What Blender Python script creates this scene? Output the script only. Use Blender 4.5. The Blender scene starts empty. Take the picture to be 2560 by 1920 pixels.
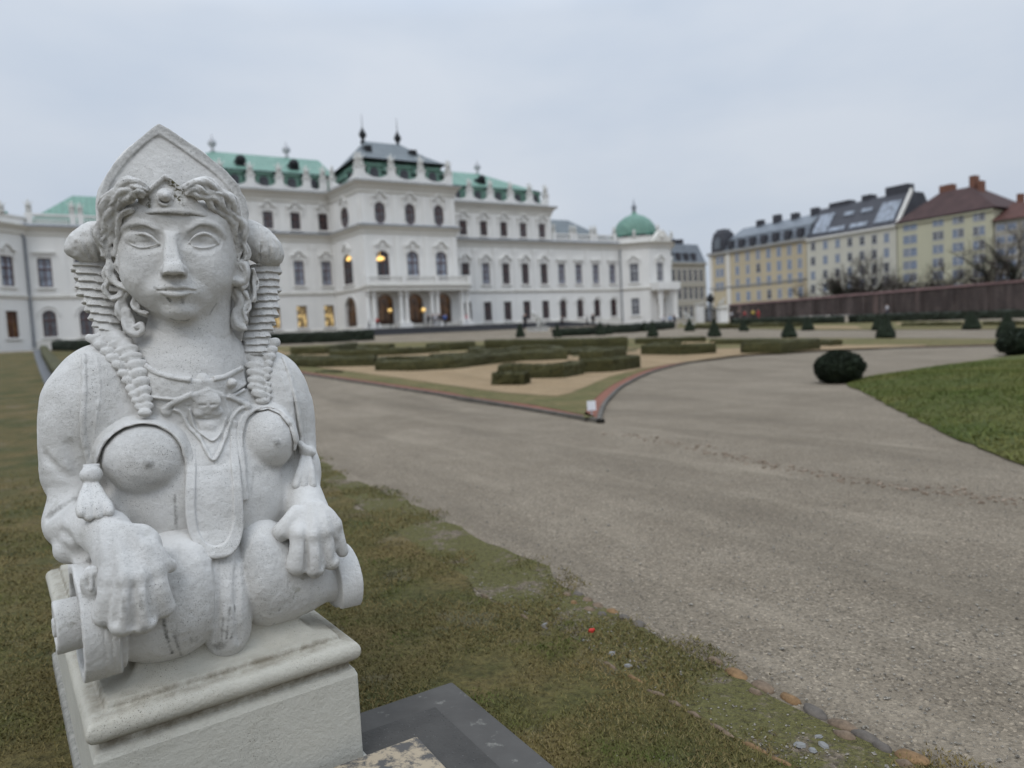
import bpy, bmesh, math, random, os
import numpy as np
from mathutils import Vector, Matrix
R_ = math.radians
rng = np.random.default_rng(7)
random.seed(7)
SC = bpy.context.scene
COL = SC.collection

# ------------------------------------------------------------------ camera model
# photograph 2560 x 1920, focal length in photo pixels
FPX, CU, CV = 1775.0, 1280.0, 960.0
PITCH, ROLL, EYE = 0.065, 0.052, 1.30
_F = np.array([0, math.cos(PITCH), -math.sin(PITCH)])
_R0 = np.array([1.0, 0, 0]); _U0 = np.array([0, math.sin(PITCH), math.cos(PITCH)])
_R = _R0*math.cos(ROLL) - _U0*math.sin(ROLL)
_U = _U0*math.cos(ROLL) + _R0*math.sin(ROLL)
CAM = np.array([0, 0, EYE])
def ray(u, v):
    return _F + _R*((u-CU)/FPX) + _U*((CV-v)/FPX)
def project(p):
    q = np.asarray(p, float) - CAM
    w = q @ _F
    return CU + FPX*(q @ _R)/w, CV - FPX*(q @ _U)/w
def on_z(u, v, z):                       # where the sight line meets a level
    r = ray(u, v); t = (z-EYE)/r[2]
    return CAM + r*t

# ------------------------------------------------------------------ objects
def link(o, parent=None):
    COL.objects.link(o)
    if parent is not None: o.parent = parent
    return o
def tag(o, label=None, cat=None, group=None, kind=None):
    if label: o['label'] = label
    if cat: o['category'] = cat
    if group: o['group'] = group
    if kind: o['kind'] = kind
    return o
def empty(name, loc=(0, 0, 0), rz=0.0, label=None, cat=None, group=None):
    o = bpy.data.objects.new(name, None); o.location = loc; o.rotation_euler = (0, 0, rz)
    o.empty_display_size = 0.2
    link(o); return tag(o, label, cat, group)
def mesh_obj(name, V, Fc, mat, parent=None, smooth=False):
    me = bpy.data.meshes.new(name)
    me.from_pydata([tuple(map(float, v)) for v in V], [], [tuple(int(i) for i in f) for f in Fc])
    if mat is not None:
        for m in (mat if isinstance(mat, (list, tuple)) else [mat]): me.materials.append(m)
    me.update()
    if smooth: me.polygons.foreach_set('use_smooth', [True]*len(me.polygons))
    return link(bpy.data.objects.new(name, me), parent)
def np_mesh(name, V, Q, mat, parent=None, smooth=True):
    me = bpy.data.meshes.new(name)
    nv, nq, k = len(V), len(Q), Q.shape[1]
    me.vertices.add(nv); me.vertices.foreach_set('co', np.ascontiguousarray(V, np.float32).ravel())
    me.loops.add(nq*k); me.loops.foreach_set('vertex_index', np.ascontiguousarray(Q, np.int32).ravel())
    me.polygons.add(nq)
    me.polygons.foreach_set('loop_start', np.arange(0, nq*k, k, dtype=np.int32))
    me.polygons.foreach_set('use_smooth', np.full(nq, smooth))
    if mat is not None: me.materials.append(mat)
    me.update(calc_edges=True); me.validate()
    return link(bpy.data.objects.new(name, me), parent)
def copy_tree(o, parent=None):
    c = o.copy(); COL.objects.link(c)
    if parent is not None: c.parent = parent
    for ch in list(o.children): copy_tree(ch, c)
    return c

class MB:
    """collects faces of one mesh"""
    def __init__(s): s.V = []; s.F = []; s.M = []
    def add(s, V, F, m=0):
        n = len(s.V); s.V += [tuple(map(float, v)) for v in V]
        s.F += [tuple(i+n for i in f) for f in F]; s.M += [m]*len(F); return s
    def box(s, x0, x1, y0, y1, z0, z1, m=0):
        V = [(x, y, z) for x in (x0, x1) for y in (y0, y1) for z in (z0, z1)]
        return s.add(V, [(0, 1, 3, 2), (4, 6, 7, 5), (0, 4, 5, 1), (2, 3, 7, 6), (0, 2, 6, 4), (1, 5, 7, 3)], m)
    def prism(s, poly, a, b, axis='y', m=0):
        """polygon (2D) extruded from a to b along axis; y: (x,z); z: (x,y); x: (y,z)"""
        n = len(poly)
        def P(p, t):
            return {'y': (p[0], t, p[1]), 'z': (p[0], p[1], t), 'x': (t, p[0], p[1])}[axis]
        V = [P(p, a) for p in poly] + [P(p, b) for p in poly]
        F = [tuple(range(n)), tuple(range(2*n-1, n-1, -1))] + [(i, (i+1) % n+n*0, (i+1) % n+n, i+n) for i in range(n)]
        return s.add(V, F, m)
    def lathe(s, prof, n=16, c=(0, 0, 0), m=0, sq=None):
        V = []; F = []
        for r, z in prof:
            for i in range(n):
                a = 2*math.pi*(i+.5)/n
                V.append((c[0]+r*math.cos(a), c[1]+r*math.sin(a), c[2]+z))
        for j in range(len(prof)-1):
            for i in range(n):
                F.append((j*n+i, j*n+(i+1) % n, (j+1)*n+(i+1) % n, (j+1)*n+i))
        F.append(tuple(range(n-1, -1, -1))); F.append(tuple((len(prof)-1)*n+i for i in range(n)))
        return s.add(V, F, m)
    def tube(s, pts, rad, n=6, m=0):
        pts = [np.asarray(p, float) for p in pts]
        rad = rad if hasattr(rad, '__len__') else [rad]*len(pts)
        V = []; F = []
        for i, p in enumerate(pts):
            t = pts[min(i+1, len(pts)-1)] - pts[max(i-1, 0)]
            t = t/(np.linalg.norm(t)+1e-9)
            a = np.cross(t, (0, 0, 1) if abs(t[2]) < .9 else (1, 0, 0)); a /= np.linalg.norm(a); b = np.cross(t, a)
            for k in range(n):
                w = 2*math.pi*k/n
                V.append(p + (a*math.cos(w)+b*math.sin(w))*rad[i])
        for i in range(len(pts)-1):
            for k in range(n):
                F.append((i*n+k, i*n+(k+1) % n, (i+1)*n+(k+1) % n, (i+1)*n+k))
        F.append(tuple(range(n-1, -1, -1))); F.append(tuple((len(pts)-1)*n+k for k in range(n)))
        return s.add(V, F, m)
    def ball(s, c, r, n=10, k=6, m=0):
        rx, ry, rz = r if hasattr(r, '__len__') else (r, r, r)
        V = [(c[0], c[1], c[2]-rz)]; F = []
        for j in range(1, k):
            p = math.pi*j/k - math.pi/2
            for i in range(n):
                a = 2*math.pi*i/n
                V.append((c[0]+rx*math.cos(p)*math.cos(a), c[1]+ry*math.cos(p)*math.sin(a), c[2]+rz*math.sin(p)))
        V.append((c[0], c[1], c[2]+rz)); t = len(V)-1
        for i in range(n): F.append((0, 1+(i+1) % n, 1+i)); F.append((t, 1+(k-2)*n+i, 1+(k-2)*n+(i+1) % n))
        for j in range(k-2):
            for i in range(n):
                F.append((1+j*n+i, 1+j*n+(i+1) % n, 1+(j+1)*n+(i+1) % n, 1+(j+1)*n+i))
        return s.add(V, F, m)
    def build(s, name, mat, parent=None, smooth=False, xf=None):
        V = s.V if xf is None else [xf(v) for v in s.V]
        o = mesh_obj(name, V, s.F, mat, parent, smooth)
        if isinstance(mat, (list, tuple)) and any(s.M):
            o.data.polygons.foreach_set('material_index', s.M)
        bm = bmesh.new(); bm.from_mesh(o.data); bmesh.ops.recalc_face_normals(bm, faces=bm.faces); bm.to_mesh(o.data); bm.free()
        return o

# ------------------------------------------------------------------ node materials
class NM:
    def __init__(s, name, rough=.8, spec=.3):
        s.m = bpy.data.materials.new(name); s.m.use_nodes = True
        s.t = s.m.node_tree; s.n = s.t.nodes; s.l = s.t.links
        s.b = s.n['Principled BSDF']; s.b.inputs['Roughness'].default_value = rough
        s.b.inputs['Specular IOR Level'].default_value = spec
    def node(s, typ, **kw):
        n = s.n.new(typ)
        for k, v in kw.items():
            if k.startswith('i_'):
                n.inputs[k[2:].replace('_', ' ')].default_value = v
            else: setattr(n, k, v)
        return n
    def coord(s, kind='Object', scale=None):
        c = s.node('ShaderNodeTexCoord').outputs[kind]
        if scale is None: return c
        mp = s.node('ShaderNodeMapping'); mp.inputs['Scale'].default_value = scale
        s.l.new(c, mp.inputs['Vector']); return mp.outputs[0]
    def noise(s, vec, scale, detail=4, rough=.6, dist=0.0, out='Fac'):
        n = s.node('ShaderNodeTexNoise'); n.inputs['Scale'].default_value = scale
        n.inputs['Detail'].default_value = detail; n.inputs['Roughness'].default_value = rough; n.inputs['Distortion'].default_value = dist
        s.l.new(vec, n.inputs['Vector']); return n.outputs[out]
    def voro(s, vec, scale, feature='F1', out='Distance', rand=1.0):
        n = s.node('ShaderNodeTexVoronoi', feature=feature); n.inputs['Scale'].default_value = scale
        n.inputs['Randomness'].default_value = rand
        s.l.new(vec, n.inputs['Vector']); return n.outputs[out]
    def ramp(s, fac, stops, interp='LINEAR'):
        r = s.node('ShaderNodeValToRGB'); r.color_ramp.interpolation = interp
        el = r.color_ramp.elements
        while len(el) < len(stops): el.new(.5)
        for e, (p, c) in zip(el, stops):
            e.position = p; e.color = (*c, 1) if hasattr(c, '__len__') else (c, c, c, 1)
        s.l.new(fac, r.inputs[0]); return r.outputs[0]
    def mix(s, fac, a, b, mode='MIX'):
        n = s.node('ShaderNodeMix', data_type='RGBA', blend_type=mode)
        for sock, val in ((n.inputs[0], fac), (n.inputs[6], a), (n.inputs[7], b)):
            if isinstance(val, bpy.types.NodeSocket): s.l.new(val, sock)
            elif hasattr(val, '__len__'): sock.default_value = (*val, 1)
            else: sock.default_value = val
        return n.outputs[2]
    def math(s, op, a, b=None, clamp=False):
        n = s.node('ShaderNodeMath', operation=op, use_clamp=clamp)
        for i, v in enumerate((a, b)):
            if v is None: continue
            if isinstance(v, bpy.types.NodeSocket): s.l.new(v, n.inputs[i])
            else: n.inputs[i].default_value = v
        return n.outputs[0]
    def color(s, c):
        if isinstance(c, bpy.types.NodeSocket): s.l.new(c, s.b.inputs['Base Color'])
        else: s.b.inputs['Base Color'].default_value = (*c, 1)
        return s
    def bump(s, h, strength=.3, dist=.01):
        n = s.node('ShaderNodeBump'); n.inputs['Strength'].default_value = strength; n.inputs['Distance'].default_value = dist
        s.l.new(h, n.inputs['Height']); s.l.new(n.outputs[0], s.b.inputs['Normal']); return s

def simple(name, c, rough=.8, var=.12, scale=3.0, bump=0.0, spec=.3, metal=0.0):
    """one colour that wanders a little, so that nothing is perfectly flat"""
    M = NM(name, rough, spec); v = M.coord('Object')
    n = M.noise(v, scale, 5)
    a = tuple(max(0, x*(1-var)) for x in c); b = tuple(min(1, x*(1+var)) for x in c)
    M.color(M.ramp(n, [(.3, a), (.7, b)]))
    if bump: M.bump(M.noise(v, scale*8, 4), .4, bump)
    M.b.inputs['Metallic'].default_value = metal
    return M.m
# ------------------------------------------------------------------ statue work frame (units: photo pixels at distance D0)
D0 = 2.2
_n = ray(440, 960); DPX = FPX*np.linalg.norm(_n); _n = _n/np.linalg.norm(_n)
WZ = -_n; WX = _R - _n*(_R @ _n); WX /= np.linalg.norm(WX); WY = np.cross(WZ, WX)
S0 = D0/DPX                              # metres per unit
W0 = CAM + _n*D0
WM = np.stack([WX, WY, WZ])              # world -> work axes (rows)
def L(u, v, z):
    r = WM @ ray(u, v); r = r/(-r[2])
    return np.array([r[0]*(DPX-z), r[1]*(DPX-z), z])
def w2world(V):
    return W0 + (np.asarray(V) @ WM)*S0
def world2w(P):
    return (WM @ (np.asarray(P)-W0))/S0
def dirw(d): return WM @ np.asarray(d, float)
# ------------------------------------------------------------------ carving tools: a distance field per part, meshed by surface nets
def smin(a, b, k):
    if k <= 0: return np.minimum(a, b)
    h = np.maximum(k-np.abs(a-b), 0)/k
    return np.minimum(a, b) - h*h*(k*.25)
def crom(pts, n=6, closed=False):
    P = np.asarray(pts, float); m = len(P); out = []
    for i in range(m if closed else m-1):
        g = (lambda j: P[j % m]) if closed else (lambda j: P[min(max(j, 0), m-1)])
        a, b, c, d = g(i-1), g(i), g(i+1), g(i+2)
        for t in np.arange(n)/n:
            out.append(.5*((2*b)+(c-a)*t+(2*a-5*b+4*c-d)*t*t+(3*b-a-3*c+d)*t**3))
    if not closed: out.append(P[-1])
    return np.array(out)
def lattice(shape, cell, r):
    """smooth random field on a grid, -1..1"""
    n = [max(2, int(math.ceil(s/cell))+2) for s in shape]
    A = r.uniform(-1, 1, n).astype(np.float32)
    for ax in range(3):
        x = np.arange(shape[ax])/cell; i = x.astype(int); f = (x-i).astype(np.float32); f = f*f*(3-2*f)
        sh = [1, 1, 1]; sh[ax] = -1
        A = np.take(A, i, ax)*(1-f).reshape(sh) + np.take(A, i+1, ax)*f.reshape(sh)
    return A
class Vox:
    def __init__(s, lo, hi, h):
        s.h = h; s.lo = np.array(lo, float)
        s.n = [int(math.ceil((b-a)/h))+1 for a, b in zip(lo, hi)]
        s.ax = [(lo[i]+h*np.arange(s.n[i])).astype(np.float32) for i in range(3)]
        s.F = np.full(s.n, 60.0, np.float32)
    def slab(s, lo, hi, m):
        sl = []
        for i in range(3):
            a = int(max(0, math.floor((lo[i]-m-s.lo[i])/s.h))); b = int(min(s.n[i], math.ceil((hi[i]+m-s.lo[i])/s.h)+1))
            if b <= a: return None
            sl.append(slice(a, b))
        return tuple(sl)
    def xyz(s, sl):
        return s.ax[0][sl[0]][:, None, None], s.ax[1][sl[1]][None, :, None], s.ax[2][sl[2]][None, None, :]
    def put(s, sl, d, k, sub):
        if sub: s.F[sl] = -smin(-s.F[sl], d, k)
        else: s.F[sl] = smin(s.F[sl], d, k)
    def ell(s, c, r, k=10, sub=False, rot=None, m=24):
        """ellipsoid at work point c; rot = degrees in the picture plane or a matrix whose rows are its axes"""
        c = np.asarray(c, float); r = np.asarray(r, float)
        if rot is None: A = np.eye(3)
        elif np.isscalar(rot):
            a = R_(rot); A = np.array([[math.cos(a), math.sin(a), 0], [-math.sin(a), math.cos(a), 0], [0, 0, 1]])
        else: A = np.asarray(rot)
        e = np.sqrt(((A*r[:, None])**2).sum(0))
        sl = s.slab(c-e, c+e, m+k)
        if sl is None: return
        X, Y, Z = s.xyz(sl); X = X-c[0]; Y = Y-c[1]; Z = Z-c[2]
        q = [(A[i, 0]*X+A[i, 1]*Y+A[i, 2]*Z)/r[i] for i in range(3)]
        k0 = np.sqrt(q[0]**2+q[1]**2+q[2]**2)+1e-6
        k1 = np.sqrt((q[0]/r[0])**2+(q[1]/r[1])**2+(q[2]/r[2])**2)+1e-6
        s.put(sl, (k0*(k0-1)/k1).astype(np.float32), k, sub)
    def tube(s, pts, rad, k=8, sub=False, flat=1.0, m=24, curve=0):
        P = np.asarray(pts, float)
        rad = np.asarray(rad if hasattr(rad, '__len__') else [rad]*len(P), float)
        if curve:
            Q = crom(np.column_stack([P, rad]), curve); P = Q[:, :3]; rad = Q[:, 3]
        R = rad.max()
        sl = s.slab(P.min(0)-R, P.max(0)+R, m+k)
        if sl is None: return
        X, Y, Z = s.xyz(sl); D = None
        for a, b, ra, rb in zip(P[:-1], P[1:], rad[:-1], rad[1:]):
            ab = (b-a)*np.array([1, 1, flat]); L2 = float(ab@ab)+1e-9
            px, py, pz = X-a[0], Y-a[1], (Z-a[2])*flat
            t = np.clip((px*ab[0]+py*ab[1]+pz*ab[2])/L2, 0, 1)
            d = np.sqrt((px-t*ab[0])**2+(py-t*ab[1])**2+(pz-t*ab[2])**2)-(ra+(rb-ra)*t)
            D = d if D is None else np.minimum(D, d)
        s.put(sl, D.astype(np.float32), k, sub)
    def poly2(s, poly, sl):
        """signed distance in the picture plane to a polygon (work x, y)"""
        X = s.ax[0][sl[0]][:, None]; Y = s.ax[1][sl[1]][None, :]
        D = np.full((X.shape[0], Y.shape[1]), 1e9, np.float32); S = np.ones_like(D)
        n = len(poly)
        for i in range(n):
            a = poly[i]; b = poly[(i+1) % n]; ex, ey = b[0]-a[0], b[1]-a[1]
            wx, wy = X-a[0], Y-a[1]
            t = np.clip((wx*ex+wy*ey)/(ex*ex+ey*ey+1e-9), 0, 1)
            D = np.minimum(D, (wx-t*ex)**2+(wy-t*ey)**2)
            c1 = Y >= a[1]; c2 = Y < b[1]; c3 = ex*wy > ey*wx
            S = np.where((c1 & c2 & c3) | (~c1 & ~c2 & ~c3), -S, S)
        return np.sqrt(D)*S
    def prism(s, poly, zc, t, k=6, sub=False, rnd=3.0, m=20):
        """polygon with depth: mid surface zc (number or f(x, y)), thickness t, rounded edges"""
        poly = np.asarray(poly, float)[:, :2]
        lo = np.array([*poly.min(0), -1e5]); hi = np.array([*poly.max(0), 1e5])
        sl = s.slab(lo, hi, m+k)
        X, Y, Z = s.xyz(sl)
        d2 = s.poly2(poly, sl)[:, :, None]+rnd
        dz = np.abs(Z-(zc(X, Y) if callable(zc) else zc))-t/2+rnd
        d = np.sqrt(np.maximum(d2, 0)**2+np.maximum(dz, 0)**2)+np.minimum(np.maximum(d2, dz), 0)-rnd
        s.put(sl, d.astype(np.float32), k, sub)
    def rough(s, amp, cell, seed=1):
        s.F += amp*lattice(s.n, cell/s.h, np.random.default_rng(seed))
    def mesh(s, name, mat, parent, relax=1, stains=()):
        F = s.F; n = F.shape
        F[0] = F[-1] = 9; F[:, 0] = F[:, -1] = 9; F[:, :, 0] = F[:, :, -1] = 9
        neg = F < 0
        c = np.zeros([k-1 for k in n], np.uint8)
        for dx in (0, 1):
            for dy in (0, 1):
                for dz in (0, 1):
                    c += neg[dx:n[0]-1+dx, dy:n[1]-1+dy, dz:n[2]-1+dz]
        act = (c > 0) & (c < 8)
        I = np.argwhere(act); idx = np.full(act.shape, -1, np.int32); idx[act] = np.arange(len(I))
        acc = np.zeros((len(I), 3), np.float64); cnt = np.zeros(len(I))
        cor = {}
        for dx in (0, 1):
            for dy in (0, 1):
                for dz in (0, 1):
                    cor[dx, dy, dz] = F[I[:, 0]+dx, I[:, 1]+dy, I[:, 2]+dz]
        for a in cor:
            for axs in range(3):
                if a[axs] == 0:
                    b = list(a); b[axs] = 1; b = tuple(b)
                    fa, fb = cor[a], cor[b]; mk = (fa < 0) != (fb < 0)
                    t = np.where(mk, fa/np.where(mk, fa-fb, 1), 0)
                    p = np.zeros((len(I), 3)); p[:] = a; p[:, axs] = t
                    acc[mk] += p[mk]; cnt[mk] += 1
        V = I + acc/np.maximum(cnt, 1)[:, None]
        Q = []
        for axs in range(3):
            sl0 = [slice(1, -1)]*3; sl1 = [slice(1, -1)]*3
            sl0[axs] = slice(0, -1); sl1[axs] = slice(1, None)
            a, b = neg[tuple(sl0)], neg[tuple(sl1)]
            o = [i for i in range(3) if i != axs]
            for flip, mk in ((False, a & ~b), (True, ~a & b)):
                E = np.argwhere(mk)
                if not len(E): continue
                E = E + np.array([0 if i == axs else 1 for i in range(3)])
                u = np.zeros(3, int); v = np.zeros(3, int); u[o[0]] = 1; v[o[1]] = 1
                g = lambda P: idx[P[:, 0], P[:, 1], P[:, 2]]
                q = np.stack([g(E-u-v), g(E-v), g(E), g(E-u)], 1)
                if flip ^ (axs == 1): q = q[:, ::-1]
                Q.append(q)
        Q = np.concatenate(Q)
        for _ in range(relax):
            A = np.zeros_like(V); C = np.zeros(len(V))
            for i in range(4):
                for j in (1, 3):
                    np.add.at(A, Q[:, i], V[Q[:, (i+j) % 4]]); np.add.at(C, Q[:, i], 1)
            V = V*.45 + (A/np.maximum(C, 1)[:, None])*.55
        V = V*s.h + s.lo
        s.V = V
        inv = parent.matrix_world.inverted() if parent is not None else Matrix()
        W = w2world(V)
        M3 = np.array(inv.to_3x3()); t3 = np.array(inv.translation)
        o = np_mesh(name, W @ M3.T + t3, Q, mat, parent)
        G = np.zeros((len(V), 2), np.float32)                     # grime and moss, as lines and patches on the stone
        rg = lattice([k for k in s.n], 7/s.h, np.random.default_rng(99)) if stains else None
        for pts, wd, st, ch in stains:
            P = np.asarray(pts, float); lo = P.min(0)-wd*2.2; hi = P.max(0)+wd*2.2
            ix = np.where(((V > lo) & (V < hi)).all(1))[0]
            if not len(ix): continue
            q = V[ix]; D = np.full(len(ix), 1e9)
            if len(P) == 1: D = np.linalg.norm(q-P[0], axis=1)
            for a, b in zip(P[:-1], P[1:]):
                ab = b-a; t = np.clip(((q-a) @ ab)/(ab @ ab+1e-9), 0, 1); D = np.minimum(D, np.linalg.norm(q-a-t[:, None]*ab, axis=1))
            gi = np.clip(((q-s.lo)/s.h).astype(int), 0, np.array(s.n)-1); nz = rg[gi[:, 0], gi[:, 1], gi[:, 2]]
            G[ix, ch] = np.maximum(G[ix, ch], st*np.clip(1.5-D/wd+nz*.5, 0, 1))
        if len(o.data.vertices) == len(V):
            at = o.data.attributes.new('grime', 'FLOAT_VECTOR', 'POINT'); at.data.foreach_set('vector', np.column_stack([G, G[:, :1]*0]).astype(np.float32).ravel())
        return o
MAT = {}
def statue_mat(name, base, warm, specks=True, streak=True):
    M = NM(name, .85, .2); v = M.coord('Object')
    n1 = M.noise(v, 2.2, 5, .6); n2 = M.noise(v, 9, 5, .65)
    c = M.ramp(n1, [(.3, tuple(x*.90 for x in base)), (.7, base)])
    c = M.mix(M.math('MULTIPLY', M.ramp(n2, [(.5, 0.), (.75, 1.)]), .35), c, warm)
    # pits: tiny dark flecks gathered in patches
    patch = M.ramp(M.noise(v, 4.5, 3, .5), [(.40, .10), (.60, 1.)])
    fl = M.math('MAXIMUM', M.ramp(M.noise(v, 330, 2, .5), [(.645, 0.), (.70, 1.)]), M.ramp(M.noise(v, 640, 1, .5), [(.66, 0.), (.72, .8)]))
    c = M.mix(M.math('MULTIPLY', M.math('MULTIPLY', fl, patch), .9), c, (.075, .07, .058))
    # rain streaks: dark grime stretched downwards
    vs = M.coord('Object', (14, 14, 1.1))
    st = M.ramp(M.noise(vs, 1.6, 4, .6), [(.60, 0.), (.74, 1.)])
    big = M.ramp(M.noise(v, 3.1, 2, .5), [(.45, 0.), (.65, 1.)])
    c = M.mix(M.math('MULTIPLY', M.math('MULTIPLY', st, big), .42), c, (.17, .16, .14))
    # a little moss
    mo = M.math('MULTIPLY', M.ramp(M.noise(v, 6.3, 3, .5), [(.66, 0.), (.74, 1.)]), M.ramp(M.noise(v, 60, 3, .6), [(.5, 0.), (.6, 1.)]))
    c = M.mix(M.math('MULTIPLY', mo, .5), c, (.12, .11, .05))
    # grey weathering in soft patches
    we = M.math('MULTIPLY', M.ramp(M.noise(v, 5.5, 6, .7), [(.46, 0.), (.66, 1.)]), M.ramp(M.noise(v, 40, 4, .7), [(.35, .35), (.6, 1.)]))
    c = M.mix(M.math('MULTIPLY', we, .34), c, tuple(x*.58 for x in base))
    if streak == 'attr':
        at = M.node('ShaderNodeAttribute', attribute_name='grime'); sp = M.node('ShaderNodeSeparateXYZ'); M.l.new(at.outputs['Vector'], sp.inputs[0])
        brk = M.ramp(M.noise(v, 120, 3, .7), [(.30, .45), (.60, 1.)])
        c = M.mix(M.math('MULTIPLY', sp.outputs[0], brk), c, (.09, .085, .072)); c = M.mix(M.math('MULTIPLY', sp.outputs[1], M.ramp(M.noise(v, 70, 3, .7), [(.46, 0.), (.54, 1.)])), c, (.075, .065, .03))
    if streak == 'joints':
        sp = M.node('ShaderNodeSeparateXYZ'); M.l.new(v, sp.inputs[0]); z = sp.outputs[2]
        j = M.math('MAXIMUM', M.ramp(M.math('ABSOLUTE', M.math('SUBTRACT', z, .352)), [(.004, 1.), (.022, 0.)]), M.ramp(M.math('ABSOLUTE', M.math('SUBTRACT', z, .432)), [(.003, 1.), (.016, 0.)]))
        c = M.mix(M.math('MULTIPLY', j, M.ramp(M.noise(v, 16, 4, .7), [(.36, .1), (.62, .85)])), c, (.15, .125, .085))
    M.color(c)
    h = M.math('ADD', M.math('MULTIPLY', M.noise(v, 95, 5, .7), .8), M.math('MULTIPLY', M.noise(v, 30, 3, .6), .8))
    h = M.math('SUBTRACT', h, M.math('MULTIPLY', fl, M.math('MULTIPLY', patch, .5)))
    M.bump(h, .6, .0075)
    return M.m
MAT['statue'] = statue_mat('whitewashed_stone', (.62, .605, .575), (.45, .43, .38), streak='attr')
MAT['pedestal'] = statue_mat('pedestal_stone', (.50, .475, .405), (.38, .335, .255), streak='joints')
MAT['pedestal_block'] = statue_mat('pedestal_render', (.50, .48, .415), (.41, .38, .31), streak='joints')
MAT['rough_stone'] = simple('rough_stone', (.26, .25, .22), .9, .4, 30, .01)
# ------------------------------------------------------------------ the sphinx
def sphinx():
    root = empty('sphinx_statue', (-.93, 1.98, .52), 0, 'white weathered stone sphinx with woman\'s head, pointed headdress and lion paws on pedestal', 'statue')
    bpy.context.view_layer.update()
    st = MAT['statue']
    K = lambda z: (DPX-z)/DPX
    def E(V, u, v, z, ru, rv, rz, k=10, sub=False, rot=None):
        V.ell(L(u, v, z), np.array([ru, rv, rz])*np.array([K(z), K(z), 1]), k, sub, rot)
    def T(V, pts, rad, k=8, sub=False, curve=5, flat=1.0):
        V.tube([L(*p) for p in pts], rad, k, sub, flat, curve=curve)
    def P(V, poly, zc, t, k=6, sub=False, rnd=3, smooth=0, zp=None):
        zp = zc if zp is None else zp
        q = np.array([L(u, v, zp)[:2] for u, v in poly])
        if smooth: q = crom(q, smooth, True)
        V.prism(q, zc, t, k, sub, rnd)
    def surf(V, u, v):
        zs = np.arange(V.ax[2][-1], V.ax[2][0], -1.0); p = np.array([L(u, v, z) for z in zs]); i = np.clip(np.round((p-V.lo)/V.h).astype(int), 0, np.array(V.n)-1)
        f = V.F[i[:, 0], i[:, 1], i[:, 2]]; k = np.argmax(f < 0); return float(zs[k]) + float(f[k])*0
    FWD = dirw([.6, -.8, 0]); FWD /= np.linalg.norm(FWD); BX = dirw([.8, .6, 0]); UPW = dirw([0, 0, 1])
    AX = np.array([BX, UPW, FWD])                      # rows: body right, up, forward

    def ring(V, cen, r0, r1, x0, x1, k=3, sub=False):
        sl = V.slab(cen-r1-120, cen+r1+120, 10); Xx, Yy, Zz = V.xyz(sl); Xx = Xx-cen[0]; Yy = Yy-cen[1]; Zz = Zz-cen[2]
        q = [AX[i, 0]*Xx+AX[i, 1]*Yy+AX[i, 2]*Zz for i in range(3)]
        rr = np.sqrt(q[1]**2+q[2]**2); w = np.abs(q[0]-(x0+x1)/2)-(x1-x0)/2
        d = np.maximum(np.maximum(rr-r1, r0-rr)+4, w+4); e = np.maximum(rr-r1, r0-rr)+4
        d = np.sqrt(np.maximum(e, 0)**2+np.maximum(w+4, 0)**2)+np.minimum(np.maximum(e, w+4), 0)-4
        V.put(sl, d.astype(np.float32), k, sub)
    # ---- body: torso, lion body, limbs, neck and face in one surface
    B = Vox((-400, -640, -1560), (520, 500, 290), 4.0)
    E(B, 455, 1085, -165, 245, 175, 135, 20, rot=-4)             # chest
    E(B, 500, 1250, -95, 205, 190, 125, 30)                      # belly
    E(B, 234, 1030, -165, 106, 165, 130, 36, rot=-8)             # shoulders
    E(B, 688, 1020, -215, 92, 150, 120, 40, rot=6)
    T(B, [(478, 770, -165), (476, 850, -160), (470, 960, -150)], [104, 106, 135], 30)
    T(B, [(300, 930, -175), (440, 905, -165), (620, 915, -205)], [62, 90, 60], 45)   # trapezius
    # left fore limb
    T(B, [(204, 1010, -150), (190, 1130, -130), (194, 1250, -120)], [88, 80, 60], 24)
    E(B, 150, 1180, -150, 38, 62, 50, 20)
    T(B, [(196, 1298, -90), (226, 1318, -10), (266, 1340, 66), (304, 1385, 120)], [76, 66, 52, 46], 30)
    E(B, 168, 1318, -60, 42, 46, 55, 18)
    E(B, 178, 1372, -20, 38, 34, 40, 14)
    E(B, 214, 1398, 20, 26, 26, 28, 14)
    E(B, 208, 1378, 60, 22, 14, 22, 10, True)
    E(B, 326, 1402, 136, 70, 92, 34, 34, rot=-22)                 # back of the hand
    T(B, [(268, 1325, 84), (304, 1400, 150), (332, 1450, 172)], [44, 38, 30], 24)
    for (a, b, c, r1, r2, r3) in (((276, 1418, 162), (272, 1480, 190), (265, 1534, 176), 23, 23, 28),
                                  ((314, 1412, 184), (312, 1486, 218), (309, 1556, 202), 24, 24, 30),
                                  ((352, 1406, 182), (355, 1480, 216), (360, 1552, 202), 23, 23, 28),
                                  ((384, 1394, 168), (394, 1460, 196), (407, 1516, 180), 22, 23, 27)):
        T(B, [a, b, c], [r1, r2, r3], 5, curve=4)
    T(B, [(372, 1375, 165), (405, 1408, 170), (424, 1415, 158)], [26, 21, 17], 12)
    for q in ([(294, 1462), (290, 1505), (284, 1556)], [(334, 1462), (334, 1510), (334, 1566)], [(372, 1454), (377, 1500), (384, 1545)]):
        zz = [surf(B, *p_) for p_ in q]; T(B, [(*p_, z_+1) for p_, z_ in zip(q, zz)], [5, 9, 9], 6, True)
    for u, v in ((261, 1562), (355, 1577)):
        T(B, [(u, v-8, 190), (u+2, v+6, 184)], [9, 4], 6, False, 0)
    ridge = [[(262, 1318), (268, 1380), (272, 1446)], [(284, 1312), (304, 1378), (316, 1444)], [(302, 1312), (334, 1376), (354, 1438)], [(318, 1316), (362, 1372), (388, 1424)]]
    for q in ridge:
        zz = [surf(B, *p) for p in q]
        T(B, [(*p, z-6) for p, z in zip(q, zz)], [7, 11, 15], 14)
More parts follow.
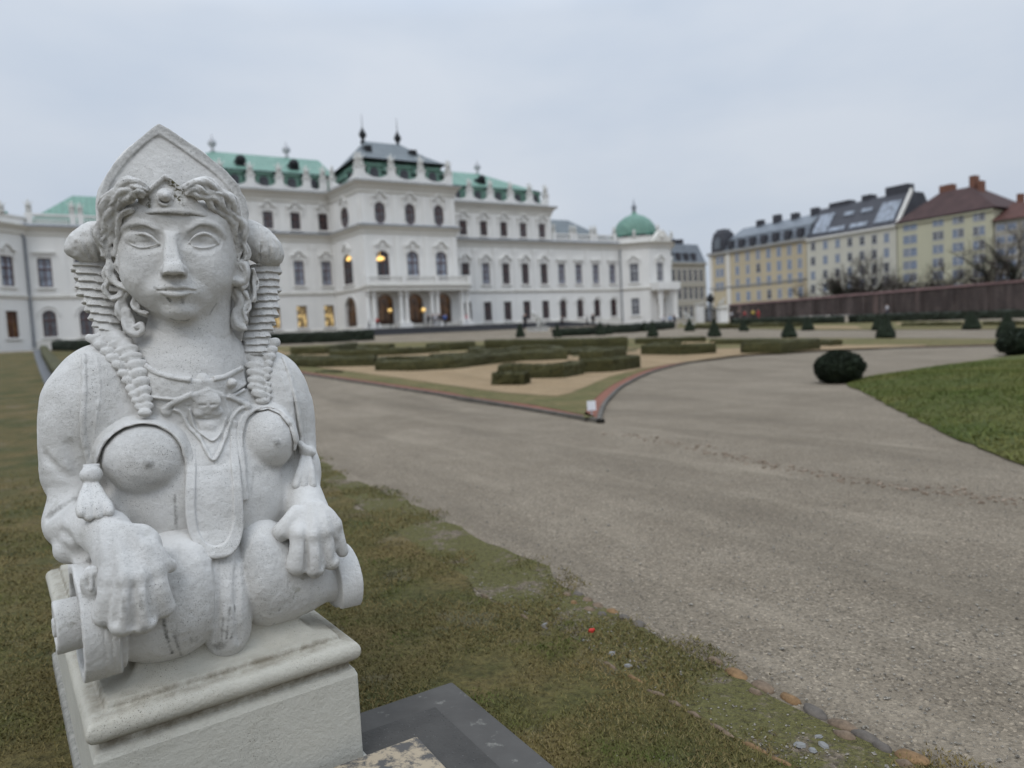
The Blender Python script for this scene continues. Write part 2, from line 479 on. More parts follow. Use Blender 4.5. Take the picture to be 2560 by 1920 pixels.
    for q, r in (([(120, 1294), (150, 1268), (185, 1250), (218, 1236)], 7), ([(172, 1112), (188, 1158), (206, 1190)], 9), ([(112, 1140), (140, 1172), (176, 1196)], 6), ([(150, 1330), (176, 1352), (200, 1392)], 6)):
        zz = [surf(B, *p) for p in q]
        T(B, [(*p, z+2) for p, z in zip(q, zz)], r, 16, True)
    E(B, 330, 1466, 170, 76, 46, 28, 10, rot=-10)
    # right fore limb
    T(B, [(712, 1020, -215), (735, 1100, -190), (752, 1190, -150)], [74, 62, 48], 26)
    E(B, 770, 1172, -140, 34, 58, 50, 16)
    T(B, [(748, 1205, -120), (765, 1265, -60), (785, 1330, 20)], [48, 54, 58], 20)
    E(B, 790, 1330, 20, 66, 84, 46, 18, rot=16)
    T(B, [(700, 1200, -130), (690, 1250, -120), (684, 1300, -110)], [44, 52, 46], 18)
    for (a, b, c, r1, r2, r3) in (((748, 1330, 55), (745, 1378, 66), (742, 1412, 60), 24, 22, 28),
                                  ((782, 1335, 62), (786, 1385, 74), (788, 1418, 66), 22, 21, 26),
                                  ((812, 1325, 48), (820, 1372, 58), (828, 1404, 52), 21, 19, 23),
                                  ((836, 1310, 24), (848, 1350, 30), (856, 1378, 24), 20, 17, 19)):
        T(B, [a, b, c], [r1, r2, r3], 4, curve=4)
    T(B, [(788, 1425, 74), (786, 1444, 66)], [12, 4], 6, False, 0)
    T(B, [(740, 1284, 24), (722, 1304, 34), (706, 1328, 32)], [24, 22, 25], 8)
    T(B, [(703, 1345, 38), (699, 1356, 34)], [9, 4], 5, False, 0)
    for q in ([(764, 1352), (766, 1384), (765, 1424)], [(802, 1350), (807, 1382), (809, 1416)], [(832, 1336), (839, 1362), (843, 1394)]):
        zz = [surf(B, *p_) for p_ in q]; T(B, [(*p_, z_+1) for p_, z_ in zip(q, zz)], [4, 7, 8], 5, True)
    for q in ([(768, 1262), (752, 1300), (746, 1335)], [(782, 1262), (784, 1300), (784, 1338)], [(796, 1262), (810, 1296), (816, 1328)], [(806, 1262), (830, 1290), (842, 1312)]):
        zz = [surf(B, *p) for p in q]
        T(B, [(*p, z-6) for p, z in zip(q, zz)], [6, 9, 12], 12)
    E(B, 790, 1390, 42, 48, 30, 18, 6)
    # breasts
    E(B, 367, 1146, -42, 97, 90, 96, 10)
    E(B, 369, 1158, 52, 10, 9, 9, 8)
    E(B, 669, 1098, -92, 70, 82, 88, 10)
    E(B, 691, 1106, -10, 8, 8, 9, 6)
    # lion body behind
    c0 = L(480, 1180, -150)
    for t, up, rr, hr in ((200, -60, 200, 205), (420, -120, 190, 200), (640, -140, 185, 205), (860, -150, 195, 215), (1020, -180, 180, 200)):
        B.ell(c0-FWD*t+UPW*up, (rr, hr, 230), 60, rot=AX)
    for sg in (-1, 1):
        B.ell(c0-FWD*960+BX*sg*130-UPW*190, (95, 190, 210), 40, rot=AX)
        B.tube([c0-FWD*880+BX*sg*195-UPW*395, c0-FWD*700+BX*sg*205-UPW*412], [48, 52], 20)
    # face
    E(B, 446, 637, -142, 132, 154, 118, 12)
    E(B, 440, 570, -200, 168, 155, 145, 20)
    E(B, 446, 748, -80, 82, 50, 56, 20)
    B.rough(2.2, 60, 3); B.rough(.9, 22, 4)
    def SB(pts, w, st_, ch=0): return ([L(u, v, surf(B, u, v)) for u, v in pts], w, st_, ch)
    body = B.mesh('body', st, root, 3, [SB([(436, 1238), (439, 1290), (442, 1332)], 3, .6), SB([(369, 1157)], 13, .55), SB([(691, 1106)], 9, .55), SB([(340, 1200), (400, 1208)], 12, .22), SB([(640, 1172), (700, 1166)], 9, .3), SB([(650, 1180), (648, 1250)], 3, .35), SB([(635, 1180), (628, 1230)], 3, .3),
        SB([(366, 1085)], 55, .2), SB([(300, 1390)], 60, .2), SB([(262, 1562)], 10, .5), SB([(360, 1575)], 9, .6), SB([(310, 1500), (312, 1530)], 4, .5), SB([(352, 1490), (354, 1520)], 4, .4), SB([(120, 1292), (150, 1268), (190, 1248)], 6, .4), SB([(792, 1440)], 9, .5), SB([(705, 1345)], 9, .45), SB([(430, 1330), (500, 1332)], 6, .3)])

    # ---- bolster between the paws: two swelling lobes with a band between, necks running out to the scrolls
    C = Vox((-260, -720, -160), (480, -320, 200), 3.0)
    E(C, 466, 1472, 2, 92, 156, 138, 16, rot=-4)
    E(C, 408, 1500, 14, 118, 146, 130, 30, rot=-12)
    E(C, 424, 1440, -6, 118, 112, 112, 30)
    E(C, 652, 1424, -44, 86, 142, 130, 16, rot=6)
    E(C, 694, 1402, -74, 92, 98, 96, 30)
    E(C, 700, 1438, -52, 102, 118, 112, 30, rot=14)
    T(C, [(370, 1540, 26), (330, 1556, 36), (300, 1562, 42)], [100, 86, 80], 24)
    T(C, [(750, 1446, -52), (800, 1446, -62), (826, 1446, -70)], [90, 68, 66], 24)
    ring(C, L(838, 1446, -72), 0, 80, -12, 14, 4); ring(C, L(286, 1563, 46), 0, 102, -14, 14, 4)
    T(C, [(552, 1368, -16), (560, 1430, 26), (566, 1510, 42), (568, 1575, 30), (566, 1604, 8)], [46, 54, 58, 56, 48], 6)
    for pts in ([(530, 1350, 60), (539, 1420, 90), (544, 1500, 100), (544, 1570, 92), (538, 1625, 66)],
                [(594, 1350, 40), (593, 1420, 66), (593, 1500, 74), (594, 1560, 64), (598, 1606, 40)]):
        zz = [surf(C, u, v) for u, v, z in pts]
        T(C, [(u, v, q+2) for (u, v, z), q in zip(pts, zz)], [4, 6, 7, 6, 5], 8, True)
    C.rough(2.4, 50, 41); C.rough(1.0, 14, 42)
    def SL(V, pts, w, st_, ch=0): return ([L(u, v, surf(V, u, v)) for u, v in pts], w, st_, ch)
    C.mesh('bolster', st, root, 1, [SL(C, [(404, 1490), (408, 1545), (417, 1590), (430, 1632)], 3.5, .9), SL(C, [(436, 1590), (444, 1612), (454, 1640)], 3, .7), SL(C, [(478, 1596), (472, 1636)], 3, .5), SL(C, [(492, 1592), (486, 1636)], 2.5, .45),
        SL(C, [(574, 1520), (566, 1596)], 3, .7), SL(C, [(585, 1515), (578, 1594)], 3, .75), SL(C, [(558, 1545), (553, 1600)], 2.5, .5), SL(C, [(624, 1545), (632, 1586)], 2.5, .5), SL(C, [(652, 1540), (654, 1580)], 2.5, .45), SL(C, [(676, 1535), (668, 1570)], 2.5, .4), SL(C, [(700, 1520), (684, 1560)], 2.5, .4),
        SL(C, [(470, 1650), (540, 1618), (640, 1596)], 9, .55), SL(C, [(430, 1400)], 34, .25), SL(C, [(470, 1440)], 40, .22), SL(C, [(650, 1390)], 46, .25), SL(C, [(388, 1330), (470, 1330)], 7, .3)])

    # ---- head surface at a finer grain, carved with the features
    H = Vox((-190, -60, -340), (200, 470, 80), 1.8)
    E(H, 446, 637, -128, 140, 163, 130, 12)
    E(H, 440, 570, -190, 173, 161, 152, 20)
    E(H, 447, 744, -70, 82, 54, 62, 30)
    E(H, 448, 776, -32, 36, 26, 36, 22)
    for u, z in ((372, -66), (508, -60)): E(H, u, 690, z, 58, 60, 50, 30)
    E(H, 440, 548, -70, 118, 40, 66, 40)                          # flat forehead
    T(H, [(478, 740, -165), (477, 840, -160), (474, 900, -155)], [104, 107, 112], 26)
    # sockets, then eyeballs and lids, laid on the surface as carved so far
    import copy
    S0_ = {}
    def sz(u, v, dz=0.0): return (u, v, surf(H, u, v)+dz)
    eyes = (('l', 355, 599, [(316, 605), (332, 591), (356, 584), (378, 592), (395, 609)], [(318, 606), (338, 616), (357, 619), (378, 616), (394, 610)]),
            ('r', 510, 600, [(472, 607), (487, 591), (509, 583), (530, 591), (546, 608)], [(474, 608), (489, 617), (509, 620), (528, 617), (544, 609)]))
    brow = ([(300, 579), (318, 564), (340, 558), (364, 561), (386, 574), (401, 596)], [(466, 596), (478, 573), (497, 559), (520, 559), (541, 568), (557, 588)])
    z_l = [[surf(H, *p) for p in e[3]] for e in eyes]; z_d = [[surf(H, *p) for p in e[4]] for e in eyes]; z_c = [surf(H, e[1], e[2]) for e in eyes]
    z_b = [[surf(H, *p) for p in b] for b in brow]
    for b, zb in zip(brow, z_b):
        T(H, [(*p, z-3) for p, z in zip(b, zb)], [5, 7, 8, 8, 8, 7], 10)
    for (nm, eu, ev, up_, lo_), zl_, zd_, zc_ in zip(eyes, z_l, z_d, z_c):
        sg = 1 if nm == 'l' else -1
        T(H, [(u, v-7, z+3) for (u, v), z in zip(up_, zl_)], [6, 9, 10, 11, 12], 8, True)
        T(H, [(u, v+3, z+6) for (u, v), z in zip(lo_, zd_)], [5, 7, 7, 7, 7], 12, True)
        E(H, eu+sg*43, 598, zc_+22+(6 if nm == 'l' else 4), 17, 26, 20, 12, True)
        E(H, eu, ev, zc_+8, 40, 20, 16, 8, True)
        ts = math.atan2(zl_[3]-zl_[1], 47.0)*.8; H.ell(L(eu, ev, zc_-42+2), np.array([43, 25, 36.0])*[K(zc_), K(zc_), 1], 3, False, [[math.cos(ts), 0, math.sin(ts)], [0, 1, 0], [-math.sin(ts), 0, math.cos(ts)]])
        T(H, [(*p, z+o) for p, z, o in zip(up_, zl_, (-4, -1, 1, 0, -4))], [2.5, 3.6, 4.2, 3.6, 2.5], 3.5, curve=6)
        T(H, [(*p, z+o) for p, z, o in zip(lo_, zd_, (-4, -3, -3, -3, -5))], [1.4, 1.8, 2.0, 1.8, 1.4], 4, curve=6)
    # nose: straight, broad bridge, cut flat below
    P(H, [(414, 580), (440, 580), (442, 600), (447, 632), (461, 688), (409, 688), (408, 632), (411, 600)], lambda X, Y: -29+(395-Y)*.46, 60, 18, rnd=11, zp=20)
    E(H, 412, 677, 10, 12, 13, 17, 8); E(H, 456, 677, 12, 12, 13, 17, 8)
    E(H, 435, 672, 30, 24, 17, 24, 10)
    P(H, [(385, 687), (485, 687), (485, 712), (385, 712)], 50, 70, 4, True, zp=30)
    for u in (420, 450): E(H, u, 688, 26, 9, 7, 12, 3, True)
    # mouth
    E(H, 440, 728, -24, 58, 30, 40, 24)
    T(H, [(396, 724, 2), (416, 718, 15), (433, 716, 20), (440, 718, 20), (448, 716, 20), (466, 718, 15), (485, 724, 3)], [3, 5, 6, 5.5, 6, 5, 3], 5)
    T(H, [(404, 730, 6), (422, 735, 15), (441, 737, 19), (460, 735, 15), (477, 730, 6)], [3, 6, 7.5, 6, 3], 5)
    T(H, [(393, 727, 4), (418, 726, 21), (441, 726, 27), (464, 726, 21), (488, 727, 4)], [2.6, 3, 3.2, 3, 2.6], 3, True)
    T(H, [(437, 692, 27), (438, 708, 26)], [5, 6], 8, True, 0)
    E(H, 442, 754, 24, 26, 7, 12, 12, True)
    # ear on the right, lobe peeping under the hair
    E(H, 604, 680, -112, 22, 36, 30, 10); E(H, 602, 682, -84, 13, 24, 14, 8, True); E(H, 594, 705, -100, 16, 12, 18, 8)
    H.rough(1.2, 30, 5); H.rough(.5, 9, 6)
    def SH(pts, w, st_, ch=0): return ([L(u, v, surf(H, u, v)) for u, v in pts], w, st_, ch)
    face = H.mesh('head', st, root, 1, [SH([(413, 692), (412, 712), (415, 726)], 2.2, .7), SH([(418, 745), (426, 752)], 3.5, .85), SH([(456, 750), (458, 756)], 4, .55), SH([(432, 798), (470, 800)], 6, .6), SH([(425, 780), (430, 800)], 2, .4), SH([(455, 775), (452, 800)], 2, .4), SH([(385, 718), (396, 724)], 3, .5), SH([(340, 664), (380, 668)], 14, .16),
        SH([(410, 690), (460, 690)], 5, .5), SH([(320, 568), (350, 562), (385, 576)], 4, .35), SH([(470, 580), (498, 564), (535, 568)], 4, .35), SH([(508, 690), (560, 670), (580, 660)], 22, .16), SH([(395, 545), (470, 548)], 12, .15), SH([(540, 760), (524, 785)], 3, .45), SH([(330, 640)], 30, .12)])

    # ---- pointed headdress: a tall shield with raised rim over a rounded cap
    D = Vox((-260, 0, -420), (270, 770, 20), 2.5)
    out = [(397, 303), (424, 318), (470, 350), (520, 386), (566, 424), (597, 460), (615, 496), (622, 530), (620, 580),
           (590, 600), (300, 600), (252, 560), (247, 505), (250, 474), (262, 440), (285, 404), (318, 368), (352, 338), (378, 316)]
    zc = lambda X, Y: -118-.00055*X*X-.14*(Y-430)
    P(D, out, zc, 60, 6, rnd=6, zp=-110)
    inn = [(398, 331), (424, 347), (468, 378), (516, 412), (556, 446), (582, 480), (596, 514), (604, 560), (590, 590), (300, 590), (268, 556), (266, 505), (270, 474), (284, 442), (306, 410), (334, 378), (362, 352), (382, 336)]
    P(D, inn, lambda X, Y: zc(X, Y)+34, 22, 5, True, rnd=3, zp=-95)
    E(D, 438, 540, -240, 172, 160, 140, 30)
    E(D, 420, 450, -230, 110, 105, 90, 40)
    E(D, 448, 730, -285, 185, 190, 70, 40)
    D.rough(1.4, 40, 8); D.rough(.6, 12, 9)
    def SD(pts, w, st_, ch=0): return ([L(u, v, surf(D, u, v)) for u, v in pts], w, st_, ch)
    D.mesh('headdress', st, root, 1, [SD([(394, 318), (350, 350), (310, 390), (278, 430), (262, 480)], 12, .4), SD([(405, 318), (460, 352), (520, 396), (570, 438), (604, 490), (612, 530)], 12, .45), SD([(398, 336), (360, 362), (330, 392)], 3, .5), SD([(400, 336), (470, 384), (540, 438)], 3, .4), SD([(440, 430)], 40, .14)])

    # ---- diadem band with a small gable and a boss
    G = Vox((-140, 360, -120), (140, 560, 40), 2.0)
    zb = lambda X, Y: 2-.0052*(X-3)**2-.10*(Y-420)
    P(G, [(322, 537), (345, 492), (374, 476), (398, 455), (413, 441), (430, 458), (462, 482), (486, 494), (548, 552), (520, 541), (470, 532), (420, 529), (372, 531)], zb, 24, 4, rnd=4, zp=0)
    T(G, [(322, 540, -62), (370, 532, -14), (420, 529, 6), (470, 532, 2), (520, 541, -22), (550, 552, -46)], [6, 7, 7, 7, 7, 6], 5)
    T(G, [(345, 492, -30), (374, 476, -6), (413, 441, 8), (462, 482, 4), (488, 496, -8)], [6, 6, 6, 6, 6], 5, curve=0)
    T(G, [(413+20*math.cos(a), 493+20*math.sin(a), 10) for a in np.linspace(0, 6.283, 17)], [4]*17, 3, curve=0)
    E(G, 413, 490, 12, 15, 15, 14, 4); E(G, 414, 489, 24, 7, 7, 6, 3)
    G.rough(1.0, 20, 10)
    def SG(pts, w, st_, ch=0): return ([L(u, v, surf(G, u, v)) for u, v in pts], w, st_, ch)
    G.mesh('diadem', st, root, 1, [SG([(330, 540), (380, 535), (420, 532), (470, 535), (530, 548)], 3.5, .8), SG([(430, 458), (448, 474), (464, 482)], 9, 1., 1), SG([(372, 498), (372, 520)], 6, .8, 1), SG([(440, 490), (450, 500)], 8, .9, 1), SG([(398, 500), (414, 508), (430, 500)], 5, .5), SG([(456, 510)], 5, .8, 1)])

    # ---- hair: wavy locks sweeping back from the band, curls beside the neck
    A = Vox((-240, 60, -260), (230, 540, 60), 2.5)
    hr = np.random.default_rng(31)
    def lock(pts, r, k=5, w=3.0, ph=0.0):
        q = crom([(*p, rr) for p, rr in zip(pts, r)], 6); n = len(q); t = np.linspace(0, 1, n)
        for j, (off, f) in enumerate(((-.7, .46), (.7, .46), (-.1, .52), (.35, .44))):
            g = q.copy(); d = np.gradient(q[:, :2], axis=0); d /= np.linalg.norm(d, axis=1)[:, None]+1e-9; sw = off*np.cos(t*5.0+ph)*q[:, 3]
            g[:, 0] += -d[:, 1]*sw; g[:, 1] += d[:, 0]*sw; g[:, 2] += (5 if j > 1 else 0)+3.5*np.sin(t*7+ph+j*2); g[:, 0] += 2.5*np.sin(t*9+ph+j)
            A.tube([L(*p[:3]) for p in g], g[:, 3]*f, 1.2)
        A.tube([L(p[0], p[1], p[2]-6) for p in q], q[:, 3]*.52, 2)
    def mass(ctrl, wid, n, seed, sgn):
        """a sweep of wavy strands that flow together"""
        g = np.random.default_rng(seed); q = crom([(*p, w) for p, w in zip(ctrl, wid)], 10); m = len(q); t = np.linspace(0, 1, m)
        A.tube([L(p[0], p[1], p[2]-14) for p in q], q[:, 3]*.58, 4)
        d = np.gradient(q[:, :2], axis=0); ln = np.linalg.norm(d, axis=1)[:, None]+1e-9; d = d/ln; arc = np.cumsum(ln[:, 0])
        for k in range(n):
            o = (k+.5)/n*2-1; ph = g.uniform(-.7, .7)+k*.45; r0 = g.uniform(4.5, 7.5); a_, b_ = (0, m) if g.random() < .6 else sorted(g.integers(0, m, 2)); 
            if b_-a_ < m*.4: a_, b_ = 0, m
            lat = o*q[:, 3]*.9+5.5*np.sin(arc/11+ph)*np.clip(t*4, .2, 1); z = q[:, 2]+np.sqrt(np.maximum(0, 1-o*o))*q[:, 3]*.40+4.5*np.sin(arc/11+ph*2+k)+(k % 2)*3
            pts = [L(q[i, 0]-d[i, 1]*lat[i], q[i, 1]+d[i, 0]*lat[i], z[i]) for i in range(a_, b_)]
            A.tube(pts, r0*np.interp(np.linspace(0, 1, b_-a_), [0, .15, .8, 1], [.6, 1, 1, .5]), .8)
    mass([(364, 480, 0), (342, 470, 2), (312, 478, -16), (284, 508, -46), (268, 552, -78), (260, 598, -100), (266, 640, -104)], [17, 24, 31, 33, 30, 24, 14], 11, 61, 1)
    mass([(464, 478, 4), (492, 470, 4), (526, 482, -12), (560, 512, -38), (584, 554, -68), (598, 602, -94), (600, 650, -106)], [17, 24, 30, 32, 28, 22, 13], 11, 62, -1)
    left = [([(330, 524, -22), (306, 536, -40), (294, 566, -66), (292, 604, -84), (286, 640, -92)], [8, 10, 11, 11, 9]),
            ([(270, 620, -100), (276, 662, -100), (272, 690, -100), (290, 708, -92), (322, 722, -74)], [13, 13, 14, 13, 9]),
            ([(296, 640, -88), (298, 668, -88), (308, 694, -84), (328, 714, -70)], [8, 9, 9, 7]),
            ([(270, 706, -108), (264, 726, -110), (276, 744, -108), (298, 740, -98), (308, 722, -90)], [8, 9, 9, 8, 7]),
            ([(330, 722, -92), (310, 742, -98), (302, 768, -102), (312, 796, -100), (330, 806, -92)], [12, 13, 14, 13, 10]),
            ([(336, 736, -84), (336, 760, -84), (348, 778, -78), (366, 786, -72)], [9, 10, 10, 7]),
            ([(318, 776, -98), (318, 804, -92), (328, 826, -84), (344, 836, -78), (354, 826, -74), (350, 813, -72), (340, 816, -70)], [13, 15, 16, 15, 12, 9, 8])]
    right = [([(556, 548, -52), (576, 566, -66), (590, 594, -84), (592, 626, -96), (584, 648, -96)], [7, 9, 10, 10, 7]),
             ([(604, 590, -112), (614, 620, -122), (614, 646, -126), (604, 664, -120)], [11, 12, 11, 8]),
             ([(596, 650, -100), (606, 676, -106), (614, 704, -112), (604, 722, -108)], [8, 9, 9, 7]),
             ([(592, 722, -128), (602, 748, -126), (594, 780, -124), (600, 808, -118), (610, 822, -112)], [18, 19, 20, 19, 13]),
             ([(612, 730, -118), (620, 756, -118), (612, 782, -114), (614, 802, -112)], [8, 9, 9, 7]),
             ([(632, 672, -130), (638, 702, -134), (636, 736, -132), (630, 754, -128)], [6, 8, 9, 6])]
    for i, (p, r) in enumerate(left+right): lock(p, r, 4, 2.6, i*.9)
    A.rough(1.2, 16, 11); A.rough(.7, 6, 12)
    def SAh(pts, w, st_, ch=0): return ([L(u, v, surf(A, u, v)) for u, v in pts], w, st_, ch)
    A.mesh('hair', st, root, 1, [SAh([(344, 470), (330, 500)], 12, .55, 1), SAh([(476, 470), (486, 500), (500, 508)], 12, .7), SAh([(300, 520)], 22, .35), SAh([(560, 530)], 24, .3), SAh([(600, 590), (604, 640)], 9, .6), SAh([(474, 452)], 8, .9, 1), SAh([(540, 520), (560, 552)], 6, .5), SAh([(258, 600), (270, 640)], 8, .45)])

    # ---- rolled wings of the headdress, ribbed lappets and plaits down to the breast
    for side in (0, 1):
        Pm = Vox((-300, -110, -330), (-20, 420, 40), 2.5) if side == 0 else Vox((120, -80, -330), (330, 480, 40), 2.5)
        if side == 0:
            T(Pm, [(272, 594, -172), (244, 606, -166), (216, 614, -160), (186, 622, -156)], [54, 54, 44, 24], 14)
            for q in ([(190, 606), (195, 628), (208, 646)], [(209, 586), (216, 618), (233, 650)], [(231, 566), (239, 610), (255, 652)]):
                T(Pm, [(*p_, surf(Pm, *p_)+1.5) for p_ in q], 4.2, 5, True)
            ribs = [(178, 300, 664, -176), (186, 300, 686, -172), (190, 302, 708, -168), (194, 302, 730, -164), (206, 300, 750, -160),
                    (214, 300, 770, -156), (224, 302, 790, -152), (234, 304, 810, -146), (246, 306, 830, -140)]
            pA = [(236, 848, 17, 12), (254, 866, 17, 12), (272, 882, 17, 12), (286, 898, 17, 12), (302, 915, 17, 12), (314, 936, 16, 12), (323, 953, 15, 11), (331, 972, 14, 10), (338, 989, 13, 10), (343, 1004, 12, 9), (349, 1018, 11, 8)]
            pB = [(284, 842, 30, 11), (303, 858, 27, 11), (317, 875, 26, 11), (329, 893, 24, 11), (341, 912, 22, 12), (348, 934, 20, 13), (354, 956, 18, 13), (359, 978, 17, 12), (363, 999, 15, 12), (368, 1016, 13, 10)]
            zA = lambda i, n: -132+112*(i/n)**.6; zB = lambda i, n: -122+106*(i/n)**.6
            tip = (362, 1032, -4, 16, 10)
        else:
            T(Pm, [(618, 590, -196), (640, 606, -190), (664, 624, -184), (682, 636, -182)], [48, 52, 46, 32], 12)
            for q in ([(646, 562), (653, 600), (649, 650)], [(668, 582), (676, 614), (672, 652)], [(688, 602), (695, 624), (692, 646)]):
                T(Pm, [(*p_, surf(Pm, *p_)+1) for p_ in q], 3, 5, True)
            ribs = [(628, 706, 668, -196), (630, 703, 691, -192), (632, 703, 714, -188), (634, 700, 737, -184), (634, 699, 760, -180), (630, 697, 781, -176),
                    (624, 690, 803, -172), (614, 684, 822, -166), (610, 678, 843, -160), (610, 674, 861, -152), (610, 668, 879, -144)]
            pA = [(684, 858, 13, 14), (678, 876, 14, 12), (673, 894, 13, 11), (669, 911, 12, 10), (666, 928, 12, 10), (665, 945, 12, 9), (665, 962, 12, 9), (667, 978, 12, 9), (667, 993, 11, 9)]
            pB = [(640, 898, 28, 12), (642, 916, 26, 12), (642, 935, 24, 11), (642, 953, 23, 11), (643, 969, 21, 10), (648, 985, 18, 10)]
            zA = lambda i, n: -158+70*(i/n)**.7; zB = lambda i, n: -140+62*(i/n)**.7
            tip = (656, 1003, -80, 18, 11)
        r_ = np.random.default_rng(20+side)
        vs_ = np.array([v for a, b, v, z in ribs], float); gap = np.diff(vs_).mean()
        e0, e1 = [], []
        for k_, (a, b, v, z) in enumerate(ribs):
            j0, j1 = r_.uniform(-2, 2, 2); sa, sb_ = (4.5, 1.0) if side == 0 else (1.0, 4.5)
            e0 += [(a+sa, v-gap*.5), (a-sa+j0, v+gap*.46)]; e1 += [(b-sb_, v-gap*.5), (b+sb_+j1, v+gap*.46)]
        ym = np.array([L(0, v, -160)[1] for v in vs_][::-1]); zz_ = np.array([r4[3] for r4 in ribs], float)[::-1]; gy = abs(np.diff(ym).mean())
        um = np.array([L((r4[0]+r4[1])/2, r4[2], -160)[0] for r4 in ribs], float)[::-1]; hw_ = np.array([(r4[1]-r4[0])/2 for r4 in ribs], float)[::-1]
        def zpan(X, Y):
            yy = Y+(2.5 if side == 0 else -2.5)*np.sin((X-um.mean())/26)
            fr = (-(yy-ym[-1])/gy+.5) % 1.0
            xr = np.clip((X-np.interp(Y, ym, um))/np.interp(Y, ym, hw_), -1.2, 1.2)
            return np.interp(Y, ym, zz_)-8-16*xr*xr+9.5*fr**1.4-2.0*(fr < .10)
        P(Pm, e0+e1[::-1], zpan, 56, 2, rnd=4, zp=-160)
        for lst, zf, tilt in ((pA, zA, -1), (pB, zB, 1)):
            n_ = len(lst)-1
            T(Pm, [(u, v, zf(i, n_)-8) for i, (u, v, ru, rv) in enumerate(lst)], [max(8, ru*.8) for u, v, ru, rv in lst], 3, curve=0, flat=1.3)
            for i, (u, v, ru, rv) in enumerate(lst):
                zz = zf(i, n_); tl = tilt*(1 if side == 0 else -1)*ru*.16; h_ = max(2, ru-rv*.55)
                T(Pm, [(u-h_, v+tl, zz), (u, v-1, zz+5), (u+h_, v-tl, zz)], [rv*.92, rv*.98, rv*.92], 1.5, curve=3, flat=1.7)
                T(Pm, [(u-h_, v+tl+rv*.55, zz+3), (u, v+rv*.58, zz+8), (u+h_, v-tl+rv*.55, zz+3)], [3, 3.4, 3], 3, curve=3)
        E(Pm, *tip[:3], tip[3], tip[4], 13, 4)
        if side == 0:
            pass
        Pm.rough(1.6, 18, 13+side); Pm.rough(.7, 7, 15)
        Pm.mesh('plait', st, root)

    # ---- harness: a raised layer over the chest that follows the body below it
    a, b, c = B.slab((-240, -300, -260), (330, 80, 140), 0)
    X = Vox((0, 0, 0), (1, 1, 1), 2.5)
    X.lo = np.array([B.ax[0][a][0], B.ax[1][b][0], B.ax[2][c][0]], float); sub = B.F[a, b, c]
    f = B.h/2.0; X.h = 2.0; shp = [int((k-1)*f) for k in sub.shape]; X.n = shp
    def up(Fa, ax):
        x = np.arange(shp[ax])/f; i = np.minimum(x.astype(int), Fa.shape[ax]-2); t = (x-i).astype(np.float32); sh = [1, 1, 1]; sh[ax] = -1; t = t.reshape(sh)
        return np.take(Fa, i, ax)*(1-t)+np.take(Fa, i+1, ax)*t
    Fb = sub
    for ax in range(3): Fb = up(Fb, ax)
    X.ax = [(X.lo[i]+X.h*np.arange(shp[i])).astype(np.float32) for i in range(3)]
    X.F = np.full(shp, 60.0, np.float32); full = (slice(None),)*3
    def layer(poly, hgt, z, smooth=0, k=3, holes=(), cuts=()):
        q = np.array([L(u, v, z)[:2] for u, v in poly])
        if smooth: q = crom(q, smooth, True)
        d2 = X.poly2(q, full)
        for hq in holes:
            hc = np.array([L(u, v, z)[:2] for u, v in hq]); cx_ = (hc[:, 0].min()+hc[:, 0].max())/2; cy_ = L(0, 1140, z)[1]; hh = (hc-[cx_, cy_])*[.93, .93]+[cx_, cy_]; d2 = np.maximum(d2, -X.poly2(hh, full))
        for hq in cuts: d2 = np.maximum(d2, -X.poly2(np.array([L(u, v, z)[:2] for u, v in hq]), full))
        d = smin(-(Fb-hgt), -np.broadcast_to(d2[:, :, None], Fb.shape), 6); d = np.maximum(-d, -(Fb+8))
        X.F = smin(X.F, d.astype(np.float32), k)
    cupL = [(228, 1166), (246, 1118), (272, 1086), (310, 1062), (352, 1053), (396, 1058), (434, 1080), (460, 1114), (470, 1160), (470, 1500), (228, 1500)]
    cupR = [(603, 1170), (601, 1088), (614, 1046), (642, 1024), (676, 1018), (706, 1032), (728, 1062), (742, 1108), (742, 1500), (603, 1500)]
    layer([(205, 862), (235, 850), (300, 900), (352, 1000), (368, 990), (430, 1000), (500, 1000), (600, 985), (640, 960), (690, 870), (716, 880), (740, 960), (758, 1120), (752, 1150),
           (742, 1150), (620, 1215), (600, 1230), (470, 1240), (440, 1255), (300, 1260), (224, 1190), (212, 1120), (206, 1060), (204, 960)], 7, -20, 0, holes=(cupL, cupR), cuts=([(224, 1186), (474, 1176), (474, 1500), (200, 1500)], [(598, 1130), (748, 1130), (790, 1500), (598, 1500)]))
    def ribbon(pts, r, z, hgt):
        # a raised cord along the surface: polygon band around a smooth line
        q = crom(np.array([L(u, v, z)[:2] for u, v in pts]), 5); t = np.gradient(q, axis=0); t /= np.linalg.norm(t, axis=1)[:, None]+1e-9
        nrm = np.stack([-t[:, 1], t[:, 0]], 1)*r; poly = np.concatenate([q+nrm, (q-nrm)[::-1]])
        d2 = X.poly2(poly, full)[:, :, None]
        d = -smin(-(Fb-hgt), -np.broadcast_to(d2, Fb.shape), 8); d = np.maximum(d, -(Fb+8)); X.F = smin(X.F, d.astype(np.float32), 2)
    ribbon([(228, 1166), (246, 1114), (272, 1082), (310, 1058), (352, 1048), (398, 1053), (438, 1076), (464, 1110), (474, 1156), (474, 1230)], 11, -20, 13)
    ribbon([(606, 1250), (602, 1160), (598, 1088), (612, 1042), (642, 1018), (678, 1012), (710, 1028), (733, 1060), (746, 1108)], 9, -50, 12)
    ribbon([(204, 866), (213, 960), (210, 1060), (216, 1120), (228, 1164)], 7, -60, 12)
    ribbon([(232, 860), (252, 960), (242, 1060), (236, 1120)], 4, -60, 10)
    ribbon([(712, 884), (735, 980), (752, 1070), (757, 1118)], 6, -110, 12)
    ribbon([(690, 900), (716, 990), (738, 1064)], 3, -110, 10)
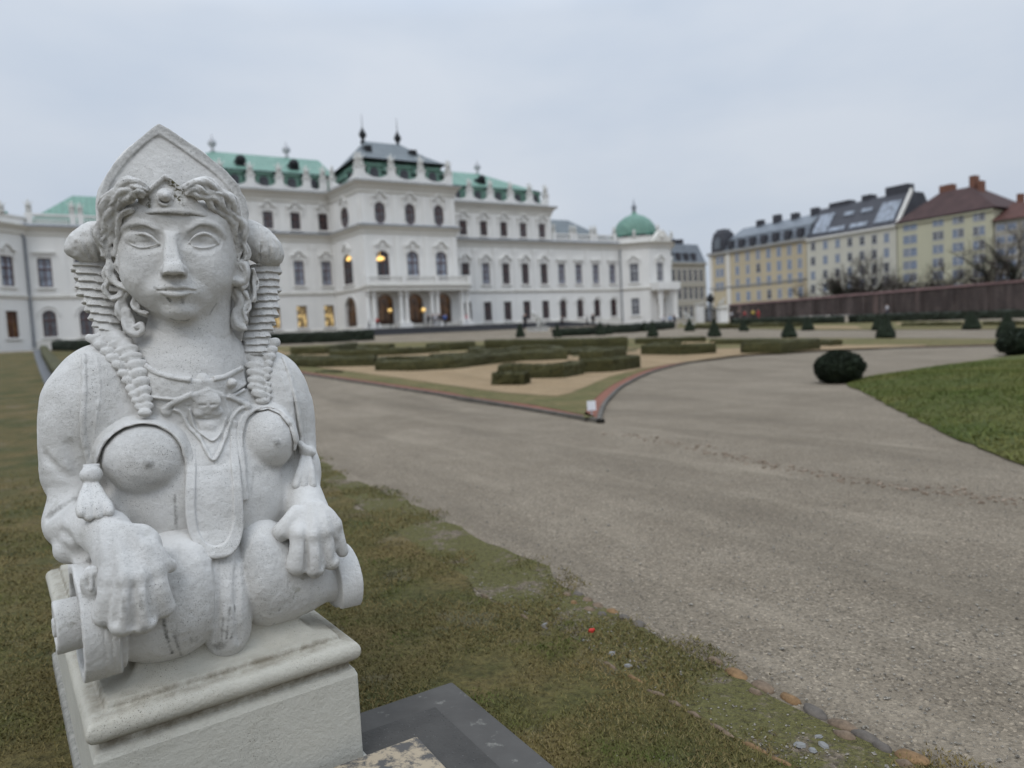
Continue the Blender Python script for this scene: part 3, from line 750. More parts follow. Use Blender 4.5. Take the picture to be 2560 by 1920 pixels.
    # collar: two cords with plates between and a bead in the middle
    layer([(360, 906), (392, 930), (440, 944), (506, 950), (560, 940), (612, 916), (624, 960), (574, 990), (506, 997), (434, 996), (376, 990)], 11, -40, 0)
    ribbon([(362, 912), (392, 931), (440, 945), (478, 950)], 7, -40, 18); ribbon([(532, 947), (566, 940), (612, 917)], 7, -50, 18)
    ribbon([(376, 992), (434, 998), (482, 990), (530, 986), (574, 992), (616, 974)], 4, -40, 16)
    for u, v in ((398, 960), (430, 968), (462, 971), (546, 968), (578, 958)):
        E(X, u, v, -46, 15, 13, 22, 3)
    E(X, 506, 955, -32, 21, 24, 24, 3)
    # mask with scrolls at the breastbone
    layer([(478, 984), (520, 970), (562, 984), (578, 1030), (558, 1084), (531, 1104), (505, 1086), (484, 1036)], 15, -20, 0)
    layer([(452, 1000), (480, 984), (562, 984), (604, 1004), (596, 1024), (572, 1050), (556, 1096), (531, 1144), (505, 1098), (478, 1062), (448, 1030), (430, 1016)], 10, -20, 0)
    ribbon([(482, 984), (450, 1000), (424, 1013), (413, 1026)], 7, -20, 17)
    ribbon([(432, 1022), (456, 1036), (474, 1068), (502, 1098), (531, 1146), (557, 1106), (572, 1068), (590, 1034), (612, 1018)], 5, -20, 17)
    ribbon([(570, 990), (600, 1002), (622, 1012)], 7, -40, 17)
    ribbon([(474, 1022), (486, 1066), (508, 1086), (531, 1100), (552, 1080), (566, 1044)], 3, -20, 19)
    for u, v, r in ((416, 1028, 13), (618, 1016, 11)):
        E(X, u, v, surf(X, u, v)-2, r, r, 10, 3)
    for u, v, a, b, c in ((520, 1004, 32, 22, 9), (520, 1028, 12, 10, 10), (520, 1066, 18, 12, 7), (498, 1030, 12, 12, 6), (543, 1028, 12, 12, 6)):
        E(X, u, v, surf(X, u, v)-1, a, b, c, 6)
    for q, r in (([(492, 1048), (520, 1049), (546, 1047)], 3.0), ([(498, 1014), (512, 1013)], 3.4), ([(528, 1012), (542, 1011)], 3.4), ([(470, 1008), (484, 1005)], 2.5), ([(472, 1016), (486, 1012)], 2.5)):
        T(X, [(*p, surf(X, *p)+1) for p in q], r, 3, True, 0)
    X.rough(1.0, 14, 30)
    X.mesh('harness', st, root)

    # ---- tongue-shaped flap hanging over the belly
    Fp = Vox((-30, -470, -120), (200, -50, 170), 2.0)
    fl = [(476, 1052), (468, 1090), (468, 1150), (463, 1215), (462, 1270), (468, 1320), (484, 1360), (510, 1382), (540, 1389), (570, 1383), (594, 1362), (606, 1330), (609, 1290), (606, 1210), (602, 1150), (599, 1090), (590, 1052)]
    zf = lambda X, Y: np.interp(-Y, [88, 118, 137, 157, 182, 216, 255, 293, 332, 361, 390, 420], [-28, -27, -18, -6, 9, 33, 50, 58, 62, 66, 76, 86])-13-.0012*(X-90)**2-.10*(X-90)
    P(Fp, fl, zf, 26, 4, rnd=5, smooth=4, zp=45)
    inn = [(494, 1060), (492, 1160), (488, 1215), (488, 1270), (494, 1318), (508, 1346), (528, 1358), (548, 1358), (566, 1346), (578, 1322), (584, 1290), (582, 1210), (578, 1150), (574, 1060)]
    P(Fp, inn, lambda X, Y: zf(X, Y)+13, 13, 2, True, rnd=2, smooth=4, zp=45)
    Fp.rough(1.2, 22, 31)
    Fp.mesh('breast_flap', st, root)

    # ---- tassels
    Q = Vox((-260, -420, -120), (-110, -190, 160), 2.0)
    E(Q, 228, 1187, 24, 25, 22, 24, 4)
    T(Q, [(228, 1164, 0), (229, 1208, 20)], [18, 17], 6, curve=0)
    for i, (u, du) in enumerate(((212, -12), (224, -2), (238, 14), (252, 30))):
        T(Q, [(226+(u-228)*.4, 1208, 30), (u, 1240, 66), (u+du*.5, 1268, 92), (u+du*.7, 1294-abs(i-1.3)*8, 106)], [9, 12, 14, 11], 3)
    Q.rough(.9, 14, 32); Q.mesh('tassel', st, root)
    Q = Vox((270, -300, -230), (390, -80, 20), 2.0)
    E(Q, 766, 1128, -102, 20, 17, 20, 4); T(Q, [(750, 1108, -105), (764, 1124, -92), (782, 1132, -98)], [8, 12, 9], 4)
    for i, (u, du) in enumerate(((752, -12), (764, -4), (776, 4))):
        T(Q, [(764+(u-764)*.5, 1142, -96), (u, 1176, -72), (u+du, 1212, -56)], [9, 13, 12], 3)
    Q.rough(.9, 14, 33); Q.mesh('tassel', st, root)

    # ---- scroll ends of the bolster
    S = Vox((-360, -760, -80), (-110, -390, 290), 3.0)
    ctr = L(196, 1558, 62)
    ring(S, ctr, 0, 134, -4, 92)
    ring(S, ctr-FWD*4, 0, 112, -90, 40, 3, True)
    ring(S, ctr+UPW*-2-FWD*14, 0, 60, -46, 40)
    ring(S, ctr+UPW*-2-FWD*14, 0, 42, -60, -38, 3, True)
    ring(S, ctr+UPW*-2-FWD*14, 0, 22, -50, -20)
    for o in (34, 48, 60): ring(S, ctr, 131, 142, o, o+4, 2, True)
    E(S, 228, 1456, 160, 24, 40, 14, 8); E(S, 228, 1456, 174, 13, 26, 8, 5, True); T(S, [(228, 1436, 168), (228, 1474, 174)], [5, 4], 4, curve=0)
    S.rough(1.6, 40, 34); S.rough(.7, 12, 35); S.mesh('scroll', st, root)
    S = Vox((370, -620, -180), (530, -360, 130), 3.0)
    ctr = L(848, 1447, -76)
    ring(S, ctr, 0, 98, -32, 30); ring(S, ctr, 0, 56, 0, 44)
    for o in (6, 14, 22): ring(S, ctr, 97, 104, o, o+3, 2, True)
    S.rough(1.4, 40, 36); S.mesh('scroll', st, root)
    return root

def pedestal():
    """moulded block under the statue: profile run round a rectangle"""
    o = empty('stone_pedestal', (-.83, 1.85, 0), 0, 'cream painted stone pedestal with rounded moulding under the white sphinx', 'pedestal')
    bpy.context.view_layer.update()
    A = on_z(213, 1842, .40); Bp = on_z(905, 1620, .40)
    ex = (Bp-A); w = np.linalg.norm(ex); ex /= w; ey = np.array([-ex[1], ex[0], 0]); mid = (A+Bp)/2; dep = 1.62
    hw = w/2
    def ringmesh(name, prof, mat, seg=10):
        """prof: (inset from the outer torus line, height)"""
        V = []; F = []
        for ins, z in prof:
            x0, x1, y0, y1 = -hw+ins, hw-ins, ins, dep-ins
            c = [(x0, y0), (x1, y0), (x1, y1), (x0, y1)]; row = []
            for i in range(4):
                p, q = np.array(c[i]), np.array(c[(i+1) % 4])
                for t in range(seg): row.append(p+(q-p)*t/seg)
            for x, y in row: V.append(mid*[1, 1, 0]+ex*x+ey*y+np.array([0, 0, z])-np.array(o.location))
        n = 4*seg
        for j in range(len(prof)-1):
            for i in range(n): F.append((j*n+i, j*n+(i+1) % n, (j+1)*n+(i+1) % n, (j+1)*n+i))
        F.append(tuple((len(prof)-1)*n+i for i in range(n)))
        return mesh_obj(name, V, F, mat, o)
    tor = lambda n0, r, ci, cz, a0, a1: [(ci-r*math.cos(R_(a)), cz+r*math.sin(R_(a))) for a in np.linspace(a0, a1, n0)]
    t = ringmesh('moulding', [(.03, .340), (.03, .356)]+tor(10, .032, .032, .392, -80, 80)+[(.048, .424), (.050, .436)] +
                 [(.056, .443)]+[(.056+.084*math.sin(R_(a)), .444+.066*(1-math.cos(R_(a)))) for a in np.linspace(4, 86, 10)]+[(.143, .516), (.20, .517)], MAT['pedestal'])
    b = ringmesh('block', [(.012, -.02), (.012, .318), (.018, .334), (.034, .344), (.05, .3445)], MAT['pedestal_block'])
    p = ringmesh('plinth', [(-.004, -.1), (-.004, .056), (.004, .064), (.03, .065)], MAT['rough_stone'])
    for x in (t,):
        for f in x.data.polygons: f.use_smooth = True
        x.data.set_sharp_from_angle(angle=R_(32))
    for x in (t, b, p):
        m = x.modifiers.new('bevel', 'BEVEL'); m.width = .006; m.segments = 2; m.limit_method = 'ANGLE'; m.angle_limit = R_(40)
    return o
# ------------------------------------------------------------------ terrain: level near the camera, then a slope up to the palace terrace
FA = R_(59); FD = np.array([math.sin(FA), math.cos(FA)]); GN = np.array([FD[1], -FD[0]])      # along the facade; towards the garden
P0 = np.array([0.0, 100.0]); ZG = 3.05; ZT = 2.35; Q0, Q1 = 12.0, 72.0
def qof(x, y): return (x-P0[0])*GN[0]+(y-P0[1])*GN[1]
def terrain(x, y): return ZT*min(1, max(0, (Q1-qof(x, y))/(Q1-Q0)))
def hit(u, v, dz=0.0):
    """where the sight line through photo point (u, v) meets the terrain"""
    r = ray(u, v); t = 1.0; pt = 0
    while t < 400:
        p = CAM+r*t
        if p[2] <= terrain(p[0], p[1])+dz:
            a, b = pt, t
            for _ in range(30):
                m = (a+b)/2; p = CAM+r*m
                if p[2] <= terrain(p[0], p[1])+dz: b = m
                else: a = m
            return CAM+r*b
        pt = t; t *= 1.03
    return CAM+r*150

# ------------------------------------------------------------------ palace materials
MAT['plaster'] = None
def plaster(name, c, var=.06):
    M = NM(name, .85, .2); v = M.coord('Object')
    n = M.noise(v, .35, 5, .6); n2 = M.noise(M.coord('Object', (1.2, 1.2, .12)), 1.0, 5, .6)
    col = M.ramp(n, [(.35, tuple(x*(1-var) for x in c)), (.65, c)])
    col = M.mix(M.math('MULTIPLY', M.ramp(n2, [(.5, 0.), (.8, 1.)]), .3), col, tuple(x*.72 for x in c))
    M.color(col); M.bump(M.noise(v, 6, 4), .2, .02); return M.m
MAT['plaster'] = plaster('white_plaster', (.72, .705, .67))
MAT['trim'] = plaster('stucco_trim', (.65, .625, .57))
MAT['lead'] = simple('lead_flashing', (.20, .21, .23), .6, .2, 1)
MAT['frame'] = simple('brown_window_frame', (.085, .035, .028), .5, .2, 2)
MAT['wframe'] = simple('pale_window_frame', (.42, .42, .43), .5, .1, 2)
def glass(name, c, rough=.12, emit=None, es=0):
    M = NM(name, rough, .6); v = M.coord('Object')
    M.color(M.ramp(M.noise(v, 1.4, 3), [(.35, tuple(x*.6 for x in c)), (.65, tuple(x*1.5 for x in c))]))
    if emit:
        M.b.inputs['Emission Strength'].default_value = es
        e = M.ramp(M.noise(v, 1.6, 2), [(.42, tuple(x*.10 for x in emit)), (.56, emit)]); M.l.new(e, M.b.inputs['Emission Color'])
    return M.m
MAT['pane_dark'] = glass('dark_glass', (.035, .035, .04))
MAT['pane_pale'] = glass('curtained_glass', (.20, .22, .26), .2)
MAT['pane_grey'] = glass('grey_glass', (.10, .10, .11), .15)
MAT['pane_lit'] = glass('lit_glass', (.14, .10, .05), .25, (1.0, .72, .30), .75)
MAT['pane_warm'] = glass('warm_glass', (.06, .035, .02), .2, (.9, .38, .08), .045)
MAT['lamp'] = glass('lamp_globe', (.9, .6, .2), .3, (1.0, .62, .18), 1.6)
def copper(name, a, b, c):
    M = NM(name, .6, .3); v = M.coord('Object')
    w = M.node('ShaderNodeTexWave', wave_type='BANDS', bands_direction='X'); w.inputs['Scale'].default_value = .55; w.inputs['Distortion'].default_value = .4
    M.l.new(v, w.inputs['Vector'])
    col = M.ramp(M.noise(v, .5, 5, .6), [(.3, a), (.7, b)])
    st = M.ramp(M.noise(M.coord('Object', (3, 3, .25)), .8, 4), [(.5, 0.), (.75, 1.)])
    col = M.mix(M.math('MULTIPLY', st, .5), col, c); col = M.mix(M.ramp(w.outputs['Fac'], [(.86, 0.), (.95, .35)]), col, tuple(x*.5 for x in a))
    M.color(col); M.bump(w.outputs['Fac'], .4, .05); return M.m
MAT['copper'] = copper('green_copper', (.105, .20, .155), (.155, .27, .21), (.055, .11, .09))
MAT['copper_dark'] = copper('dark_copper', (.045, .13, .10), (.08, .20, .15), (.03, .055, .05))
MAT['slate'] = copper('grey_sheet_roof', (.095, .11, .115), (.13, .15, .155), (.065, .075, .08))
MAT['black'] = simple('near_black', (.012, .013, .014), .6, .3, 3)
MAT['door'] = simple('door_oak', (.06, .028, .015), .5, .3, 2)
MAT['sculpt'] = simple('carved_white_stone', (.50, .49, .455), .85, .2, 1.5, .02)
MAT['darkstone'] = simple('dark_step_stone', (.055, .055, .058), .8, .2, .8)

def build_palace():
    """local axes: x along the facade from its centre, -y towards the garden, z from the terrace"""
    ang = math.atan2(FD[1], FD[0]); c0 = P0+FD*(-17.55)
    root = empty('palace', (c0[0], c0[1], ZG), ang, 'long white baroque palace with green copper roofs and a domed corner pavilion', 'palace')
    pl, tr = MAT['plaster'], MAT['trim']
    Z1, Z2, Z3 = 4.85, 11.75, 16.65
    def facet(a, b):
        a = np.array(a, float); b = np.array(b, float); d = b-a; ln = np.linalg.norm(d); d /= ln
        return a, d, np.array([d[1], -d[0]]), ln
    # ---- windows: shared meshes, one object each
    def arch(w, z0, z1, n=8):
        r = w/2; zs = z1-r*.9
        return [(-r, z0), (r, z0), (r, zs)]+[(r*math.cos(t), zs+r*.9*math.sin(t)) for t in np.linspace(0, math.pi, n+1)[1:-1]]+[(-r, zs)]
    def stadium(w, z0, z1, n=6):
        r = w/2
        return [(r*math.cos(t), z1-r+r*math.sin(t)) for t in np.linspace(0, math.pi, n+1)]+[(r*math.cos(t), z0+r+r*math.sin(t)) for t in np.linspace(math.pi, 2*math.pi, n+1)]
    W = {}
    def wmesh(kind, w, z0, z1, ped):
        key = (kind, w, z0, z1, ped)
        if key in W: return W[key]
        out = {'rect': [(-w/2, z0), (w/2, z0), (w/2, z1), (-w/2, z1)], 'arch': arch(w, z0, z1), 'oval': stadium(w, z0, z1)}[kind]
        p = MB(); p.prism(out, .17, .19)
        pane = p.build('pane', MAT['pane_dark'], None); mp = pane.data; bpy.data.objects.remove(pane)
        f = MB(); t = .09
        inn = [(x*(1-2*t/w), (z-(z0+z1)/2)*(1-2*t/(z1-z0))+(z0+z1)/2) for x, z in out]
        n = len(out)
        V = [(x, .09, z) for x, z in out]+[(x, .09, z) for x, z in inn]+[(x, .17, z) for x, z in inn]
        f.add(V, [(i, (i+1) % n, n+(i+1) % n, n+i) for i in range(n)]+[(n+i, n+(i+1) % n, 2*n+(i+1) % n, 2*n+i) for i in range(n)])
        f.box(-.05, .05, .10, .165, z0+t, z1-t*1.2); zm = z0+(z1-z0)*.62
        f.box(-w/2+t, w/2-t, .085, .16, zm-.06, zm+.06)
        for zz in (z0+(z1-z0)*.31, z0+(z1-z0)*.81): f.box(-w/2+t, w/2-t, .115, .16, zz-.02, zz+.02)
        fr = f.build('window', MAT['frame'], None); mf = fr.data; bpy.data.objects.remove(fr)
        # surround: reveal, architrave, sill and hood
        s = MB()
        r0 = out; ow = [(x*(1+.34/w), (z-(z0+z1)/2)*(1+.34/(z1-z0))+(z0+z1)/2) for x, z in out]
        V = [(x, .2, z) for x, z in r0]+[(x, -.05, z) for x, z in r0]+[(x, -.05, z) for x, z in ow]+[(x, .02, z) for x, z in ow]
        s.add(V, [(k*n+i, k*n+(i+1) % n, (k+1)*n+(i+1) % n, (k+1)*n+i) for k in range(3) for i in range(n)])
        if kind != 'rect':                       # fill between the curve and its square hole
            bx = [(-w/2, z0), (w/2, z0), (w/2, z1), (-w/2, z1)]
            for i in range(n):
                a, b = out[i], out[(i+1) % n]; c = (math.copysign(w/2, a[0]+b[0]), z1 if a[1]+b[1] > z0+z1 else z0)
                s.add([(a[0], .004, a[1]), (b[0], .004, b[1]), (c[0], .004, c[1])], [(0, 1, 2)])
        s.box(-w/2-.22, w/2+.22, -.2, -.051, z0-.2, z0-.06)
        if ped == 'curl':                        # broken curved hood over the window
            zz = z1+.55
            pts = [(-1.0, zz-.1), (-.72, zz), (-.5, zz+.12), (-.3, zz+.42), (0, zz+.56), (.3, zz+.42), (.5, zz+.12), (.72, zz), (1.0, zz-.1)]
            for a, b in zip(pts[:-1], pts[1:]):
                s.prism([(a[0], a[1]), (b[0], b[1]), (b[0], b[1]+.17), (a[0], a[1]+.17)], -.32, .01)
            s.box(-.28, .28, -.12, .008, z1+.2, zz+.3); s.ball((0, -.1, z1+.62), (.2, .12, .28), 8, 5)
            for sg in (-1, 1): s.box(sg*.86-.1, sg*.86+.1, -.16, .008, z1-.3, zz-.1)
        elif ped == 'flat':
            s.box(-w/2-.35, w/2+.35, -.3, .008, z1+.5, z1+.68); s.box(-w/2-.2, w/2+.2, -.1, .007, z1+.2, z1+.5)
        elif ped == 'arc':
            for a, b in zip(np.linspace(0, math.pi, 9)[:-1], np.linspace(0, math.pi, 9)[1:]):
                q = [(math.cos(a)*(w/2+.3), z1-w/2+math.sin(a)*(w/2+.34)), (math.cos(b)*(w/2+.3), z1-w/2+math.sin(b)*(w/2+.34)),
                     (math.cos(b)*(w/2+.42), z1-w/2+math.sin(b)*(w/2+.48)), (math.cos(a)*(w/2+.42), z1-w/2+math.sin(a)*(w/2+.48))]
                s.prism(q, -.12, .006)
        so = s.build('surround', pl, None); ms = so.data; bpy.data.objects.remove(so)
        W[key] = (mp, mf, ms); return W[key]
    pr = random.Random(3)
    def window(fc, u, kind, w, z0, z1, ped, pane=None, fr=None):
        a, d, o, ln = fc; mp, mf, ms = wmesh(kind, w, z0, z1, ped)
        ob = bpy.data.objects.new('window', mf); link(ob, root); ob.location = (a[0]+d[0]*u, a[1]+d[1]*u, 0); ob.rotation_euler = (0, 0, math.atan2(d[1], d[0]))
        pane = pane or pr.choice(['pane_dark', 'pane_dark', 'pane_grey', 'pane_pale'])
        po = link(bpy.data.objects.new('pane', mp), ob); po.material_slots[0].link = 'OBJECT'; po.material_slots[0].material = MAT[pane]
        link(bpy.data.objects.new('surround', ms), ob)
        if fr: ob.material_slots[0].link = 'OBJECT'; ob.material_slots[0].material = MAT[fr]
        return (u-w/2, u+w/2, z0, z1)
    def wall(fc, z1, holes, z0=-1.0):
        a, d, o, ln = fc; M = MB()
        xs = sorted({0, ln}|{h[0] for h in holes}|{h[1] for h in holes}); zs = sorted({z0, z1}|{h[2] for h in holes}|{h[3] for h in holes})
        for i in range(len(xs)-1):
            for j in range(len(zs)-1):
                cx, cz = (xs[i]+xs[i+1])/2, (zs[j]+zs[j+1])/2
                if any(h[0] < cx < h[1] and h[2] < cz < h[3] for h in holes): continue
                P = [(a[0]+d[0]*x, a[1]+d[1]*x, z) for x, z in ((xs[i], zs[j]), (xs[i+1], zs[j]), (xs[i+1], zs[j+1]), (xs[i], zs[j+1]))]
                M.add(P, [(0, 1, 2, 3)])
        return M.build('wall', pl, root)
    def sweep(name, plan, prof, mat, parent=None, closed=False):
        """moulding: profile (outwards, height) run along a plan line with mitred corners"""
        P = [np.array(p, float) for p in plan]; n = len(P); V = []; F = []; m = len(prof)
        for i in range(n):
            if closed: d0, d1 = P[i]-P[i-1], P[(i+1) % n]-P[i]
            else: d0 = P[i]-P[i-1] if i else P[1]-P[0]; d1 = P[i+1]-P[i] if i < n-1 else d0
            d0 = d0/np.linalg.norm(d0); d1 = d1/np.linalg.norm(d1)
            n0 = np.array([d0[1], -d0[0]]); n1 = np.array([d1[1], -d1[0]]); b = n0+n1; b = b/(b@n0)
            for o_, z in prof: V.append((P[i][0]+b[0]*o_, P[i][1]+b[1]*o_, z))
        for i in range(n if closed else n-1):
            for j in range(m-1): F.append((i*m+j, ((i+1) % n)*m+j, ((i+1) % n)*m+j+1, i*m+j+1))
        if not closed: F += [tuple(range(m)), tuple((n-1)*m+j for j in range(m))[::-1]]
        return mesh_obj(name, V, F, mat, parent or root)
    bays3 = [7.85, 11.15, 14.3, 17.5, 20.7, 23.9]; bays2 = [27.0, 30.1, 33.3, 36.5]
    lit = {(-7.85, 0): 'pane_lit', (-11.15, 0): 'pane_lit', (-14.3, 0): 'pane_lit', (-7.85, 1): 'pane_pale', (-11.15, 1): 'pane_pale', (-14.3, 1): 'pane_pale'}
    # ---- wings
    for sg in (-1, 1):
        fc3 = facet((-25.5, 0), (-6.95, 0)) if sg < 0 else facet((6.95, 0), (25.5, 0))
        fc2 = facet((-37.9, 0), (-25.5, 0)) if sg < 0 else facet((25.5, 0), (37.9, 0))
        hs = []
        for x in bays3:
            u = sg*x-fc3[0][0]
            hs.append(window(fc3, u, 'rect', 1.2, .75, 3.35, 'none', lit.get((sg*x, 0), None if sg < 0 else 'pane_dark')))
            hs.append(window(fc3, u, 'rect', 1.2, 5.75, 8.65, 'curl', lit.get((sg*x, 1))))
            hs.append(window(fc3, u, 'rect', 1.15, 12.35, 14.35, 'curl'))
        wall(fc3, Z3, hs)
        hs = []
        for x in bays2:
            u = sg*x-fc2[0][0]
            hs.append(window(fc2, u, 'arch', 1.2, .75, 3.45, 'arc', 'pane_grey' if sg < 0 else 'pane_dark'))
            hs.append(window(fc2, u, 'rect', 1.2, 5.75, 8.65, 'flat', 'pane_pale' if sg < 0 else None))
        wall(fc2, Z2, hs)
        e = facet((25.5, 0), (25.5, 16)) if sg > 0 else facet((-25.5, 16), (-25.5, 0))
        wall(e, Z3, [], Z2-.5)
    # ---- centre block
    R = [(-6.95, 0), (-5.95, -8), (5.95, -8), (6.95, 0)]
    side = facet(R[0], R[1]); front = facet(R[1], R[2]); side2 = facet(R[2], R[3])
    def door(fc, u, w, z1):
        a, d, o, ln = fc; M = MB(); prof = arch(w, 0, z1, 10); n = len(prof)
        M.prism(prof, .42, .46)
        for x in (-.04, w*.22, -w*.22-.06): M.box(x, x+.08, .36, .42, .02, z1-w*.5)
        M.box(-w/2, w/2, .35, .42, z1-w*.55, z1-w*.55+.14)
        S_ = MB(); ow = [(x*1.22, z*1.06) for x, z in prof]
        V = [(x, .44, z) for x, z in prof]+[(x, -.06, z) for x, z in prof]+[(x, -.06, z) for x, z in ow]+[(x, .02, z) for x, z in ow]
        S_.add(V, [(k*n+i, k*n+(i+1) % n, (k+1)*n+(i+1) % n, (k+1)*n+i) for k in range(3) for i in range(1, n)])
        for i in range(2, n):
            p, q = prof[i], prof[(i+1) % n]; c = (math.copysign(w/2, p[0]+q[0]), z1)
            S_.add([(p[0], .004, p[1]), (q[0], .004, q[1]), (c[0], .004, c[1])], [(0, 1, 2)])
        ob = M.build('door', [MAT['pane_warm']], root); ob.location = (a[0]+d[0]*u, a[1]+d[1]*u, .02); ob.rotation_euler = (0, 0, math.atan2(d[1], d[0]))
        S_.build('surround', pl, ob)
        g = MB(); g.box(-w/2, w/2, .34, .41, .01, 1.0); g.box(-.05, .05, .33, .4, 1.0, z1-w*.5); g.box(-w/2, -w/2+.12, .33, .4, 1.0, z1-w*.5); g.box(w/2-.12, w/2, .33, .4, 1.0, z1-w*.5); g.build('leaf', MAT['door'], ob)
        return (u-w/2, u+w/2, 0, z1)
    for fc, us in ((side, [4.0]), (front, [2.3, 6.0, 9.7]), (side2, [4.0])):
        hs = []
        for k, u in enumerate(us):
            sd_ = fc is not front
            hs.append(door(fc, u, 3.0 if sd_ else 2.0, 4.0))
            hs.append(window(fc, u, 'arch', 2.5 if sd_ else 1.5, 5.5, 9.0, 'curl', {0: 'pane_dark', 2: 'pane_pale'}.get(k)))
            hs.append(window(fc, u, 'oval', 2.2 if sd_ else 1.3, 12.0, 14.5, 'curl', 'pane_grey'))
        wall(fc, Z3, hs)
    for fc, u, dx, zz in ((side, 4.0, .1, 8.5), (front, 2.3, -.35, 8.1)):           # chandeliers glowing behind the glass
        a, d, o, ln = fc; m = MB(); m.ball((0, 0, 0), (.5, .12, .28), 10, 6); m.ball((-.3, 0, -.05), (.28, .1, .2), 8, 5); m.ball((.35, 0, -.02), (.25, .1, .2), 8, 5)
        m.tube([(0, 0, .2), (0, 0, .8)], .03); ob = m.build('chandelier', MAT['lamp'], root, True)
        p = a+d*(u+dx)+o*-.1; ob.location = (p[0], p[1], zz); ob.rotation_euler = (0, 0, math.atan2(d[1], d[0]))
    # ---- pavilions
    for sg in (-1, 1):
        oc = [(37.9, 0), (41.1, -3.2), (45.6, -3.2), (48.8, 0), (48.8, 4.5), (45.6, 7.7), (41.1, 7.7), (37.9, 4.5)]
        if sg < 0: oc = [(-x, y) for x, y in oc][::-1]; oc = oc[-4:]+oc[:-4]
        segs = [facet(oc[i], oc[(i+1) % 8]) for i in range(8)]
        for i, fc in enumerate(segs[:3]):
            mid = fc[3]/2; hs = [window(fc, mid, 'rect', 1.35, 5.75, 8.65, 'curl', 'pane_grey' if sg > 0 else 'pane_pale', 'wframe' if sg > 0 else None)]
            if i == 1: hs.append(door(fc, mid, 1.6, 3.6))
            else: hs.append(window(fc, mid, 'rect', 1.25, .75, 3.35, 'none', 'pane_grey' if sg > 0 else 'pane_warm', 'wframe' if sg > 0 else None))
            wall(fc, Z2, hs)
        for fc in segs[3:]: wall(fc, Z2, [])
        sweep('cornice', oc, [(0, Z2-.9), (.16, Z2-.8), (.2, Z2-.45), (.5, Z2-.2), (.7, Z2), (0, Z2+.03)], tr, closed=True)
        sweep('string_course', oc, [(0, Z1-.35), (.12, Z1-.25), (.24, Z1), (0, Z1+.06)], tr, closed=True)
        sweep('parapet', oc, [(.1, Z2+.03), (.1, Z2+.75), (.2, Z2+.78), (.2, Z2+.95), (-.3, Z2+.96), (-.3, Z2+.03)], pl, closed=True)
        # pedimented gable on the front face
        fc = segs[1]; a, d, o, ln = fc; g = MB(); m_ = a+d*ln/2
        g.prism([(-1.9, Z2), (1.9, Z2), (1.5, Z2+.5), (.6, Z2+1.5), (0, Z2+1.8), (-.6, Z2+1.5), (-1.5, Z2+.5)], -.75, .1)
        g.ball((0, -.8, Z2+.75), (.55, .15, .4), 8, 5); ob = g.build('gable', tr, root); ob.location = (m_[0], m_[1], 0); ob.rotation_euler = (0, 0, math.atan2(d[1], d[0]))
        # porch with columns
        g = MB()
        for x in (-1.7, -1.25, 1.25, 1.7): g.lathe([(.3, 0), (.3, .3), (.22, .35), (.19, 3.9), (.3, 4.05), (.3, 4.3)], 10, (x, -1.5, .02))
        g.box(-2.2, 2.2, -2.0, -.02, 4.35, 4.75); g.box(-2.2, 2.2, -2.0, -1.85, 4.76, 5.55)
        for x in (-2.2, 2.07): g.box(x, x+.13, -1.84, -.02, 4.76, 5.55)
        ob = g.build('porch', pl, root); ob.location = (m_[0], m_[1], 0); ob.rotation_euler = (0, 0, math.atan2(d[1], d[0]))
        # dome: octagonal, swelling, dark band of windows at its foot, lantern knob
        cx, cy = sg*43.35, 2.25
        dm = MB(); dm.lathe([(4.4, Z2+.1), (3.6, Z2+.7), (3.45, Z2+1.3)], 8, (cx, cy, 0)); dm.build('dome_drum', MAT['copper_dark'], root)
        dm = MB(); dm.lathe([(3.6, Z2+1.3), (3.6, Z2+1.55), (3.5, Z2+1.8), (3.45, Z2+2.3), (3.15, Z2+3.2), (2.5, Z2+4.1), (1.6, Z2+4.75), (.8, Z2+5.05), (.42, Z2+5.25), (.34, Z2+5.6)], 24, (cx, cy, 0))
        dd = dm.build('dome', MAT['copper'], root, True); dd.data.set_sharp_from_angle(angle=R_(35))
        dm = MB(); dm.lathe([(3.66, Z2+1.2), (3.72, Z2+1.5), (3.6, Z2+1.58)], 24, (cx, cy, 0)); dm.build('dome_eave', MAT['black'], root)
        for k in range(8):
            t = math.pi/4*k-math.pi/2
            m = MB(); m.box(-.75, .75, -.5, .6, -.1, 1.1); m.prism([(-.9, 1.1), (.9, 1.1), (.5, 1.4), (-.5, 1.4)], -.6, .7)
            ob = m.build('dormer', MAT['copper_dark'], root); ob.location = (cx+3.5*math.cos(t), cy+3.5*math.sin(t), Z2+.35); ob.rotation_euler = (0, 0, t+math.pi/2)
            m = MB(); m.prism(arch(1.0, 0.05, 1.0), -.53, -.505); m.build('pane', MAT['black'], ob)
        m = MB(); m.lathe([(.34, 0), (.22, .3), (.4, .6), (.42, .9), (.2, 1.2), (.1, 1.5), (.03, 2.2)], 10, (cx, cy, Z2+5.5)); m.build('finial', MAT['lead'], root, True)
        m = MB(); m.tube([(sg*37.95, -.28, -.2), (sg*37.95, -.28, 10.6), (sg*38.3, -.35, 11.2), (sg*38.3, -.6, 11.7)], .11, 8); m.build('downpipe', MAT['lead'], root)
    # ---- mouldings
    C3 = lambda pts: (sweep('cornice', pts, [(0, Z3-1.2), (.14, Z3-1.1), (.16, Z3-.75), (.3, Z3-.6), (.4, Z3-.35), (.75, Z3-.12), (.8, Z3), (0, Z3+.02)], tr),
                      sweep('flashing', pts, [(.0, Z3+.03), (.83, Z3+.005), (.83, Z3+.1), (.1, Z3+.24)], MAT['lead']))
    main3 = [(-25.5, 15), (-25.5, 0)]+R+[(25.5, 0), (25.5, 15)]
    C3(main3)
    mid = [(-37.9, 0)]+R+[(37.9, 0)]
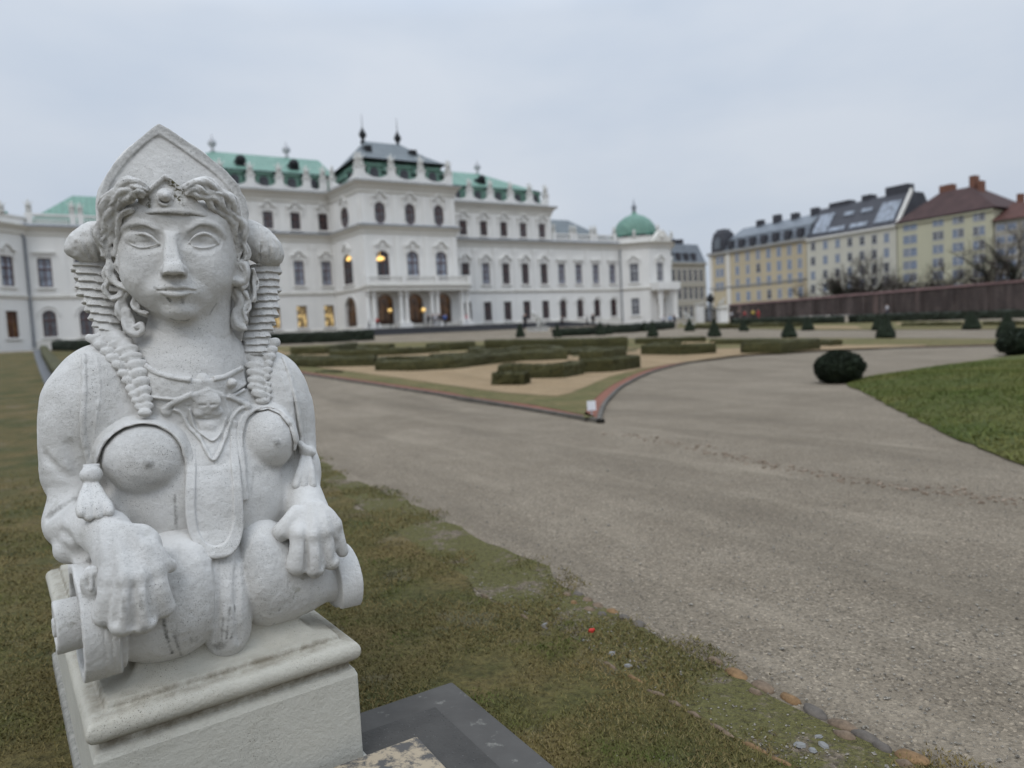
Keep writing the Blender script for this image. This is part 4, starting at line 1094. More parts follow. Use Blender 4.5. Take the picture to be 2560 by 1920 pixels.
    sweep('cornice', mid, [(0, Z2-.9), (.12, Z2-.8), (.14, Z2-.5), (.42, Z2-.2), (.6, Z2-.02), (0, Z2)], tr)
    sweep('flashing', mid, [(0, Z2+.01), (.62, Z2-.01), (.62, Z2+.08), (0, Z2+.3)], MAT['lead'])
    sweep('string_course', mid, [(0, Z1-.35), (.1, Z1-.28), (.2, Z1-.02), (0, Z1+.05)], tr)
    sweep('plinth', mid, [(.12, -1.0), (.12, .42), (.03, .5), (0, .5)], tr)
    # rusticated joints on the ground floor
    g = MB()
    for k in range(9):
        pass
    # ---- pilaster strips between bays
    for sg in (-1, 1):
        for x in (9.5, 12.7, 15.9, 19.1, 22.3, 25.2, 28.55, 31.7, 34.9):
            m = MB(); m.box(sg*x-.28, sg*x+.28, -.07, .002, Z1+.1, Z2-.95)
            if x < 26: m.box(sg*x-.28, sg*x+.28, -.07, .002, Z2+.3, Z3-1.25); m.box(sg*x-.4, sg*x+.4, -.12, .001, Z2-1.7, Z2-1.2)
            m.build('pilaster', pl, root)
    def onfacet(fc, us, w, z0, z1, name, t=.09):
        a, d, o, ln = fc
        for u in us:
            m = MB(); m.box(u-w, u+w, -t, .002, z0, z1); ob = m.build(name, pl, root); ob.location = (a[0], a[1], 0); ob.rotation_euler = (0, 0, math.atan2(d[1], d[0]))
    for fc, us in ((front, (.4, 4.15, 7.85, 11.5)), (side, (.5, 7.4)), (side2, (.6, 7.5))):
        onfacet(fc, us, .3, Z1+.1, Z2-.95, 'pilaster'); onfacet(fc, us, .3, Z2+.3, Z3-1.25, 'pilaster')
    # ---- porch of the centre block
    fy = -8.0
    g = MB(); g.box(-6.3, 6.3, fy-2.0, fy-.01, 4.25, 4.75); g.box(-6.5, 6.5, fy-2.2, fy-.008, 4.76, 4.95); g.build('porch_slab', tr, root)
    g = MB(); g.box(-6.3, 6.3, fy-2.0, fy-1.75, 4.96, 5.1); g.box(-6.35, 6.35, fy-2.05, fy-1.7, 5.75, 5.92)
    for i in range(64): g.lathe([(.05, 0), (.085, .2), (.05, .5), (.06, .64)], 6, (-6.15+i*.195, fy-1.87, 5.105))
    for x in (-6.3, -2.05, 2.05, 6.3): g.box(x-.22, x+.22, fy-2.08, fy-1.66, 4.955, 5.96)
    for sg in (-1, 1): g.box(sg*6.3-.12, sg*6.3+.12, fy-1.65, fy-.02, 4.96, 5.92)
    g.build('balcony', pl, root)
    for x in (-5.9, -1.95, 1.95, 5.9):
        g = MB(); g.box(x-.75, x+.75, fy-1.95, fy-.75, .0, .6)
        for dx in (-.36, .36): g.lathe([(.3, 0), (.3, .15), (.24, .22), (.2, 3.0), (.26, 3.1), (.32, 3.3), (.32, 3.6)], 12, (x+dx, fy-1.35, .605))
        g.box(x-.75, x+.75, fy-1.9, fy-.8, 4.206, 4.249); g.build('column', pl, root)
    for x in (-4.6, -.6): 
        g = MB(); g.ball((x, fy-3.6, 1.9), .24, 10, 8); ob = g.build('lamp', MAT['lamp'], root, True)
        g = MB(); g.tube([(x, fy-3.6, .05), (x, fy-3.6, 1.68)], .05); g.build('post', MAT['black'], ob)
    # ---- scalloped attic with trophies, dormers peeping between
    trophy = MB(); trophy.box(-.4, .4, -.35, .35, 0, .5); trophy.lathe([(.3, .5), (.42, .8), (.3, 1.2), (.16, 1.5), (.2, 1.7), (.05, 2.0)], 9, (0, 0, 0))
    for a in (-.7, .7): trophy.tube([(0, -.1, .6), (a*.5, -.15, 1.2), (a, -.1, 1.75)], [.12, .09, .03], 6)
    trophy.ball((0, -.2, 1.05), (.34, .2, .36), 8, 6); trophy.ball((.28, .05, .8), (.2, .2, .28), 7, 5); trophy.ball((-.3, .02, .75), (.2, .2, .25), 7, 5)
    to = trophy.build('trophy', MAT['sculpt'], root, True); first = [to]
    def put_trophy(x, y, z, rz=0, s=1.0):
        if first: o = first.pop()
        else: o = to.copy(); COL.objects.link(o)
        o.location = (x, y, z); o.rotation_euler = (0, 0, rz); o.scale = (s, s, s*pr.uniform(.92, 1.12))
    def attic(fc, cs, z, n0=None):
        """cs = pier centres along the facet; wall dips in a curve between them"""
        a, d, o, ln = fc; m = MB()
        for c0_, c1_ in zip(cs[:-1], cs[1:]):
            k = 9; xs = np.linspace(c0_, c1_, k); top = [z+.45+.95*abs(2*(x-c0_)/(c1_-c0_)-1)**2.2 for x in xs]
            m.prism([(xs[0], z)]+[(xs[-1], z)]+[(x, t) for x, t in zip(xs[::-1], top[::-1])], .15, .45)
        for c in cs: m.box(c-.42, c+.42, .1, .6, z, z+1.55); m.box(c-.5, c+.5, .02, .68, z+1.551, z+1.7)
        ob = m.build('attic_wall', pl, root); rz = math.atan2(d[1], d[0]); ob.location = (a[0], a[1], 0); ob.rotation_euler = (0, 0, rz)
        for c in cs: p = a+d*c-o*.35; put_trophy(p[0], p[1], z+1.7, rz, .8)
        for c0_, c1_ in zip(cs[:-1], cs[1:]):
            c = (c0_+c1_)/2; p = a+d*c-o*1.5
            m = MB(); m.box(-.85, .85, -.5, 1.2, 0, 1.5); m.prism([(-1.2, 1.5), (1.2, 1.5), (.8, 1.72), (-.8, 1.72)], -.65, 1.2)
            q = m.build('dormer', MAT['copper'], root); q.location = (p[0], p[1], z+.5); q.rotation_euler = (0, 0, rz)
            m = MB(); m.prism(arch(1.05, .1, 1.3), -.53, -.505); m.build('pane', MAT['pane_dark'], q)
    zt = Z3+.15
    for sg in (-1, 1):
        fc3 = facet((-25.5, 0), (-6.95, 0)) if sg < 0 else facet((6.95, 0), (25.5, 0))
        cs = sorted(sg*x-fc3[0][0] for x in (7.4, 9.4, 12.6, 15.85, 19.1, 22.3, 25.0)); attic(fc3, cs, zt)
    attic(front, [.45, 4.15, 7.85, 11.45], zt); attic(side, [.6, 7.2], zt); attic(side2, [.8, 7.4], zt)
    # ---- roofs
    def hip(name, rects, mat, parent=None):
        """stack of (x0, x1, y0, y1, z) rectangles joined by sloping faces"""
        V = []; F = []
        for x0, x1, y0, y1, z in rects: V += [(x0, y0, z), (x1, y0, z), (x1, y1, z), (x0, y1, z)]
        for k in range(len(rects)-1):
            for i in range(4): F.append((k*4+i, k*4+(i+1) % 4, k*4+4+(i+1) % 4, k*4+4+i))
        n = len(rects)-1; F.append((n*4, n*4+1, n*4+2, n*4+3))
        return mesh_obj(name, V, F, mat, parent or root)
    for sg in (-1, 1):
        X = lambda a, b: (min(sg*a, sg*b), max(sg*a, sg*b))
        hip('mansard', [(*X(5.5, 25.0), .7, 15.5, Z3+.1), (*X(5.5, 24.4), 1.9, 14.6, Z3+2.5)], MAT['copper'])
        hip('roof_eave', [(*X(5.5, 24.8), 1.5, 15.0, Z3+2.5), (*X(5.5, 24.8), 1.5, 15.0, Z3+2.68), (*X(5.5, 24.4), 1.9, 14.6, Z3+2.72)], MAT['black'])
        r = hip('roof', [(*X(5.5, 24.6), 1.75, 14.8, Z3+2.7), (*X(5.5, 18.5), 7.9, 8.6, Z3+6.1)], MAT['copper'])
        for x in (10, 16.2):
            m = MB(); m.box(sg*x-.55, sg*x+.55, 3.0, 5.2, Z3+3.0, Z3+4.3); m.ball((sg*x, 3.1, Z3+4.2), (.62, .4, .55), 8, 5); m.build('roof_hatch', MAT['black'], r)
        for x in (9.5, 18.4):
            m = MB(); m.lathe([(.25, 0), (.3, .3), (.1, .5), (.5, 1.0), (.5, 1.3), (.1, 1.8), (.05, 2.2)], 8, (sg*x, 8.2, Z3+6.0)); m.build('finial', MAT['wframe'], r, True)
        # low wing roof behind a balustrade
        hip('low_roof', [(*X(25.8, 37.6), 1.4, 13, Z2+.2), (*X(25.8, 37.4), 1.6, 12.8, Z2+1.0), (*X(25.8, 33.5), 6.8, 7.4, Z2+4.6)], MAT['slate'] if sg > 0 else MAT['copper'])
        m = MB(); m.box(*X(25.8, 37.8), .12, .42, Z2+.15, Z2+.4); m.box(*X(25.8, 37.8), .08, .46, Z2+1.15, Z2+1.35)
        piers = (26.1, 29.2, 29.9, 33.0, 33.7, 37.4)
        for x in piers: m.box(sg*x-.28, sg*x+.28, .05, .5, Z2+.1, Z2+1.5)
        for i in range(56):
            x = 26.0+i*.21
            if all(abs(x-p) > .36 for p in piers): m.lathe([(.05, 0), (.08, .25), (.04, .6), (.06, .74)], 5, (sg*x, .27, Z2+.405))
        m.build('balustrade', pl, root)
        for x in piers: put_trophy(sg*x, .27, Z2+1.5, 0, .62)
    for x in (39.5, 43.35, 47.2):
        for sg in (-1, 1): put_trophy(sg*x, -1.9 if x in (39.5, 47.2) else -3.0, Z2+.95 if x != 43.35 else Z2+1.75, 0, .6)
    hip('mansard', [(-5.9, 5.9, -7.3, 5, Z3+.1), (-5.4, 5.4, -6.5, 5, Z3+1.5), (-5.2, 5.2, -6.2, 5, Z3+2.9)], MAT['copper'])
    hip('roof_eave', [(-5.45, 5.45, -6.55, 5, Z3+1.42), (-5.55, 5.55, -6.7, 5, Z3+1.6), (-5.3, 5.3, -6.4, 5, Z3+1.66)], MAT['black'])
    hip('roof_eave', [(-5.55, 5.55, -6.6, 6, Z3+2.85), (-5.75, 5.75, -6.85, 6, Z3+3.05), (-5.6, 5.6, -6.6, 6, Z3+3.12)], MAT['black'])
    r = hip('roof', [(-5.65, 5.65, -6.7, 6, Z3+3.1), (-4.2, 4.2, -4.8, 4.5, Z3+4.2), (-2.3, 2.3, -1.2, .4, Z3+6.5)], MAT['slate'])
    for x in (-2.3, 2.3):
        m = MB(); m.lathe([(.3, 0), (.34, .25), (.14, .5), (.42, .9), (.46, 1.2), (.24, 1.6), (.05, 2.0), (.02, 3.6)], 10, (x, -.4, Z3+6.4)); m.build('finial', MAT['black'], r, True)
    for x, y in ((-3.2, -3.9), (2.6, -3.8)):
        m = MB(); m.box(x-.4, x+.4, y-.7, y+.8, Z3+3.7, Z3+5.1); m.build('roof_hatch', MAT['black'], r)
    for x in (-3.6, 0, 3.6):
        m = MB(); m.box(x-.5, x+.5, -6.75, -5.5, Z3+1.75, Z3+2.6); m.build('dormer', MAT['black'], root)
    # rear closing walls and floors so that nothing is a shell from another side
    m = MB(); m.box(-25.4, 25.4, 1.0, 15.4, -.3, Z3-.1); m.box(-37.8, -25.41, 1.0, 13, -.3, Z2-.1); m.box(25.41, 37.8, 1.0, 13, -.3, Z2-.1); m.box(-5.2, 5.2, -7.0, .99, -.3, Z3-.1); m.build('core', pl, root)
    return root
# ------------------------------------------------------------------ ground materials
def gravel_mat(name, a, b, c):
    M = NM(name, .95, .15); v = M.coord('Object')
    big = M.noise(v, .22, 5, .6, 1.0); mid = M.noise(v, 1.7, 5, .65); fine = M.noise(v, 42, 3, .7)
    col = M.ramp(big, [(.3, a), (.7, b)])
    col = M.mix(M.math('MULTIPLY', M.ramp(mid, [(.42, 0.), (.68, 1.)]), .45), col, c)
    vo = M.node('ShaderNodeTexVoronoi'); vo.inputs['Scale'].default_value = 95; M.l.new(v, vo.inputs['Vector'])
    grain = M.ramp(vo.outputs['Color'], [(.0, .22), (.4, .8), (.75, 1.0), (1., 2.0)])
    col = M.mix(.75, col, grain, 'MULTIPLY')
    col = M.mix(M.math('MULTIPLY', M.ramp(fine, [(.58, 0.), (.7, 1.)]), .5), col, (.10, .09, .08))
    mp = M.node('ShaderNodeMapping'); mp.inputs['Rotation'].default_value = (0, 0, -math.atan2(.857, -.515)); M.l.new(v, mp.inputs[0])
    mp2 = M.node('ShaderNodeMapping'); mp2.inputs['Scale'].default_value = (.16, .75, 1); M.l.new(mp.outputs[0], mp2.inputs[0])
    wet = M.ramp(M.noise(mp2.outputs[0], 1.5, 6, .65), [(.47, 0.), (.66, 1.)])
    wet = M.math('MULTIPLY', wet, M.ramp(mid, [(.3, .35), (.6, 1.)]))
    col = M.mix(M.math('MULTIPLY', wet, .5), col, tuple(x*.5 for x in a))
    dry = M.ramp(M.noise(mp2.outputs[0], 2.3, 5, .6), [(.55, 0.), (.72, 1.)]); col = M.mix(M.math('MULTIPLY', dry, .35), col, tuple(x*1.25 for x in c))
    M.color(col); M.bump(M.math('ADD', vo.outputs['Distance'], M.math('MULTIPLY', mid, 1.5)), .7, .012); return M.m
def grass_mat(name, green, straw, dark, dirt=.0):
    M = NM(name, .9, .15); v = M.coord('Object')
    n1 = M.noise(v, .9, 5, .6); n2 = M.noise(v, 5, 4, .65); n3 = M.noise(v, 38, 3, .7)
    col = M.mix(M.ramp(n1, [(.36, 0.), (.62, 1.)]), green, straw)
    col = M.mix(M.math('MULTIPLY', M.ramp(n2, [(.5, 0.), (.72, 1.)]), .7), col, dark)
    col = M.mix(.75, col, M.ramp(n3, [(.3, .45), (.5, .95), (.75, 1.6)]), 'MULTIPLY')
    if dirt: col = M.mix(M.math('MULTIPLY', M.ramp(M.noise(v, 2.1, 5, .7), [(.56, 0.), (.66, 1.)]), dirt), col, (.17, .145, .115))
    M.color(col); M.bump(n3, .9, .03); return M.m
MAT['gravel'] = gravel_mat('path_gravel', (.172, .140, .101), (.235, .194, .144), (.28, .235, .176))
MAT['grass'] = grass_mat('winter_grass', (.056, .058, .018), (.125, .09, .036), (.032, .036, .011), .3)
MAT['grass_band'] = grass_mat('parterre_grass', (.10, .095, .035), (.16, .125, .055), (.06, .062, .022))
MAT['grass_green'] = grass_mat('green_lawn', (.058, .074, .017), (.105, .100, .030), (.036, .050, .012))
def verge_mat():
    M = NM('thin_verge', .95, .15); v = M.coord('Object')
    g = M.mix(M.ramp(M.noise(v, 42, 3, .7), [(.35, .4), (.65, 1.5)]), (.05, .04, .025), (.115, .105, .04), 'MIX')
    vo = M.node('ShaderNodeTexVoronoi'); vo.inputs['Scale'].default_value = 80; M.l.new(v, vo.inputs['Vector'])
    e = M.mix(.7, (.165, .132, .096), M.ramp(vo.outputs['Color'], [(.0, .35), (.5, .9), (1., 1.7)]), 'MULTIPLY')
    f = M.math('ADD', M.math('MULTIPLY', M.noise(v, 2.6, 5, .7), .75), M.math('MULTIPLY', M.noise(v, 16, 3, .7), .3))
    M.color(M.mix(M.ramp(f, [(.55, 0.), (.62, 1.)]), g, e)); M.bump(M.math('ADD', M.noise(v, 42, 3, .7), vo.outputs['Distance']), .9, .018); return M.m
MAT['verge'] = verge_mat()
MAT['plot'] = grass_mat('brown_plot', (.075, .068, .026), (.125, .095, .045), (.045, .042, .018))
MAT['sand'] = gravel_mat('tan_sand', (.27, .19, .105), (.315, .225, .13), (.35, .26, .16))
MAT['brick'] = simple('brick_edging', (.17, .065, .04), .9, .3, 9, .01)
MAT['kerb'] = simple('grey_kerb_stone', (.095, .085, .07), .85, .3, 4, .01)
MAT['slab_path'] = simple('grey_path_slabs', (.125, .127, .13), .9, .15, 2, 0, .1)

CREASE = [Q1, Q0]
def drape(name, pts, off, mat, kind='structure'):
    """flat polygon (world x, y) laid on the terrain; cut along the creases so that it lies true"""
    bm = bmesh.new(); vs = [bm.verts.new((p[0], p[1], 0)) for p in pts]
    es = [bm.edges.new((vs[i], vs[(i+1) % len(vs)])) for i in range(len(vs))]
    bmesh.ops.triangle_fill(bm, edges=es, use_beauty=True)
    for q in CREASE:
        c = P0+GN*q
        bmesh.ops.bisect_plane(bm, geom=bm.verts[:]+bm.edges[:]+bm.faces[:], plane_co=(c[0], c[1], 0), plane_no=(GN[0], GN[1], 0))
    for v in bm.verts: v.co.z = terrain(v.co.x, v.co.y)+off
    bmesh.ops.recalc_face_normals(bm, faces=bm.faces)
    for f in bm.faces:
        if f.normal.z < 0: f.normal_flip()
    me = bpy.data.meshes.new(name); bm.to_mesh(me); bm.free(); me.materials.append(mat)
    o = link(bpy.data.objects.new(name, me))
    if kind: tag(o, kind=kind)
    return o
def H2(uv): return [tuple(hit(u, v)[:2]) for u, v in uv]
def wob(pts, step, amp, seed=1, closed=True):
    """resample an outline and let it waver, as grass edges do"""
    r = np.random.default_rng(seed); out = []; n = len(pts)
    for i in range(n if closed else n-1):
        a, b = np.array(pts[i]), np.array(pts[(i+1) % n]); k = int(min(60, max(1, np.linalg.norm(b-a)//step)))
        for t in range(k): out.append(tuple(a+(b-a)*t/k+(r.normal(0, amp, 2) if t or True else 0)))
    if not closed: out.append(tuple(pts[-1]))
    return out

VERGE = [(740, 1100), (795, 1140), (879, 1199), (997, 1243), (1126, 1308), (1225, 1357), (1339, 1406), (1418, 1466), (1600, 1556), (1678, 1604), (1752, 1643), (1826, 1677), (1938, 1730), (2090, 1808), (2242, 1877), (2338, 1920), (2560, 2010)]
INNER = [(760, 1180), (900, 1268), (1096, 1406), (1210, 1490), (1309, 1540), (1418, 1594), (1521, 1663), (1620, 1718), (1700, 1762), (1765, 1812), (1839, 1847), (1921, 1899), (1969, 1920), (2200, 2040)]
PARTER = [(640, 917), (775, 940), (920, 962), (1100, 990), (1300, 1024), (1503, 1059), (1509, 1030), (1524, 1003), (1560, 968), (1605, 944), (1660, 924), (1750, 905), (1900, 887), (2150, 875), (2400, 868), (2520, 864)]
def bank(pts, mat):
    """lawn on a low bank: rises from its edge, uneven on top; short turf blades over it"""
    bm = bmesh.new(); vs = [bm.verts.new((p[0], p[1], 0)) for p in pts]
    bmesh.ops.triangle_fill(bm, edges=[bm.edges.new((vs[i], vs[(i+1) % len(vs)])) for i in range(len(vs))], use_beauty=True)
    P = np.array(pts); lo, hi = P.min(0), P.max(0)
    for ax in (0, 1):
        for t in np.arange(lo[ax], min(hi[ax], lo[ax]+26), .45):
            c = [0, 0, 0]; c[ax] = t; n_ = [0, 0, 0]; n_[ax] = 1
            bmesh.ops.bisect_plane(bm, geom=bm.verts[:]+bm.edges[:]+bm.faces[:], plane_co=c, plane_no=n_)
    def edge(x, y):
        best = np.full(np.shape(x), 1e9)
        for a, b in zip(P, np.roll(P, -1, 0)):
            d = b-a; t = np.clip(((x-a[0])*d[0]+(y-a[1])*d[1])/(d @ d+1e-12), 0, 1); best = np.minimum(best, np.hypot(x-a[0]-t*d[0], y-a[1]-t*d[1]))
        return best
    def rise(x, y, e): return 0.03+.26*(1-np.exp(-e/1.5))*(e > 0)+.03*np.sin(x*1.7+y)*np.clip(e, 0, 1)
    bm.verts.ensure_lookup_table(); xy = np.array([(v.co.x, v.co.y) for v in bm.verts]); e = edge(xy[:, 0], xy[:, 1]); z = rise(xy[:, 0], xy[:, 1], e)
    for v, h, ee in zip(bm.verts, z, e): v.co.z = terrain(v.co.x, v.co.y)+(h if ee > .01 else .012)
    bmesh.ops.recalc_face_normals(bm, faces=bm.faces); me = bpy.data.meshes.new('lawn'); bm.to_mesh(me); bm.free(); me.materials.append(mat)
    me.polygons.foreach_set('use_smooth', [True]*len(me.polygons)); tag(link(bpy.data.objects.new('lawn', me)), kind='structure')
    r = np.random.default_rng(55); x = r.uniform(lo[0], min(hi[0], lo[0]+9), 260000); y = r.uniform(lo[1], hi[1], 260000)
    ins = np.zeros(len(x), bool)
    for a, b in zip(P, np.roll(P, -1, 0)): ins ^= ((a[1] > y) != (b[1] > y)) & (x < (b[0]-a[0])*(y-a[1])/(b[1]-a[1]+1e-12)+a[0])
    ins &= y < 16; x, y = x[ins][:70000], y[ins][:70000]; e = edge(x, y); n = len(x)
    h = r.uniform(.015, .05, n); w = r.uniform(.006, .011, n); a = r.uniform(0, 6.28, n); b = r.uniform(0, 6.28, n); ln = h*r.uniform(.3, 1.4, n)
    base = np.stack([x, y, np.array([terrain(p, q) for p, q in zip(x, y)])+rise(x, y, e)-.01], 1); V = np.empty((n, 3, 3)); c, s = np.cos(a)*w, np.sin(a)*w
    V[:, 0] = base+np.stack([c, s, 0*c], 1); V[:, 1] = base-np.stack([c, s, 0*c], 1); V[:, 2] = base+np.stack([np.cos(b)*ln, np.sin(b)*ln, h], 1)
    tag(np_mesh('grass', V.reshape(-1, 3), np.arange(n*3).reshape(-1, 3), MAT['blades_green'], None, False), kind='stuff')
def grounds():
    S = lambda a, b: P0+FD*a+GN*b
    # the ground: one sheet to the horizon, creased where the slope begins and ends
    V = []; F = []
    for q in (-2500, Q0, 40, Q1, 400):
        for s_ in (-2500, 0, 2500): p = S(s_, q); V.append((p[0], p[1], ZT*min(1, max(0, (Q1-q)/(Q1-Q0)))))
    for i in range(4):
        for j in range(2): F.append((i*3+j, i*3+j+1, i*3+j+4, i*3+j+3))
    g = mesh_obj('ground', V, F, MAT['gravel']); tag(g, kind='structure')
    # lawn the statue stands on: everything left of the gravel edge
    vg = H2(VERGE); inn = H2(INNER)
    far = np.array(vg[0]); sd = -GN
    edge = [tuple(far+sd*t) for t in (58, 45, 34, 24, 16, 9, 4)]
    lawn = edge+vg[1:]
    left = [tuple(np.array(lawn[-1])+np.array([0, -4])), (-14, -4), tuple(np.array(edge[0])-FD*40)]
    drape('lawn', wob(edge+inn[1:], .22, .018, 3, False)+left, .008, MAT['grass'])
    drape('verge', wob(edge[3:]+vg[1:], .14, .022, 4, False)+[tuple(p) for p in inn[::-1]], .004, MAT['verge'])
    # grey slab path and the bed beside it on the far left
    drape('path', H2([(77, 867), (88, 897), (99, 930), (150, 1060), (215, 1060), (166, 985), (130, 930), (109, 893), (94, 867)]), .03, MAT['slab_path'])
    # parterre: kerb, brick line, grass band, tan sand
    o = np.array(H2(PARTER)); farE = H2([(2520, 851), (2000, 848), (1560, 849), (1200, 855), (900, 864), (640, 876)])
    # smooth the curved side
    o = np.concatenate([o[:6], crom(o[5:], 4)[1:]])
    full = [tuple(p) for p in o]+farE
    def inset(k, dist):
        c = []
        n = len(full)
        for i in range(len(o)):
            p, a_, b_ = np.array(full[i]), np.array(full[i-1 if i else i]), np.array(full[i+1])
            e0 = (p-a_)/(np.linalg.norm(p-a_)+1e-9) if i else (b_-p)/np.linalg.norm(b_-p); e1 = (b_-p)/(np.linalg.norm(b_-p)+1e-9)
            n0 = np.array([-e0[1], e0[0]]); n1 = np.array([-e1[1], e1[0]]); m = n0+n1; m /= max(.45, m@n0); c.append(tuple(p+m*dist))
        return c+[tuple(np.array(q)) for q in farE]
    drape('kerb', full, .05, MAT['kerb']); drape('brick_strip', inset(0, .07), .056, MAT['brick']); drape('grass_strip', inset(0, .27), .064, MAT['grass_band'])
    sand = H2([(640, 900), (750, 917), (949, 944), (1177, 978), (1391, 999), (1425, 991), (1456, 978), (1488, 963), (1525, 948), (1600, 929), (1699, 912), (1850, 892), (2037, 880), (2315, 869), (2315, 866), (2037, 867), (1700, 880), (1560, 872), (1220, 880), (900, 889), (700, 880)])
    drape('sand', sand, .072, MAT['sand'])
    for pl_ in ([(660, 898), (940, 908), (1100, 902), (1060, 893), (860, 898), (680, 890)], [(1060, 898), (1290, 888), (1420, 884), (1410, 878), (1240, 882), (1080, 888)], [(700, 884), (1050, 884), (1040, 879), (720, 879)], [(1430, 897), (1590, 882), (1600, 874), (1450, 880)], [(1620, 884), (1780, 880), (1800, 872), (1640, 872)], [(960, 924), (1180, 914), (1170, 906), (980, 914)]):
        drape('grass_plot', H2(pl_), .08, MAT['plot'])
    kb = [(a_, b_) for a_, b_ in zip(full[:len(o)-1], full[1:len(o)])]
    m = MB()
    for a_, b_ in kb:
        a_, b_ = np.array(a_), np.array(b_); d_ = (b_-a_)/(np.linalg.norm(b_-a_)+1e-9); n_ = np.array([-d_[1], d_[0]])*.06
        za, zb = terrain(*a_), terrain(*b_)
        P = [(*a_, za-.05), (*b_, zb-.05), (*b_, zb+.06), (*a_, za+.06), (*(a_+n_), za+.06), (*(b_+n_), zb+.06), (*(b_+n_), zb-.05), (*(a_+n_), za-.05)]
        m.add(P, [(0, 1, 2, 3), (3, 2, 5, 4), (4, 5, 6, 7)])
    tag(m.build('kerb', MAT['kerb']), kind='structure')
    # lawn on the right
    rl = [(2118, 964), (2180, 992), (2250, 1030), (2330, 1070), (2400, 1103), (2480, 1136), (2560, 1168), (2700, 1220), (3000, 1300)]
    up = [(3000, 848), (2700, 870), (2560, 890), (2420, 908), (2300, 924), (2200, 940), (2140, 952)]
    bank(wob(H2(rl), .25, .015, 8, False)+H2(up)[::1], MAT['grass_green'])
    # second parterre beyond the cross path
    drape('lawn', H2([(1690, 820), (2050, 826), (2700, 823), (2700, 801), (2050, 806), (1700, 808)]), .03, MAT['grass_band'])
    drape('sand', H2([(2010, 822), (2160, 823), (2140, 817), (2030, 816)]), .04, MAT['sand']); drape('sand', H2([(2240, 812), (2420, 811), (2420, 807), (2240, 808)]), .04, MAT['sand'])
    drape('lawn', H2([(690, 877), (930, 865), (1180, 858), (1180, 853), (930, 858), (690, 868)]), .03, MAT['grass_band'])
    return lawn, vg, inn

# ------------------------------------------------------------------ planting
def leaf_mat(name, a, b, c):
    M = NM(name, .75, .25); v = M.coord('Object')
    col = M.ramp(M.noise(v, 14, 4, .7), [(.3, a), (.55, b), (.75, c)])
    col = M.mix(.5, col, M.ramp(M.noise(v, 1.3, 3), [(.3, .6), (.7, 1.4)]), 'MULTIPLY')
    M.color(col); M.bump(M.noise(v, 45, 3, .7), .9, .03); return M.m
MAT['box_leaf'] = leaf_mat('box_hedge_leaves', (.030, .030, .011), (.060, .056, .019), (.115, .09, .032))
MAT['yew'] = leaf_mat('dark_yew_leaves', (.008, .012, .006), (.014, .022, .009), (.026, .036, .014))
MAT['hedge_dark'] = leaf_mat('dark_hedge_leaves', (.010, .014, .009), (.018, .024, .013), (.03, .036, .018))
def leafy(name, V, F, mat, r, n, size, parent=None):
    """a clipped green body: its skin roughened, with small leaves standing off it"""
    V = np.array(V, float); F = list(F)
    V = V + r.normal(0, size*.35, V.shape)
    tris = [f for f in F]; cen = []; nor = []; area = []
    for f in tris:
        a, b, c = V[f[0]], V[f[1]], V[f[2]]; nn = np.cross(b-a, c-a); l = np.linalg.norm(nn)+1e-9; area.append(l); nor.append(nn/l)
    area = np.array(area); pick = r.choice(len(tris), n, p=area/area.sum())
    LV = list(map(tuple, V)); LF = list(F)
    ctr = V.mean(0)
    for i in pick:
        f = tris[i]; w = r.dirichlet(np.ones(len(f))); p = sum(V[j]*x for j, x in zip(f, w)); nn = nor[i]
        if nn @ (p-ctr) < 0: nn = -nn
        t = r.normal(0, 1, 3); t = np.cross(nn, t); t /= np.linalg.norm(t)+1e-9
        tip = p+nn*size*r.uniform(.3, 1.3)+t*size*r.uniform(.2, .8); s2 = np.cross(nn, t)*size*.35
        k = len(LV); LV += [tuple(p+s2), tuple(p-s2), tuple(tip)]; LF.append((k, k+1, k+2))
    o = mesh_obj(name, LV, LF, mat, parent, False)
    return o
def hedge(pts, wid, hgt, mat, label, group, n=900, seed=0, leaf=.035, name='hedge', step=.35, round_top=.0):
    r = np.random.default_rng(100+seed); P = [np.array(p[:2], float) for p in pts]; Q = [P[0]]
    for a, b in zip(P[:-1], P[1:]):
        k = max(1, int(np.linalg.norm(b-a)/step)); Q += [a+(b-a)*t/k for t in range(1, k+1)]
    sec = [(-.5, 0), (-.52, .5), (-.5, .9), (-.42, 1.0), (0, 1.02), (.42, 1.0), (.5, .9), (.52, .5), (.5, 0)]
    o0 = Q[0]; z0 = terrain(*o0); V = []; F = []; m = len(sec)
    for i, p in enumerate(Q):
        d = Q[min(i+1, len(Q)-1)]-Q[max(i-1, 0)]; d /= np.linalg.norm(d); nn = np.array([-d[1], d[0]])
        for x, z in sec: V.append((p[0]+nn[0]*x*wid-o0[0], p[1]+nn[1]*x*wid-o0[1], terrain(*p)-z0+z*hgt+.02))
    for i in range(len(Q)-1):
        for j in range(m-1): F.append((i*m+j, (i+1)*m+j, (i+1)*m+j+1, i*m+j+1))
    F += [(j, j+1, 4) for j in range(0, 3)]+[(j, j+1, 4) for j in range(5, 8)]+[(0, 4, 8)]
    e = (len(Q)-1)*m; F += [(e+j+1, e+j, e+4) for j in range(0, 3)]+[(e+j+1, e+j, e+4) for j in range(5, 8)]+[(e+8, e+4, e)]
    o = leafy(name, V, F, mat, r, n, leaf); o.location = (o0[0], o0[1], z0); return tag(o, label, 'hedge', group)
